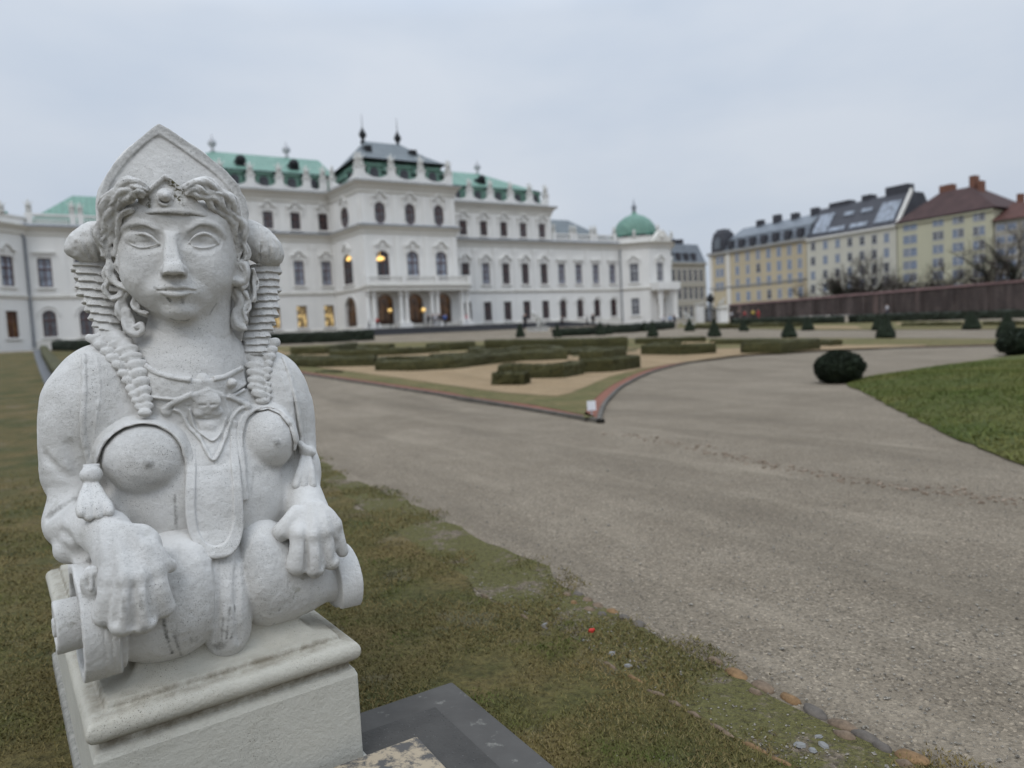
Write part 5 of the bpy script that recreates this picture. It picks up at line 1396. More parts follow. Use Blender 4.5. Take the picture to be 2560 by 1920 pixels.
def topiary(u, v, wpx, hpx, label, group, kind='cone', seed=0, n=1500):
    p = hit(u, v); dist = (p-CAM) @ _F; k = dist/FPX; R = wpx*k/2; Hh = hpx*k; r = np.random.default_rng(300+seed)
    V = []; F = []; nr, ns = 14, 20
    for j in range(nr+1):
        t = j/nr
        if kind == 'cone':
            rad = R*np.interp(t, [0, .05, .14, .5, .8, .95, 1], [.86, .98, 1.0, .62, .30, .12, .01]); z = Hh*t
        else:
            a = -1.25+t*(math.pi/2+1.25); rad = R*max(.01, math.cos(a)); z = Hh*(math.sin(a)+math.sin(1.25))/(1+math.sin(1.25))
        for i in range(ns):
            a = 2*math.pi*i/ns; rr = rad*(1+.03*math.sin(3*a+j+seed)); V.append((rr*math.cos(a), rr*math.sin(a), z))
    for j in range(nr):
        for i in range(ns): F.append((j*ns+i, j*ns+(i+1) % ns, (j+1)*ns+(i+1) % ns, (j+1)*ns+i))
    F.append(tuple(range(ns)))
    o = leafy('topiary' if kind == 'cone' else 'ball_shrub', V, F, MAT['yew'], r, n, R*.085+.008)
    o.location = (p[0], p[1], p[2]); return tag(o, label, 'topiary' if kind == 'cone' else 'shrub', group)

def planting():
    g = 'clipped cone topiaries in rows'
    cones = [(1301, 843, 24, 36, 'small dark cone topiary before the palace steps, leftmost of the row'), (1394, 843, 22, 34, 'small dark cone topiary, second from left, in front of white sculpture'),
             (1502, 838, 28, 34, 'broad dark cone topiary before the low wing, pressed against another'), (1522, 836, 20, 28, 'low dark bush pressed against a broad cone topiary'),
             (1611, 829, 16, 28, 'narrow cone topiary half hidden behind another below the domed pavilion'), (1632, 842, 28, 42, 'cone topiary below the domed pavilion, on near side of the path'),
             (1724, 828, 26, 32, 'small cone topiary left of the iron gate'), (1786, 842, 34, 44, 'cone topiary directly in front of the iron gate'),
             (1860, 828, 24, 30, 'small cone topiary below left end of the brick wall'), (1973, 844, 38, 47, 'mid-sized cone topiary standing alone beside the light cross path'),
             (2020, 826, 30, 37, 'cone topiary behind the cross path, right of the one standing alone'), (2195, 826, 30, 40, 'dark cone topiary mostly hidden behind a large green one'),
             (2214, 846, 46, 62, 'large greenish cone topiary overlapping a darker one behind'), (2429, 824, 41, 48, 'broad cone topiary at far side of the path, near the right edge'),
             (2518, 845, 50, 66, 'tallest cone topiary, above the ball shrub at right edge')]
    for i, (u, v, w, h, l) in enumerate(cones): topiary(u, v, w, h, l, g, 'cone', i, 900)
    topiary(2098, 957, 114, 78, 'round clipped ball shrub at the tip of the right lawn', 'clipped ball shrubs', 'ball', 40, 5000)
    topiary(2566, 888, 122, 64, 'round clipped ball shrub cut off by right edge of the photo', 'clipped ball shrubs', 'ball', 41, 4000)
    B = 'low box hedges of the parterre'; bl = MAT['box_leaf']
    def hz(uv, wid, hpx, lab, seed, n=1500, mat=None, grp=B, leaf=.034):
        pts = [hit(u, v) for u, v in uv]; d = np.mean([(p-CAM) @ _F for p in pts]); hedge(pts, wid, hpx*d/FPX, mat or bl, lab, grp, n, seed, leaf)
    hz([(1240, 966), (1318, 966)], .62, 33, 'short oval stub of box hedge nearest the parterre corner', 1, 2500)
    hz([(1262, 946), (1330, 950), (1400, 949), (1440, 940)], .5, 36, 'box hedge directly behind the short oval stub', 2, 2500)
    hz([(1452, 936), (1520, 934), (1584, 924)], .5, 36, 'box hedge running right from behind the stub towards the sand', 3, 2200)
    hz([(1450, 903), (1500, 902), (1548, 893)], .6, 25, 'short raised box hedge block with dark flat front in mid parterre', 4)
    hz([(950, 930), (1040, 931), (1130, 926), (1220, 914), (1300, 906), (1418, 902)], .5, 26, 'long curving box hedge across the middle of the near bed', 5, 2800)
    hz([(735, 919), (820, 921), (940, 918)], .5, 23, 'straight box hedge beside the statue\'s shoulder, nearest row', 6, 1800)
    hz([(735, 889), (810, 888), (882, 876)], .6, 20, 'box hedge beside the statue\'s shoulder, third row', 7, 1200)
    hz([(830, 895), (920, 893), (1020, 889), (1092, 884)], .6, 18, 'dark narrow box hedge between two straight rows, second row', 8, 1500)
    hz([(1072, 880), (1120, 879), (1178, 875)], .8, 21, 'short thick box hedge below the palace steps', 9, 1000)
    hz([(1222, 873), (1330, 873), (1450, 872), (1566, 868)], .8, 24, 'longest straight box hedge along far side of the parterre', 10, 2200)
    hz([(1290, 890), (1380, 890), (1448, 886)], .7, 15, 'low brownish box hedge in the parterre centre', 11, 1000)
    hz([(1614, 889), (1700, 891), (1778, 886)], .6, 27, 'box hedge with a row of tan dry stalks on top', 12, 1800)
    hz([(1856, 887), (1940, 885), (2034, 876)], .6, 29, 'large box hedge block at right end of the parterre', 13, 1800)
    hz([(1780, 863), (1900, 862), (2000, 865), (2092, 868)], .7, 15, 'thin low box hedge behind the right end block', 14, 1200)
    hz([(1592, 862), (1680, 861), (1758, 858)], .8, 16, 'low box hedge behind the one with dry stalks', 15, 1000)
    hz([(700, 903), (780, 904), (860, 906), (940, 904)], .5, 14, 'lowest box hedge strip between the two left rows', 16, 1200)
    hz([(1060, 912), (1140, 908), (1230, 898), (1300, 893)], .5, 16, 'short brownish hedge curl inside the long curving hedge', 17, 1200)
    hz([(800, 935), (850, 936)], .4, 6, 'tiny clipped tuft of box beside the sand edge', 18, 300)
    for i, (a, b, v) in enumerate(((880, 980, 874), (1180, 1216, 878))): hz([(a, v), (b, v-1)], .6, 12, ('pale brown stub of hedge at parterre far left', 'pale brown stub of hedge below the stairs')[i], 19+i, 500)
    def curl(u, v, ru, rv, a0, a1, hpx, lab, seed, n=900, wid=.42): hz([(u+ru*math.cos(t), v+rv*math.sin(t)) for t in np.linspace(a0, a1, 9)], wid, hpx, lab, seed, n)
    curl(700, 905, 60, 6, .3, 5.6, 12, 'curled box hedge loop just right of the statue arm', 60); curl(1010, 910, 66, 7, 2.6, 7.6, 13, 'curled box hedge loop inside the long curving hedge, left one', 61)
    curl(1170, 902, 56, 6, 3.3, 8.6, 12, 'curled box hedge loop inside the long curving hedge, middle one', 62); curl(1340, 882, 60, 5, 2.8, 7.4, 13, 'curled box hedge loop behind the raised block', 63)
    curl(960, 880, 62, 4, .2, 4.4, 12, 'curled box hedge loop before the lit windows', 64); curl(1470, 884, 46, 4, 3.4, 8.8, 12, 'curled box hedge loop right of the parterre centre', 65)
    curl(1690, 872, 60, 4, 2.9, 6.6, 13, 'curled box hedge arc behind the dry stalks', 66); curl(1230, 882, 50, 4, 0, 4, 12, 'curled box hedge loop at far middle of the parterre', 67)
    hz([(1080, 900), (1180, 893), (1280, 884)], .4, 12, 'slanting low box hedge through the middle of the bed', 68, 1000); hz([(1420, 893), (1500, 884), (1560, 879)], .4, 13, 'slanting low box hedge behind the raised block', 69, 900)
    D = 'tall dark hedges along the palace and wall'; hd = MAT['hedge_dark']
    hz([(640, 864), (700, 860), (800, 857), (928, 850)], 1.2, 25, 'long dark clipped hedge below the lit ground floor windows', 30, 3000, hd, D, .09)
    hz([(150, 876), (210, 877), (330, 872)], 1.2, 24, 'dark clipped hedge behind the statue\'s left shoulder', 31, 2000, hd, D, .08)
    hz([(1385, 841), (1440, 839), (1480, 837)], 1.2, 17, 'dark hedge below the arched windows, left of a gap', 32, 1200, hd, D, .09)
    hz([(1492, 835), (1560, 832), (1672, 822)], 1.2, 18, 'dark hedge running below the domed pavilion', 33, 1800, hd, D, .09)
    hz([(1830, 815), (1960, 811), (2110, 808)], 1.5, 17, 'dark hedge below left half of the brick wall', 34, 2000, hd, D, .1)
    hz([(2132, 808), (2300, 802), (2460, 797), (2640, 792)], 1.5, 19, 'dark hedge below right half of the brick wall', 35, 2600, hd, D, .1)
    hz([(1740, 822), (1800, 822), (1850, 821)], 1.0, 10, 'low brown-green hedge in front of the iron gate', 36, 800, bl, 'low hedges of the far parterre', .08)
    hz([(1880, 818), (2000, 817)], 1.0, 9, 'low brown-green hedge below the wall, left one', 37, 800, bl, 'low hedges of the far parterre', .08)
    hz([(2260, 816), (2400, 815)], 1.0, 8, 'low brown-green hedge below the wall, middle one beside sand', 38, 800, bl, 'low hedges of the far parterre', .08)
    hz([(2460, 814), (2620, 812)], 1.0, 9, 'low brown-green hedge below the wall at the right edge', 39, 800, bl, 'low hedges of the far parterre', .08)
    # edge hedge along the slab path
    hz([(101, 870), (116, 892), (140, 927), (190, 1000)], .5, 10, 'low dark hedge edging the grey slab path at far left', 50, 1500)
    # dry stalks on one hedge
    r = np.random.default_rng(5); m = MB(); a, b = hit(1716, 886), hit(1776, 886); k = ((a-CAM) @ _F)/FPX
    for i in range(60):
        q = a+(b-a)*r.random()+np.array([r.normal(0, .15), r.normal(0, .15), 0]); z = terrain(*q[:2])+24*k
        m.tube([(q[0], q[1], z-.1), (q[0]+r.normal(0, .03), q[1], z+.10*r.uniform(.5, 1.3))], [.012, .004], 4); m.ball((q[0], q[1], z+.07), .035, 6, 4)
    tag(m.build('dry_stalks', simple('dry_stalks', (.42, .31, .18), .9, .3, 20)), 'pale tan dry flower stalks rising from a box hedge', 'flowers')

def near_ground(vg, inn):
    """short winter turf, loose stones and edging near the camera"""
    r = np.random.default_rng(21)
    vgp, inp = np.array(vg), np.array(inn)
    def side(P, x, y):
        """signed distance to a polyline, positive on the statue's side"""
        best = np.full(x.shape, 1e9); sg = np.zeros(x.shape)
        for a, b in zip(P[:-1], P[1:]):
            d = b-a; t = np.clip(((x-a[0])*d[0]+(y-a[1])*d[1])/(d@d), 0, 1); dx, dy = x-a[0]-t*d[0], y-a[1]-t*d[1]; dd = np.hypot(dx, dy)
            s_ = np.sign(d[0]*dy-d[1]*dx); m = dd < best; best = np.where(m, dd, best); sg = np.where(m, s_, sg)
        return -best*np.sign(sg) if side.flip else best*np.sign(sg)
    side.flip = False; t_ = side(vgp, np.array([-2.5]), np.array([2.5])); side.flip = bool(t_[0] < 0)
    N = 520000
    rad = 1.7+10*r.random(N)**1.7; ang = r.uniform(-.78, .62, N); x = rad*np.sin(ang); y = rad*np.cos(ang)
    dv, di = side(vgp, x, y), side(inp, x, y)
    patch = np.sin(x*5.1+np.sin(y*4.3)*1.3)+np.sin(y*6.7+x*2.1)+np.sin(x*11.3-y*9.1)*.6+r.normal(0, .5, N)
    keep = (di > .0) & (patch > -1.2) | (di > -.12) & (patch > 0) | (dv > .0) & (patch > .5) | (dv > -.10) & (dv < .10) & (patch > 1.0)
    keep &= r.random(N) < .8*np.clip((10.5-rad)/4.5, 0, 1)
    x, y, rad = x[keep], y[keep], rad[keep]; n = len(x)
    h = r.uniform(.004, .012, n)*(1+.15*rad); w = r.uniform(.0013, .0024, n)*(1+.22*rad); a = r.uniform(0, 6.28, n); lean = r.uniform(.3, 1.6, n)*h; b = r.uniform(0, 6.28, n)
    base = np.stack([x, y, np.array([terrain(p, q) for p, q in zip(x, y)])+.006], 1)
    V = np.empty((n, 3, 3)); c, s = np.cos(a)*w, np.sin(a)*w
    V[:, 0] = base+np.stack([c, s, 0*c], 1); V[:, 1] = base-np.stack([c, s, 0*c], 1); V[:, 2] = base+np.stack([np.cos(b)*lean, np.sin(b)*lean, h], 1)
    o = np_mesh('grass', V.reshape(-1, 3), np.arange(n*3).reshape(-1, 3), MAT['blades'], None, False); tag(o, kind='stuff')
    # loose pebbles
    N = 26000; rad = 1.8+8*r.random(N)**1.5; ang = r.uniform(-.3, .62, N); x = rad*np.sin(ang); y = rad*np.cos(ang); dv, di = side(vgp, x, y), side(inp, x, y)
    pt = np.sin(x*3.3)+np.sin(y*4.1+x)+r.normal(0, .6, N); keep = (dv < .03) & (r.random(N) < .55) | (di < 0) & (dv > 0) & (pt > .2) | (di > 0) & (di < .55) & (pt > 1.35) & (x > 0)
    x, y, rad = x[keep], y[keep], rad[keep]; n = len(x)
    sz = r.gamma(2.0, .0011, n)+.0012; oc = np.array([(1, 0, 0), (-1, 0, 0), (0, 1, 0), (0, -1, 0), (0, 0, .75), (0, 0, -.6)]); f = np.array([(0, 2, 4), (2, 1, 4), (1, 3, 4), (3, 0, 4), (2, 0, 5), (1, 2, 5), (3, 1, 5), (0, 3, 5)])
    V = oc[None]*sz[:, None, None]*r.uniform(.6, 1.3, (n, 6, 1)); t = r.uniform(0, 6.28, n)[:, None]
    V = np.stack([V[:, :, 0]*np.cos(t)-V[:, :, 1]*np.sin(t), V[:, :, 0]*np.sin(t)+V[:, :, 1]*np.cos(t), V[:, :, 2]], 2)+np.stack([x, y, np.array([terrain(p, q) for p, q in zip(x, y)])+.006], 1)[:, None, :]
    o = np_mesh('pebbles', V.reshape(-1, 3), (f[None]+np.arange(n)[:, None, None]*6).reshape(-1, 3), MAT['pebble'], None, False); tag(o, kind='stuff')
    # edging stones: each one its own thing
    def stone(uv, ln, wd, hg, mat, lab, grp, seed, ang=None):
        q = np.random.default_rng(seed); p = hit(*uv); ln *= .95; wd *= .9; m = MB(); m.ball((0, 0, 0), (ln/2, wd/2, hg), 14, 8)
        m.V = [tuple(np.sign(c)*abs(c)**.85*(abs(s_)**.15) if s_ else 0 for c, s_ in zip(v, (ln/2, wd/2, hg))) for v in m.V]
        m.V = [(x*(1+.10*math.sin(5*y/wd+seed)), y*(1+.12*math.sin(4*x/ln+seed*2)), z*(1+.12*math.sin(9*x/ln+seed))) for x, y, z in m.V]
        o = m.build('edging_stone', mat, None, True); o.location = (p[0], p[1], p[2]-hg*.1); o.rotation_euler = (q.normal(0, .06), q.normal(0, .06), (ang if ang is not None else math.atan2(-.857, .515))+q.normal(0, .12)); return tag(o, lab, 'stone', grp)
    S1, S2, S3 = MAT['stone_orange'], MAT['stone_brown'], MAT['stone_dark']
    G1 = 'rounded edging stones between gravel and verge'
    seg = [((1418, 1488), .05, S2, 'small round tan stone at upper end of the cobble cluster'), ((1446, 1487), .06, S3, 'dark grey cobble second in the upper cluster row'), ((1468, 1500), .065, S2, 'light brown cobble at middle of the upper cluster row'),
           ((1494, 1515), .06, S2, 'round brown cobble beside the brightest orange one'), ((1531, 1530), .065, S1, 'brightest orange cobble in the upper cluster'), ((1562, 1547), .07, S3, 'long dark cobble after the orange one'),
           ((1597, 1562), .07, S3, 'dark cobble at lower end of the upper cluster'), ((1474, 1525), .06, S2, 'tan cobble in the cluster\'s inner row'), ((1434, 1508), .045, S1, 'small orange cobble in the cluster\'s inner row'), ((1505, 1537), .05, S3, 'half buried grey cobble in the cluster\'s inner row')]
    for i, (uv, sz_, mt, lb) in enumerate(seg): stone(uv, sz_*1.15, sz_*.8, .016, mt, lb, G1, 400+i)
    seg = [((1787, 1655), .075, S2, 'faint brown edging stone, first of the long row'), ((1842, 1688), .105, S1, 'oval ochre edging stone second in the long row'), ((1908, 1719), .115, S2, 'large oval ochre-brown edging stone with flat top'), ((1975, 1750), .09, S1, 'orange edging stone with grey end, mid row'),
           ((2036, 1782), .105, S3, 'long dark grey edging stone after the orange one'), ((2108, 1817), .105, S2, 'reddish brown edging stone in lower part of row'), ((2166, 1846), .10, S3, 'dark broken edging stone in lower part of row'), ((2206, 1872), .07, S3, 'small black edging stone before the bright last one'), ((2280, 1898), .115, S1, 'bright orange edging stone, last of the long row'),
           ((1888, 1734), .06, S2, 'brown stone tucked inside the row below the ochre one'), ((2110, 1842), .075, S2, 'red-brown stone tucked inside the lower row'), ((2262, 1916), .06, S2, 'yellow-brown stone fragment at the bottom of the row')]
    for i, (uv, sz_, mt, lb) in enumerate(seg): stone(uv, sz_, sz_*.55, .02, mt, lb, G1, 430+i)
    G2 = 'narrow edging stones set on edge along the lawn'
    seg = [((1215, 1495), .10, S2, 'thin grey-brown edging strip stone, farthest along the lawn'), ((1310, 1545), .09, S2, 'thin tan edging strip stone, second along the lawn'), ((1360, 1572), .07, S3, 'thin grey edging strip stone by the white flint'), ((1525, 1668), .10, S2, 'thin pinkish edging strip stone above the gravel patch'), ((1590, 1703), .09, S1, 'thin ochre edging strip stone, mid lawn edge'),
           ((1640, 1738), .09, S2, 'thin brown edging strip stone with mossy end'), ((1688, 1764), .075, S2, 'thin pale edging strip stone after the mossy one'), ((1738, 1793), .075, S2, 'thin beige edging strip stone, lower lawn edge'), ((1803, 1830), .13, S2, 'longest thin grey-brown edging strip stone'), ((1890, 1876), .11, S1, 'thin orange edging strip stone near the bottom'), ((1950, 1908), .09, S1, 'bright orange strip stone at bottom of the photo')]
    for i, (uv, sz_, mt, lb) in enumerate(seg): stone(uv, sz_, .026, .016, mt, lb, G2, 460+i)
    # rubble line across the gravel: loose stones, too many to count
    m = MB(); q = np.random.default_rng(9); line = H2([(1560, 1086), (1640, 1100), (1740, 1122), (1860, 1150), (2000, 1178), (2150, 1202), (2300, 1224), (2450, 1244), (2600, 1262)])
    line = crom(np.array(line), 12)
    for i in range(420):
        k = q.integers(0, len(line)-1); p = line[k]+(line[k+1]-line[k])*q.random()+q.normal(0, .085, 2); s_ = q.gamma(2, .0042)+.002
        m.ball((p[0], p[1], terrain(*p)+s_*.2), (s_*q.uniform(.7, 1.5), s_*q.uniform(.6, 1.2), s_*.55), 6, 4)
    tag(m.build('rubble', MAT['pebble_big']), kind='stuff')
    # dark slab with a lighter step on it, beside the pedestal
    c = np.array(on_z(1130, 1703, .05)[:2]); e1 = np.array([.53, -.848]); e2 = np.array([-.848, -.53])
    def block(name, p, l1, l2, z0, z1, mat, parent=None, bev=.008):
        V = [(*(p+e1*a+e2*b), z) for z in (z0, z1) for a, b in ((0, 0), (l1, 0), (l1, l2), (0, l2))]
        o = mesh_obj(name, V, [(0, 3, 2, 1), (4, 5, 6, 7), (0, 1, 5, 4), (1, 2, 6, 5), (2, 3, 7, 6), (3, 0, 4, 7)], mat, parent)
        if bev: mm = o.modifiers.new('bevel', 'BEVEL'); mm.width = bev; mm.segments = 2
        return o
    s_ = block('stone_slab', c, 1.5, .9, -.02, .05, MAT['slate_slab']); tag(s_, 'wide dark grey stone slab lying in grass beside the pedestal', 'slab')
    p = np.array(on_z(1088, 1766, .056)[:2]); block('rough_inset', p, 1.4, .75, .045, .054, MAT['slate_rough'], s_, 0)
    p = np.array(on_z(1042, 1838, .10)[:2]); t = block('stone_step', p, 1.1, .5, .054, .10, MAT['step_stone']); tag(t, 'small mottled sandstone step on the dark slab', 'step')
    # small things on the ground
    p = hit(1478, 1583); m = MB(); m.ball((0, 0, .01), (.013, .01, .012), 8, 5); m.ball((.012, .006, .012), (.008, .008, .008), 6, 4); o = m.build('litter', simple('red_litter', (.45, .03, .02), .5, .2, 9)); o.location = p; tag(o, 'tiny bright red scrap lying on the verge', 'litter')
    for i, (uv, s2, lb) in enumerate((((1462, 1604), .022, 'pale grey flint left of the red scrap'), ((1530, 1638), .035, 'flat grey stone chip on the grassy verge'), ((1570, 1668), .03, 'grey stone chip below the flat one on the verge'), ((1362, 1566), .03, 'white flint lying on the lawn edge'), ((2060, 1868), .03, 'pale angular chip nearest the bottom gravel'), ((2000, 1868), .035, 'light grey angular chip on lower verge'), ((2032, 1880), .028, 'bluish grey chip between two pale ones'), ((2046, 1845), .022, 'small slate chip on lower verge'))):
        p = hit(*uv); m = MB(); m.ball((0, 0, 0), (s2*.7, s2*.45, s2*.3), 6, 4); o = m.build('stone_chip', MAT['chip']); o.location = (p[0], p[1], p[2]+s2*.15); o.rotation_euler = (0, .2, i*1.3); tag(o, lb, 'stone', 'loose stone chips on the verge')
    # white name plate on a stick
    p = hit(1480, 1046); k = ((p-CAM) @ _F)/FPX; sg = empty('plant_sign', p, .2, 'small blank white sign on a stick at the parterre corner', 'sign')
    m = MB(); m.box(-11*k, 11*k, -.006, .006, 20*k, 44*k); m.build('plate', simple('white_enamel', (.72, .72, .74), .4, .05, 5), sg)
    m = MB(); m.box(-2*k, 2*k, .0065, .012, -.05, 40*k); m.build('stick', simple('grey_stick', (.35, .35, .36), .6, .2, 5), sg)
def _near_mats():
    M = NM('grass_blades', .8, .2); v = M.coord('Object')
    col = M.mix(M.ramp(M.noise(v, 1.1, 5, .6), [(.36, 0.), (.62, 1.)]), (.068, .072, .019), (.165, .12, .043))
    col = M.mix(M.math('MULTIPLY', M.ramp(M.noise(v, 90, 2, .6), [(.45, 0.), (.6, 1.)]), .7), col, (.21, .16, .075))
    col = M.mix(M.math('MULTIPLY', M.ramp(M.noise(v, 2.7, 3, .6), [(.52, 0.), (.68, 1.)]), .8), col, (.062, .090, .016)); M.color(col); MAT['blades'] = M.m
    M = NM('green_blades', .8, .2); v = M.coord('Object')
    col = M.mix(M.ramp(M.noise(v, .7, 5, .6), [(.40, 0.), (.66, 1.)]), (.072, .098, .020), (.16, .15, .046))
    col = M.mix(M.math('MULTIPLY', M.ramp(M.noise(v, 50, 2, .6), [(.45, 0.), (.6, 1.)]), .5), col, (.11, .13, .035)); M.color(col); MAT['blades_green'] = M.m
    for nm, lo_, hi_ in (('pebble', (.09, .08, .065), (.30, .27, .225)), ('pebble_big', (.105, .074, .05), (.25, .195, .145))):
        M = NM(nm, .85, .2); v = M.coord('Object'); M.color(M.ramp(M.noise(v, 130 if nm == 'pebble' else 30, 1, .5), [(.35, lo_), (.65, hi_)])); MAT[nm] = M.m
    MAT['stone_orange'] = simple('ochre_stone', (.175, .105, .050), .9, .5, 30, .006); MAT['stone_brown'] = simple('brown_stone', (.14, .10, .067), .9, .5, 30, .004)
    MAT['stone_dark'] = simple('dark_stone', (.10, .085, .07), .85, .35, 22, .004); MAT['chip'] = simple('grey_chip', (.19, .185, .175), .8, .2, 30, .004)
    M = NM('slate_slab', .9, .12); v = M.coord('Object'); c = M.ramp(M.noise(v, 5, 5, .6), [(.3, (.064, .060, .055)), (.7, (.090, .085, .078))])
    c = M.mix(M.math('MULTIPLY', M.ramp(M.noise(v, 22, 3, .6), [(.62, 0.), (.74, 1.)]), .5), c, (.26, .25, .22)); M.color(c); M.bump(M.noise(v, 40, 4), .3, .006); MAT['slate_slab'] = M.m
    M = NM('slate_rough', .9, .2); v = M.coord('Object'); c = M.ramp(M.noise(v, 7, 4, .6), [(.3, (.050, .047, .043)), (.7, (.072, .068, .062))])
    c = M.mix(M.ramp(M.noise(v, 160, 2, .6), [(.70, 0.), (.76, .7)]), c, (.26, .26, .26)); c = M.mix(M.ramp(M.voro(v, 60), [(.06, .9), (.14, 0.)]), c, (.012, .012, .014)); M.color(c); M.bump(M.noise(v, 90, 3), .6, .006); MAT['slate_rough'] = M.m
    M = NM('step_stone', .9, .2); v = M.coord('Object'); c = M.mix(M.ramp(M.noise(v, 11, 5, .75), [(.46, 0.), (.56, 1.)]), (.33, .27, .19), (.085, .08, .075)); M.color(c); M.bump(M.noise(v, 50, 4), .5, .008); MAT['step_stone'] = M.m
_near_mats()
# ------------------------------------------------------------------ the street behind the garden wall
def on_line(u, v, s_):
    """sight line meets the upright plane at facade coordinate s_, which runs along the street"""
    r = ray(u, v); t = (s_-(CAM[:2]-P0) @ FD)/(r[:2] @ FD); p = CAM+r*t
    return float((p[:2]-P0) @ GN), float(p[2])               # (distance towards the garden, height)
MAT['yellow'] = plaster('yellow_render', (.48, .405, .275)); MAT['cream'] = plaster('cream_render', (.53, .505, .42)); MAT['lemon'] = plaster('lemon_render', (.49, .465, .335))
MAT['beige'] = plaster('beige_render', (.36, .33, .27)); MAT['greystone'] = plaster('grey_stone', (.30, .29, .27))
MAT['red_tile'] = simple('red_roof_tiles', (.055, .030, .027), .85, .25, .7, .03); MAT['red_tile2'] = simple('orange_roof_tiles', (.08, .034, .026), .85, .25, .7, .03)
MAT['dark_roof'] = simple('dark_roof_sheet', (.045, .045, .052), .6, .2, .6); MAT['grey_roof'] = simple('grey_roof_sheet', (.13, .145, .16), .5, .25, .9)
MAT['skylight'] = glass('skylight_glass', (.17, .19, .22), .45); MAT['pane_blue'] = glass('blue_grey_glass', (.16, .20, .27), .2); MAT['chimney'] = simple('brick_chimney', (.16, .075, .05), .9, .3, 2, .02)
def brickwall():
    M = NM('old_brick_wall', .9, .15); v = M.coord('Object')
    b = M.node('ShaderNodeTexBrick'); b.inputs['Scale'].default_value = 1.0; b.inputs['Brick Width'].default_value = .5; b.inputs['Row Height'].default_value = .16; b.inputs['Mortar Size'].default_value = .02
    b.inputs['Color1'].default_value = (.085, .062, .055, 1); b.inputs['Color2'].default_value = (.060, .047, .044, 1); b.inputs['Mortar'].default_value = (.12, .10, .09, 1)
    mp = M.node('ShaderNodeMapping'); mp.inputs['Rotation'].default_value = (R_(90), 0, 0); M.l.new(v, mp.inputs[0]); M.l.new(mp.outputs[0], b.inputs['Vector'])
    st = M.ramp(M.noise(M.coord('Object', (.6, .6, .12)), 1.3, 5, .65), [(.45, .5), (.7, 1.25)])
    c = M.mix(.8, b.outputs['Color'], st, 'MULTIPLY'); c = M.mix(M.math('MULTIPLY', M.ramp(M.noise(M.coord('Object', (1.1, 1.1, .1)), .6, 4), [(.6, 0.), (.72, 1.)]), .6), c, (.22, .15, .13)); M.color(c); return M.m
MAT['brickwall'] = brickwall()
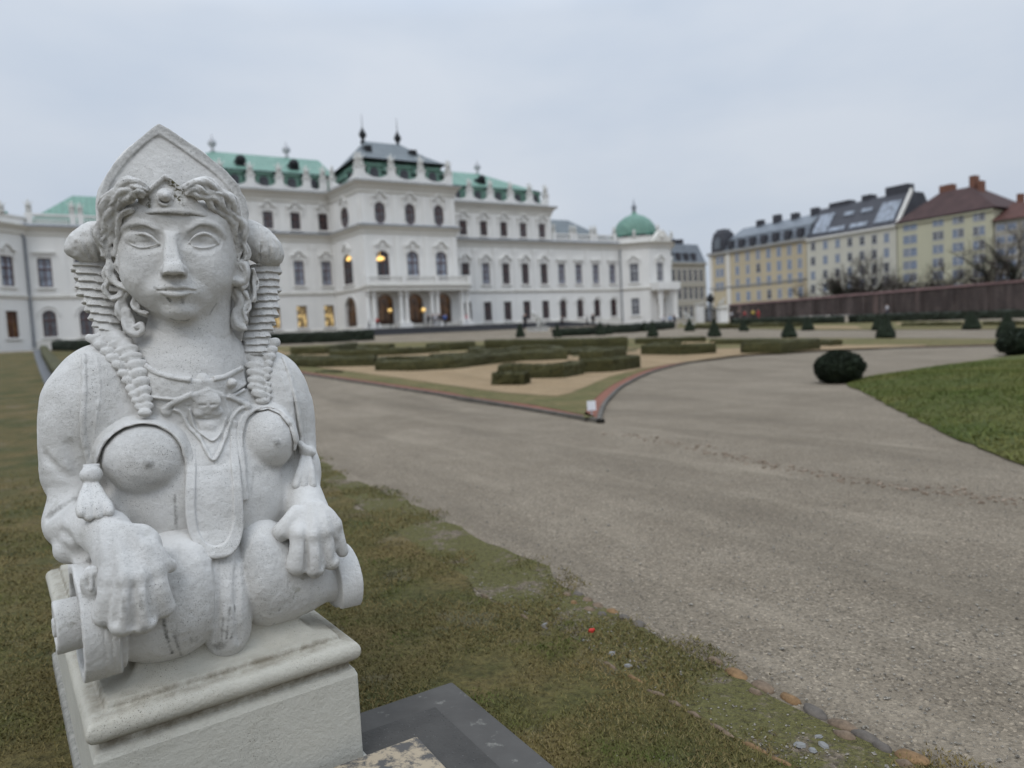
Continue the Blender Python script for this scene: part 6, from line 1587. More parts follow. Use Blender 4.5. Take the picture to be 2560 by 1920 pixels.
def street():
    SANG = math.atan2(GN[1], GN[0])
    def frame_empty(name, s_, q, z, label, cat): 
        p = P0+FD*s_+GN*q; return empty(name, (p[0], p[1], z), SANG, label, cat)
    # local axes of a street house: x towards the viewer's right (garden side), +y = FD turned... outward face looks along +y? fixed below
    # with rz = SANG: local x -> GN, local y -> (-GN.y, GN.x) = FD ; the face we see looks towards -FD, i.e. local -y
    def win(parent, x, z, w, h, pane, fr='wframe'):
        key = (w, h, fr)
        if key not in WM_:
            m = MB(); t = .07
            m.box(-w/2-.06, w/2+.06, -.06, -.002, -.08, 0); m.box(-w/2, -w/2+t, -.05, .0, 0, h); m.box(w/2-t, w/2, -.05, .0, 0, h); m.box(-w/2+t, w/2-t, -.05, 0, h-t, h); m.box(-w/2+t, w/2-t, -.05, 0, 0, t)
            m.box(-.03, .03, -.04, -.001, t, h-t); m.box(-w/2+t, -.03, -.04, -.001, h*.62, h*.62+.05); m.box(.03, w/2-t, -.04, -.001, h*.62, h*.62+.05)
            m.box(-w/2-.06, w/2+.06, -.08, -.003, h+.03, h+.1)
            a = m.build('window', MAT[fr], None); g = MB(); g.box(-w/2+t, w/2-t, -.02, -.001, t, h-t); b = g.build('pane', MAT['pane_dark'], None)
            WM_[key] = (a.data, b.data); bpy.data.objects.remove(a); bpy.data.objects.remove(b)
        a, b = WM_[key]; o = link(bpy.data.objects.new('window', a), parent); o.location = (x, 0, z)
        p = link(bpy.data.objects.new('pane', b), o); p.material_slots[0].link = 'OBJECT'; p.material_slots[0].material = MAT[pane]
    WM_ = {}; r = random.Random(11)
    SB = 66.0
    def house(name, u0, u1, veave, wall, label, depth=13.0, zb=0.0):
        (qa, za), (qb, zb_) = on_line(u0, veave[0], SB), on_line(u1, veave[1], SB); z1 = (za+zb_)/2
        e = frame_empty(name, SB, qa, zb, label, 'house'); Lx = qb-qa; h = z1-zb
        m = MB(); m.box(0, Lx, .001, depth, -1, h); m.build('wall', wall, e)
        return e, Lx, h, qa
    def xz(u, v, qa, zb=0.0): q, z = on_line(u, v, SB); return q-qa, z-zb
    def slope(parent, name, x0, x1, y0, y1, z0, z1, mat, ridge_in=0.0, depth=13.0):
        V = [(x0, y0, z0), (x1, y0, z0), (x1-ridge_in, y1, z1), (x0+ridge_in, y1, z1), (x0, depth, z0), (x1, depth, z0), (x1-ridge_in, depth-(y1-y0), z1), (x0+ridge_in, depth-(y1-y0), z1)]
        return mesh_obj(name, V, [(0, 1, 2, 3), (3, 2, 6, 7), (7, 6, 5, 4), (0, 3, 7, 4), (1, 5, 6, 2)], mat, parent)
    # yellow house
    e, Lx, h, qa = house('town_house', 1773, 2014, (632, 597), MAT['yellow'], 'long yellow ochre house with grey dormered roof and corner turret', zb=1.0)
    m = MB(); m.box(-.3, Lx, -.5, .0005, h-.5, h); m.box(-.1, Lx, -.2, .0003, h*.52, h*.52+.35); m.build('cornice', MAT['greystone'], e)
    x1 = xz(1822, 700, qa)[0]
    m = MB(); m.box(0.02, .9, -.18, .0004, 0, h-.5); m.box(x1-.5, x1+.5, -.18, .0004, 0, h-.5); m.build('pilaster', MAT['trim'], e)
    for k, vv in enumerate((805, 960, 1116, 1280)):
        for j in range(7):
            u = 1760+(405+(1168-405)*j/6+(4*k if k else 0))/4.88; x, z = xz(u, 480+(vv-(108, 88, 76, 60)[k]*j/6)/4.88, qa, 1.0)
            win(e, x, z-.9, 1.05, 1.85, r.choice(['pane_blue', 'pane_blue', 'pane_dark', 'pane_pale']))
    for vv in (830, 985, 1150): x, z = xz(1760+195/4.88, 480+vv/4.88, qa, 1.0); win(e, x-.6, z-.9, 1.0, 1.7, 'pane_blue'); win(e, x+.6, z-.9, 1.0, 1.7, 'pane_blue')
    slope(e, 'mansard', 4, Lx, .3, 1.8, h, h+2.6, MAT['grey_roof']); rf = slope(e, 'roof', 4.2, Lx, 1.7, 6.0, h+2.6, h+5.0, MAT['grey_roof'])
    for j in range(7):
        x = 5.6+j*(Lx-7)/6; m = MB(); m.box(x-.6, x+.6, .1, 1.6, h+.4, h+2.0); m.build('dormer', MAT['dark_roof'], e)
        m = MB(); m.box(x+1.0, x+1.9, .5, .9, h+.5, h+1.8); m.build('skylight', MAT['skylight'], e)
    m = MB(); m.lathe([(2.6, 0), (2.6, .6), (2.5, 2.4), (2.0, 4.2), (1.5, 4.5), (1.4, 4.9)], 4, (2.1, 2.2, h)); m.build('turret', MAT['dark_roof'], e)
    m = MB(); m.prism([(1.3, h+.7), (2.9, h+.7), (2.9, h+2.6), (2.1, h+3.3), (1.3, h+2.6)], .2, 1.0); m.build('dormer', MAT['grey_roof'], e)
    for x, zz in ((9, 5.0), (13.2, 5.4), (17.5, 5.0), (22, 5.2)):
        m = MB(); m.box(x-.7, x+.7, 5.2, 6.4, h+3.9, h+zz+.9); m.build('chimney', MAT['dark_roof'], rf)
    # cream house
    e, Lx, h, qa = house('town_house', 2016, 2240, (598, 562), MAT['cream'], 'pale cream house with dark roof and big skylights', zb=1.0)
    m = MB(); m.box(0, Lx, -.35, .0005, h-.35, h); m.build('cornice', MAT['trim'], e)
    rows = (0, 37, 73, 106)
    for k in range(4):
        for j in range(7):
            u = 2033+j*30.6; v = (616-(616-595)*j/6) + rows[k]*(1-.0*j); x, z = xz(u, v, qa, 1.0); win(e, x, z-.75, .95, 1.5, r.choice(['pane_dark', 'pane_blue', 'pane_dark']))
    rf = slope(e, 'roof', .0, Lx, .0, 4.6, h, h+5.8, MAT['dark_roof'])
    def on_slope(x, t, w, hh, name, mat):
        P = lambda x_, t_: (x_, 4.6*t_-.12, h+5.8*t_+.10); m = MB(); V = [P(x-w/2, t), P(x+w/2, t), P(x+w/2, t+hh), P(x-w/2, t+hh)]; V += [(a, b+.12, c-.1) for a, b, c in V]
        m.add(V, [(0, 1, 2, 3), (0, 1, 5, 4), (1, 2, 6, 5), (2, 3, 7, 6), (3, 0, 4, 7)]); m.build(name, mat, rf)
    for fx, t, w, hh in ((.13, .14, 3.0, .62), (.33, .12, 3.2, .13), (.58, .12, 3.2, .13), (.85, .14, 3.4, .62), (.40, .58, 2.0, .12), (.60, .58, 2.0, .12)): on_slope(Lx*fx, t, w, hh, 'skylight', MAT['skylight'])
    m = MB(); m.box(Lx*.10, Lx*.34, 4.5, 6.5, h+5.4, h+6.5); m.box(Lx*.48, Lx*.58, 4.5, 6.5, h+5.4, h+6.7); m.box(Lx*.74, Lx*.97, 4.5, 6.5, h+5.4, h+7.2); m.build('roof_box', MAT['dark_roof'], e)
    m = MB(); m.prism([(-.25, h-.2), (4.7, h+6.3), (4.7, h+5.4), (.3, h-.2)], Lx-.2, Lx+.2, 'x'); m.build('party_wall', MAT['trim'], e)
    # lemon house with red hipped roof
    e, Lx, h, qa = house('town_house', 2243, 2482, (557, 527), MAT['lemon'], 'lemon yellow house with tall red hipped roof and wide windows', zb=.5)
    m = MB(); m.box(-.1, Lx+.15, -.3, .0005, h-.3, h); m.build('cornice', MAT['lemon'], e)
    colx = (2275, 2345, 2395, 2447); dz = (566, 599, 631, 663, 694, 726)
    for k in range(6):
        for j, u in enumerate(colx):
            v = dz[k]-(0, 11, 18, 25)[j]*(1-.13*k); x, z = xz(u, v, qa, .5); w = (38 if j == 0 else 28)/239*Lx*.48
            win(e, x-w/2, z-.65, w, 1.3, r.choice(['pane_blue', 'pane_blue', 'pane_grey', 'pane_pale'])); win(e, x+w/2+.06, z-.65, w, 1.3, r.choice(['pane_blue', 'pane_grey']))
    m = MB(); m.box(-2.2, Lx+.7, -.5, 13, h+.01, h+.2)
    V = [(-.3, -.5, h+.2), (Lx+.7, -.5, h+.2), (Lx+.7, 13, h+.2), (-.3, 13, h+.2), (Lx*.30, 5, h+4.7), (Lx*.62, 5, h+4.7), (Lx*.62, 8, h+4.7), (Lx*.30, 8, h+4.7)]
    rf = mesh_obj('roof', V, [(0, 1, 5, 4), (1, 2, 6, 5), (2, 3, 7, 6), (3, 0, 4, 7), (4, 5, 6, 7), (0, 3, 2, 1)], MAT['red_tile'], e)
    for x0, x1, zz, in ((.28, .42, 5.8), (.60, .66, 6.4), (.68, .72, 5.4)):
        m = MB(); m.box(Lx*x0, Lx*x1, 5.2, 6.6, h+3.6, h+zz); m.build('chimney', MAT['chimney'], rf)
    # next house, further right and set back
    e, Lx, h, qa = house('town_house', 2486, 2700, (554, 520), MAT['beige'], 'set-back beige house with orange-red roof at the right edge', zb=0.5)
    for k in range(5):
        for j, u in enumerate((2502, 2530, 2570, 2620)):
            x, z = xz(u, 570+31*k-(u-2486)*.13, qa, .5); win(e, x, z-.5, 1.2, .9, 'pane_blue')
    V = [(-.3, -.5, h), (Lx, -.5, h), (Lx, 13, h), (-.3, 13, h), (.2, 5, h+2.9), (1.2, 5, h+2.9), (1.2, 8, h+2.9), (.2, 8, h+2.9)]
    rf = mesh_obj('roof', V, [(0, 1, 5, 4), (1, 2, 6, 5), (2, 3, 7, 6), (3, 0, 4, 7), (4, 5, 6, 7), (0, 3, 2, 1)], MAT['red_tile2'], e)
    m = MB(); m.box(.6, 1.2, 5.4, 6.6, h+2.2, h+4.2); m.build('chimney', MAT['chimney'], rf)
    # distant house closing the street behind the pavilion: its face is parallel to the palace front
    Qd = -62.0
    def on_q(u, v):
        rr = ray(u, v); t = (Qd-(CAM[:2]-P0) @ GN)/(rr[:2] @ GN); p = CAM+rr*t; return float((p[:2]-P0) @ FD), float(p[2])
    sa, z1 = on_q(1640, 656); sb, _ = on_q(1764, 664)
    p = P0+FD*sa+GN*Qd; e = empty('apartment_block', (p[0], p[1], 2.0), math.atan2(FD[1], FD[0]), 'distant grey-beige apartment block with blue-grey mansard behind the domed pavilion', 'house')
    Lx = sb-sa; h = z1-2.0; m = MB(); m.box(0, Lx, .001, 14, -1, h); m.box(-.2, Lx+.2, -.5, .0, h-.5, h); m.box(0, Lx, -.2, .0005, h*.62, h*.62+.3); m.box(0, Lx, -.2, .0005, h*.33, h*.33+.3); m.build('wall', MAT['beige'], e)
    for k, f in enumerate((.70, .42, .12)):
        for j in range(8): win(e, 2+j*(Lx-4)/7, h*f, 1.5, h*.2, 'pane_dark', 'trim')
    slope(e, 'mansard', 0, Lx, -.2, 2.4, h, h+5.6, MAT['grey_roof'], .5, 14); m = MB()
    for x in (2, 5.5, 8.5, 11.5): m.box(x, x+1.6, 2.5, 5, h+4.6, h+7.0)
    m.build('chimney', MAT['dark_roof'], e)
    for j in range(5): m = MB(); m.box(2+j*3, 3.4+j*3, -.1, 2, h+.8, h+2.8); m.build('dormer', MAT['dark_roof'], e)
    # ---- garden wall of old brick with red coping
    SW = 50.0; SA = SANG
    (qa, za), (qb, zb) = on_line(1822, 765, SW), on_line(2640, 698, SW)
    gz = lambda q: ZG*min(1, max(0, (Q1-q)/(Q1-Q0)))
    p = P0+FD*SW+GN*qa; e = empty('garden_wall', (p[0], p[1], 0), SANG, 'long weathered brick garden wall with reddish coping along the street', 'wall'); Lx = qb-qa
    n = 24; m = MB(); c = MB(); bt = MB()
    tops = [za+(zb-za)*i/n for i in range(n+1)]
    for i in range(n):
        x0, x1 = Lx*i/n, Lx*(i+1)/n
        m.add([(x0, 0, -1), (x1, 0, -1), (x1, 0, tops[i+1]), (x0, 0, tops[i]), (x0, .5, -1), (x1, .5, -1), (x1, .5, tops[i+1]), (x0, .5, tops[i])], [(0, 1, 2, 3), (5, 4, 7, 6), (3, 2, 6, 7)])
        c.add([(x0, -.15, tops[i]), (x1, -.15, tops[i+1]), (x1, .65, tops[i+1]), (x0, .65, tops[i]), (x0, .25, tops[i]+.3), (x1, .25, tops[i+1]+.3)], [(0, 1, 5, 4), (3, 4, 5, 2), (0, 3, 2, 1)])
        if i % 2 == 0: bt.box(x0+.3, x0+1.0, -.18, -.002, -1, tops[i]-.25)
    m.build('brickwork', MAT['brickwall'], e); c.build('coping', simple('red_coping', (.105, .06, .054), .9, .3, .8), e); bt.build('buttress', MAT['brickwall'], e)
    # pale path at the wall foot
    drape('path', [tuple(P0+FD*(SW-.3)+GN*(qa-4)), tuple(P0+FD*(SW-.3)+GN*(qb+20)), tuple(P0+FD*(SW-4.5)+GN*(qb+20)), tuple(P0+FD*(SW-4.5)+GN*(qa-4))], .02, simple('pale_path', (.30, .28, .25), .95, .15, .5))
    # ---- gate: white piers with carved figures, dark iron between
    base = hit(1778, 806); px = 1/FPX*((base-CAM) @ _F); ga = math.atan2(_R[1], _R[0])
    e = empty('iron_gate', base, ga, 'tall black wrought iron gate with crown between white stone piers', 'gate'); m = MB()
    for i in range(13): x = (-15+i*2.4)*px; m.tube([(x, 0, 0), (x, 0, (34+18*math.exp(-((i-6)/3)**2))*px)], .05, 5)
    for zz in (4, 30): m.box(-16*px, 16*px, -.05, .05, zz*px, (zz+1.6)*px)
    m.build('bars', MAT['black'], e); m = MB()
    for t in np.linspace(0, 2*math.pi, 9)[:-1]: m.tube([(6*px*math.cos(t), 0, (58+6*math.sin(t))*px), (10*px*math.cos(t+.6), 0, (58+10*math.sin(t+.6))*px)], .12, 5)
    m.ball((0, 0, 58*px), (7*px, .3, 7*px), 8, 6); m.ball((0, 0, 69*px), (3*px, .3, 4*px), 8, 6); m.build('crest', MAT['black'], e)
    for u, w, h in ((1751, 15, 46), (1806, 18, 34)):
        b = hit(u, 806); o = empty('gate_pier', b, ga, 'square white stone pier left of the iron gate' if u < 1778 else 'broad white stone pier carrying a carved group, right of the iron gate', 'pier'); m = MB()
        m.box(-w/2*px, w/2*px, -.8, .8, -.3, h*px); m.build('shaft', MAT['plaster'], o); m = MB(); m.box(-(w/2+2)*px, (w/2+2)*px, -1, 1, h*px+.002, (h+3)*px); m.build('cap', MAT['trim'], o)
    sculpture(hit(1806, 806)+np.array([0, 0, 37*px]), 24*px, ga, 'white carved stone group on the pier right of the iron gate', 3)
    sculpture(hit(1722, 812), 30*px, ga, 'white carved figure group on a low plinth left of the iron gate', 4, True)

def sculpture(p, h, rz, label, seed, base=True):
    """rearing horse held by a standing figure, roughly carved"""
    o = empty('sculpture', p, rz, label, 'sculpture', 'white carved stone groups'); m = MB(); b = 0
    if base:
        k = MB(); k.box(-.42*h, .42*h, -.3*h, .3*h, -.3, .16*h); k.box(-.46*h, .46*h, -.34*h, .34*h, .16*h+.002, .20*h); k.build('plinth', MAT['sculpt'], o); b = .19*h
    f = 1 if seed % 2 else -1; s = h*.8
    P = lambda x, y, z: (f*x*s, y*s, b+z*s)
    m.tube([P(-.30, 0, .30), P(-.12, 0, .38), P(.08, 0, .52), P(.2, 0, .66)], [.13*s, .16*s, .15*s, .11*s], 10); m.tube([P(.16, 0, .62), P(.26, 0, .8), P(.30, 0, .92)], [.12*s, .085*s, .06*s], 9)
    m.tube([P(.28, 0, .93), P(.40, 0, .86), P(.46, 0, .80)], [.065*s, .055*s, .035*s], 8)
    for y in (-.08, .08):
        m.tube([P(-.30, y, .28), P(-.22, y, .16), P(-.34, y, .0)], [.08*s, .05*s, .04*s], 7); m.tube([P(.18, y, .52), P(.36, y*1.2, .52), P(.38, y, .36)], [.06*s, .04*s, .03*s], 7)
    m.tube([P(-.38, 0, .36), P(-.52, 0, .26), P(-.50, 0, .08)], [.05*s, .06*s, .02*s], 7)
    m.tube([P(.02, -.2, 0), P(.02, -.2, .25), P(.0, -.2, .42)], [.045*s, .06*s, .08*s], 7); m.tube([P(.14, -.2, 0), P(.10, -.2, .25), P(.04, -.2, .42)], [.045*s, .06*s, .07*s], 7)
    m.tube([P(.02, -.2, .42), P(.03, -.2, .58), P(.05, -.2, .68)], [.085*s, .1*s, .06*s], 8); m.ball(P(.06, -.2, .77), .065*s, 8, 6); m.tube([P(.07, -.2, .63), P(.2, -.16, .72), P(.3, -.05, .84)], [.04*s, .035*s, .03*s], 6); m.tube([P(0, -.2, .63), P(-.12, -.24, .5), P(-.1, -.2, .38)], [.04*s, .035*s, .03*s], 6)
    m.build('carving', MAT['sculpt'], o, True); return o

def steps_and_props():
    """broad dark steps before the centre block, figures on their wings, urn at far left"""
    ang = math.atan2(FD[1], FD[0]); c0 = P0+FD*(-17.55)
    LW = lambda x, y, z=0.0: np.array([*(c0+FD*x-GN*y), ZG+z])
    o = empty('palace_steps', LW(0, -11.6), ang, 'broad dark stone steps and terrace in front of the palace porch', 'steps')
    m = MB()
    for i in range(5): m.box(-7.6, 20-i*.3, -2.4+i*.42, -2.4+(i+1)*.42-.003, -1.2, -.72+i*.14)
    m.box(-7.6, 18.5, -.297, 11.4, -1.2, -.02); m.build('flight', MAT['darkstone'], o)
    m = MB(); m.add([(18.51, -.3, -1.2), (27, -.3, -1.2), (27, 8, -1.2), (18.51, 8, -1.2), (18.51, -.3, -.03), (27, -.3, -.68), (27, 8, -.68), (18.51, 8, -.03)], [(0, 1, 5, 4), (4, 5, 6, 7), (1, 2, 6, 5), (2, 3, 7, 6), (3, 0, 4, 7)]); m.build('ramp', MAT['darkstone'], o)
    k = .052
    for u, v, l, sd in ((967, 832, 'white carved horse tamer group before left porch column', 5), (1345, 828, 'white carved group on low plinth beside the dark ramp', 6)):
        p = hit(u, v); d = (p-CAM) @ _F/FPX; sculpture(p, 52*d, ang, l, sd)
    p = hit(76, 862); d = (p-CAM) @ _F/FPX; o = empty('garden_urn', p, ang, 'pale stone urn figure on a pedestal by the far left downpipe', 'urn'); m = MB()
    m.box(-9*d, 9*d, -9*d, 9*d, 0, 16*d); m.box(-11*d, 11*d, -11*d, 11*d, 16.1*d, 20*d); m.build('plinth', MAT['sculpt'], o); m = MB(); m.lathe([(4*d, 20.2*d), (9*d, 30*d), (10*d, 38*d), (5*d, 46*d), (7*d, 50*d), (2*d, 58*d)], 12); m.build('urn', MAT['sculpt'], o, True)
    p = hit(42, 862); d = (p-CAM) @ _F/FPX; m = MB(); m.tube([(0, 0, 0), (0, 0, 30*d)], 1.2*d, 6); m.box(-5*d, 5*d, -.03, .03, 22*d, 34*d); b = m.build('info_board', MAT['wframe']); b.location = p; tag(b, 'small grey notice board on a post below the lit left window', 'sign')

# ------------------------------------------------------------------ people
def person(u, v, hpx, jacket, legs, label, seed=0, yaw=None, child=False, step=.12):
    p = hit(u, v)
    if u < 1180 and 900 < u:                                  # on the terrace before the porch
        rr = ray(u, v); t = (10.9+.9*(seed % 3)-(CAM[:2]-P0) @ GN)/(rr[:2] @ GN); p = CAM+rr*t; p[2] = ZG-.02
    k = ((p-CAM) @ _F)/FPX; H = hpx*k; r = np.random.default_rng(700+seed)
    o = empty('person', p, r.uniform(0, 6.28) if yaw is None else yaw, label, 'person')
    S = lambda x, y, z: (x*H, y*H, z*H)
    J = {'pel': (0, 0, .52), 'spine': (0, 0, .64), 'chest': (0, .0, .76), 'neck': (0, .0, .845), 'head': (0, .015, .90), 'top': (0, .01, .965),
         'hl': (-.055, 0, .50), 'kl': (-.06, step*.6, .28), 'al': (-.06, step, .045), 'fl': (-.065, step+.07, .018), 'hr': (.055, 0, .50), 'kr': (.06, -step*.2, .28), 'ar': (.06, -step, .045), 'fr': (.065, -step+.07, .018),
         'sl': (-.105, 0, .80), 'el': (-.135, -step*.4, .63), 'wl': (-.12, step*.4, .50), 'dl': (-.115, step*.5, .45), 'sr': (.105, 0, .80), 'er': (.135, step*.3, .63), 'wr': (.12, step*.8, .51), 'dr': (.115, step, .46)}
    Rr = {'pel': .072, 'spine': .068, 'chest': .075, 'neck': .032, 'head': .05, 'top': .035, 'hl': .055, 'kl': .038, 'al': .024, 'fl': .02, 'hr': .055, 'kr': .038, 'ar': .024, 'fr': .02, 'sl': .04, 'el': .03, 'wl': .02, 'dl': .022, 'sr': .04, 'er': .03, 'wr': .02, 'dr': .022}
    Eb = [('pel', 'spine'), ('spine', 'chest'), ('chest', 'neck'), ('neck', 'head'), ('head', 'top'), ('pel', 'hl'), ('hl', 'kl'), ('kl', 'al'), ('al', 'fl'), ('pel', 'hr'), ('hr', 'kr'), ('kr', 'ar'), ('ar', 'fr'), ('chest', 'sl'), ('sl', 'el'), ('el', 'wl'), ('wl', 'dl'), ('chest', 'sr'), ('sr', 'er'), ('er', 'wr'), ('wr', 'dr')]
    def skin(name, keys, edges, mat, grow=1.0):
        idx = {q: i for i, q in enumerate(keys)}; me = bpy.data.meshes.new(name); me.from_pydata([S(*J[q]) for q in keys], [(idx[a], idx[b]) for a, b in edges], []); me.materials.append(mat)
        ob = link(bpy.data.objects.new(name, me), o); md = ob.modifiers.new('skin', 'SKIN'); sv = me.skin_vertices[0].data
        for q, i in idx.items(): sv[i].radius = (Rr[q]*H*grow, Rr[q]*H*grow); sv[i].use_root = (i == 0)
        sb = ob.modifiers.new('smooth', 'SUBSURF'); sb.levels = sb.render_levels = 1; return ob
    skin('body', list(J), Eb, MAT['skin'])
    tk = ['spine', 'pel', 'chest', 'sl', 'el', 'wl', 'sr', 'er', 'wr']; skin('jacket', tk, [e for e in Eb if e[0] in tk and e[1] in tk], cloth(jacket), 1.22)
    lk = ['pel', 'hl', 'kl', 'al', 'hr', 'kr', 'ar']; skin('trousers', lk, [e for e in Eb if e[0] in lk and e[1] in lk], cloth(legs), 1.15)
    m = MB(); m.ball(S(0, -.004, .945), (.054*H, .058*H, .045*H), 10, 6); m.build('hair', cloth((.03, .02, .015)), o, True)
    return o
_cl = {}
def cloth(c):
    if c not in _cl: _cl[c] = simple('cloth', c, .9, .15, 6)
    return _cl[c]
MAT['skin'] = simple('skin', (.38, .24, .18), .6, .1, 8)
def people():
    D = (.02, .02, .024); N = (.03, .035, .06); B = (.04, .10, .30); Rd = (.35, .04, .04); W = (.5, .5, .52); G = (.10, .10, .11); Y = (.5, .38, .06); Lb = (.25, .36, .52); P_ = (.5, .2, .22)
    L = [(924, 826, 26, D, D, 'child in dark clothes below the left porch column'), (944, 822, 30, Rd, D, 'person in red jacket left of white horse sculpture'),
         (1072, 822, 32, D, D, 'person all in black walking before middle porch door'), (1084, 823, 34, G, D, 'person in dark coat at left of the porch group'), (1092, 824, 34, W, N, 'person in white top amid the porch group'), (1100, 824, 33, D, G, 'person in black jacket at right of the porch group'),
         (1114, 822, 33, B, D, 'person in bright blue jacket by right porch door'), (1168, 823, 30, P_, W, 'person in pink and white below first right window'),
         (1314, 822, 40, D, D, 'person in black standing between two cone topiaries'), (1406, 820, 32, D, D, 'person in black before first arched window'), (1469, 818, 30, G, D, 'person in grey walking before arched windows'), (1483, 818, 36, D, D, 'tall person in black before the last arched windows'),
         (1660, 815, 28, W, G, 'person in white at the pavilion porch'), (1676, 814, 28, Lb, G, 'person in light blue jacket near pavilion porch'), (1686, 814, 29, N, N, 'person in navy right of the light blue jacket'),
         (1829, 801, 24, W, D, 'person in white at left end of brick wall'), (1846, 800, 24, D, D, 'person in black at left end of brick wall'), (1862, 800, 24, Rd, D, 'person in red at the brick wall, left one'), (1883, 799, 26, Y, D, 'person in yellow coat at the brick wall'), (1896, 799, 27, Rd, Rd, 'person in long red coat at the brick wall'),
         (2218, 789, 30, W, N, 'person in white hat and dark jacket walking along the brick wall')]
    for i, (u, v, h, j, l, lab) in enumerate(L): person(u, v, h, j, l, lab, i)

# ------------------------------------------------------------------ bare winter trees
MAT['bark'] = simple('dark_bark', (.030, .026, .022), .9, .3, 3); MAT['twig'] = simple('brown_twigs', (.055, .044, .036), .9, .3, 1); MAT['ivy'] = leaf_mat('ivy_leaves', (.012, .016, .008), (.022, .03, .013), (.035, .045, .02))
def tree(u, v, s_, hpx, spread, label, seed, lean=0.0, levels=6, ivy=0.0, thick=1.0, stems=1):
    q, z = on_line(u, v, s_); p = P0+FD*s_+GN*q; w = np.array([p[0], p[1], min(z, terrain(*p))]); d = ((w-CAM) @ _F)/FPX; H = (hpx+max(0, (z-w[2])/d))*d; r = np.random.default_rng(900+seed)
    o = empty('bare_tree', (w[0], w[1], w[2]-.2), 0, label, 'tree', 'bare trees behind the wall'); tr = MB(); cr = MB(); iv = []
    up = np.array([0, 0, 1.0]); rt = np.array([GN[0], GN[1], 0])
    def grow(p0, dr, ln, rad, lev):
        k = 4 if lev < 2 else 3; pts = [p0]; dd = dr.copy()
        for i in range(k):
            dd = dd+r.normal(0, .16, 3)+up*.06; dd /= np.linalg.norm(dd); pts.append(pts[-1]+dd*ln/k)
        (tr if lev < 2 else cr).tube(pts, np.linspace(rad, rad*.6, k+1), 6 if lev < 2 else 3)
        if ivy and lev < 3 and r.random() < ivy:
            for q_ in pts: iv.append((q_, ln*.3))
        if lev >= levels: return
        n = r.integers(3, 5) if lev < 3 else r.integers(2, 4)
        for i in range(n):
            t = r.uniform(.4, 1.0) if i else 1.0; b = pts[min(k, int(round(t*k)))]; nd = dd+r.normal(0, 1, 3)*spread; nd[2] = nd[2]*.8+.22; nd /= np.linalg.norm(nd)
            grow(b, nd, ln*r.uniform(.60, .82), max(rad*.60, .010), lev+1)
    for st in range(stems):
        a0 = up+rt*(lean+(st-(stems-1)/2)*.45); a0 = a0/np.linalg.norm(a0); f = (st-(stems-1)/2)*.5
        grow(np.array([f*GN[0], f*GN[1], 0.0]), a0, H*.30, .020*H*thick, 0)
    tr.build('trunk', MAT['bark'], o); cr.build('crown', MAT['twig'], o)
    if iv:
        V = []; F = []
        for c, s in iv:
            for _ in range(120):
                a = c+r.normal(0, 1, 3)*s*.26; t1 = r.normal(0, 1, 3)*.07; t2 = r.normal(0, 1, 3)*.07; k = len(V); V += [a, a+t1, a+t2]; F.append((k, k+1, k+2))
        mesh_obj('ivy', V, F, MAT['ivy'], o)
    return o
def trees():
    tree(1905, 762, 57, 50, .6, 'small bare tree before the yellow house, left of two', 1, 0, 4)
    tree(2003, 752, 57, 80, .6, 'slender bare tree before the boundary of yellow and cream houses', 2, 0, 5)
    tree(2110, 742, 56, 118, .55, 'dark ivy-clad tree on left of the dense clump before the cream house', 3, -.1, 5, .75, 1.2, 2)
    tree(2160, 740, 57, 130, .6, 'tall dense bare tree in middle of the clump before the cream house', 4, .05, 6, .2, 1.1, 2)
    tree(2215, 735, 57, 105, .65, 'dense brown bare tree on right of the clump before the cream house', 5, .15, 6, 0, 1.0, 2)
    tree(2310, 728, 56, 110, .55, 'bare tree with trunk leaning left before the lemon house', 6, -.5, 6, 0, .8)
    tree(2350, 722, 56, 120, .6, 'bare forked tree before the middle of the lemon house', 7, .1, 6, 0, .8, 2)
    tree(2450, 716, 56, 115, .6, 'bare tree leaning over before right side of the lemon house', 8, -.5, 6, 0, .8)
    tree(2525, 706, 55, 175, .6, 'big dark ivy-covered tree near the right edge of the photo', 9, -.1, 6, .45, 1.0, 2)
    tree(2590, 700, 54, 190, .6, 'bare tree with thick limbs cut off by the right edge', 10, -.35, 6, 0, .9)
    # undergrowth along the wall top
    r = np.random.default_rng(77); V = []; F = []
    for i in range(5000):
        u = r.uniform(2050, 2480); q, z = on_line(u, np.interp(u, [2050, 2480], [740, 712]), 55.0); p = P0+FD*55+GN*q; a = np.array([p[0], p[1], z-.6])+r.normal(0, 1, 3)*[.6, .6, .7]; k = len(V)
        V += [a, a+r.normal(0, .22, 3), a+r.normal(0, .22, 3)]; F.append((k, k+1, k+2))
    tag(mesh_obj('undergrowth', V, F, MAT['twig']), kind='stuff')
sphinx(); pedestal(); build_palace()
_lawn, _vg, _inn = grounds()
planting(); near_ground(_vg, _inn); street(); steps_and_props(); people(); trees()
# ------------------------------------------------------------------ camera, light
cam = bpy.data.cameras.new('camera'); co = link(bpy.data.objects.new('camera', cam))
cam.sensor_fit = 'HORIZONTAL'; cam.sensor_width = 36; cam.lens = 36*FPX/2560
cam.clip_start = .05; cam.clip_end = 5000
co.matrix_world = Matrix(((_R[0], _U[0], -_F[0], CAM[0]), (_R[1], _U[1], -_F[1], CAM[1]), (_R[2], _U[2], -_F[2], CAM[2]), (0, 0, 0, 1)))
cam.dof.use_dof = True; cam.dof.focus_distance = 2.05; cam.dof.aperture_fstop = 24.96e-3/.0122
SC.camera = co
SUN_EL, SUN_AZ = R_(52), R_(200)            # behind thick cloud; azimuth clockwise from +Y
w = bpy.data.worlds.new('World'); SC.world = w; w.use_nodes = True
nt = w.node_tree; bg = nt.nodes['Background']
sky = nt.nodes.new('ShaderNodeTexSky'); sky.sky_type = 'NISHITA'; sky.sun_disc = False
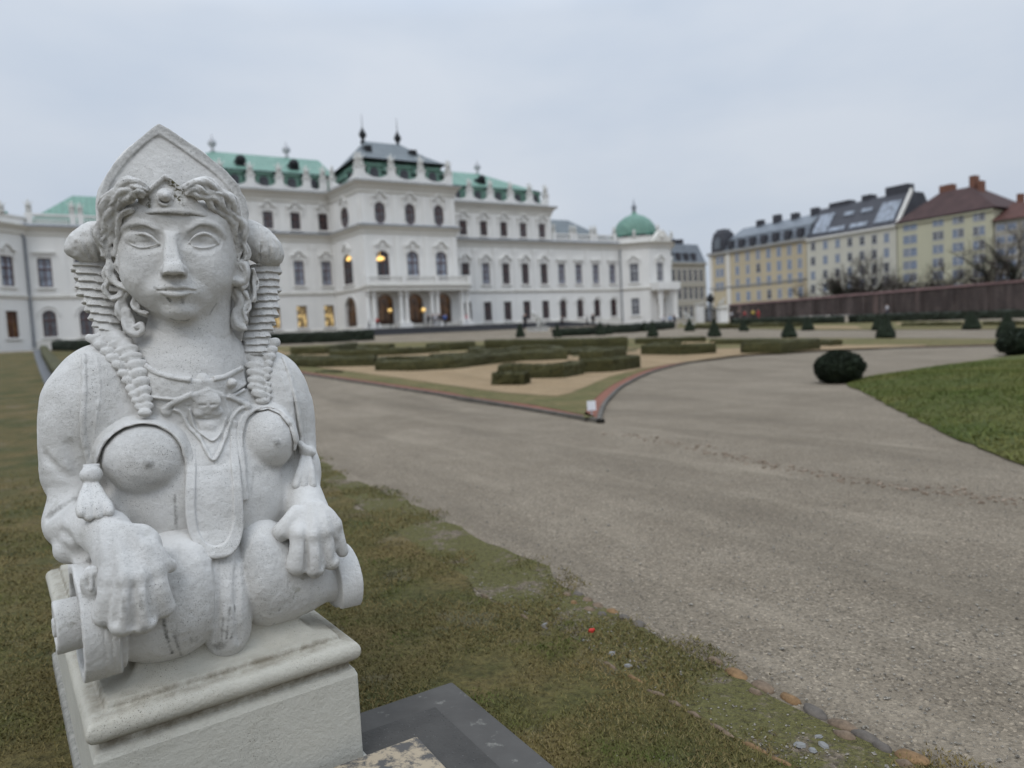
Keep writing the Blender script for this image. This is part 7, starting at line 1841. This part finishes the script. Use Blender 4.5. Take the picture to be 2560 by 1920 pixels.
sky.sun_elevation = SUN_EL; sky.sun_rotation = SUN_AZ; sky.air_density = 1.0; sky.dust_density = 4.0; sky.ozone_density = 1.0
bg.inputs['Strength'].default_value = .1
tc = nt.nodes.new('ShaderNodeTexCoord')
mp = nt.nodes.new('ShaderNodeMapping'); mp.inputs['Scale'].default_value = (1, 1, 2.6); nt.links.new(tc.outputs['Generated'], mp.inputs['Vector'])
nz = nt.nodes.new('ShaderNodeTexNoise'); nz.inputs['Scale'].default_value = 1.7; nz.inputs['Detail'].default_value = 5; nz.inputs['Roughness'].default_value = .5
nt.links.new(mp.outputs[0], nz.inputs['Vector'])
rp = nt.nodes.new('ShaderNodeValToRGB'); e = rp.color_ramp.elements
e[0].position = .36; e[0].color = (5.1, 5.95, 7.2, 1); e[1].position = .66; e[1].color = (6.65, 7.2, 8.0, 1)
nt.links.new(nz.outputs['Fac'], rp.inputs[0])
sx = nt.nodes.new('ShaderNodeSeparateXYZ'); nt.links.new(tc.outputs['Generated'], sx.inputs[0])
gr = nt.nodes.new('ShaderNodeValToRGB'); ge = gr.color_ramp.elements        # overcast: the cloud is brightest overhead
ge[0].position = 0.0; ge[0].color = (.27, .27, .27, 1); ge[1].position = 1.0; ge[1].color = (1, 1, 1, 1)
for p_, c_ in ((.12, .29), (.40, .33), (.7, .75)):
    el = ge.new(p_); el.color = (c_, c_, c_, 1)
nt.links.new(sx.outputs[2], gr.inputs[0])
ml = nt.nodes.new('ShaderNodeMix'); ml.data_type = 'RGBA'; ml.blend_type = 'MULTIPLY'; ml.inputs[0].default_value = 1
nt.links.new(rp.outputs[0], ml.inputs[6]); nt.links.new(gr.outputs[0], ml.inputs[7])
sc3 = nt.nodes.new('ShaderNodeVectorMath'); sc3.operation = 'SCALE'; sc3.inputs['Scale'].default_value = 3.2
nt.links.new(ml.outputs[2], sc3.inputs[0])
mx = nt.nodes.new('ShaderNodeMix'); mx.data_type = 'RGBA'; mx.inputs[0].default_value = .94      # thick even cloud over the clear sky
nt.links.new(sky.outputs[0], mx.inputs[6]); nt.links.new(sc3.outputs[0], mx.inputs[7]); nt.links.new(mx.outputs[2], bg.inputs['Color'])
ld = bpy.data.lights.new('sun', 'SUN'); ld.energy = .8; ld.angle = R_(25); ld.color = (1, .97, .93)
lo = link(bpy.data.objects.new('sun', ld))
d = Vector((math.sin(SUN_AZ)*math.cos(SUN_EL), math.cos(SUN_AZ)*math.cos(SUN_EL), math.sin(SUN_EL)))
lo.rotation_euler = (-d).to_track_quat('-Z', 'Y').to_euler(); lo.location = (0, -5, 30)
SC.view_settings.view_transform = 'Standard'; SC.view_settings.look = 'None'; SC.view_settings.exposure = 0; SC.view_settings.gamma = 1
SC.render.resolution_x, SC.render.resolution_y = 1024, 768
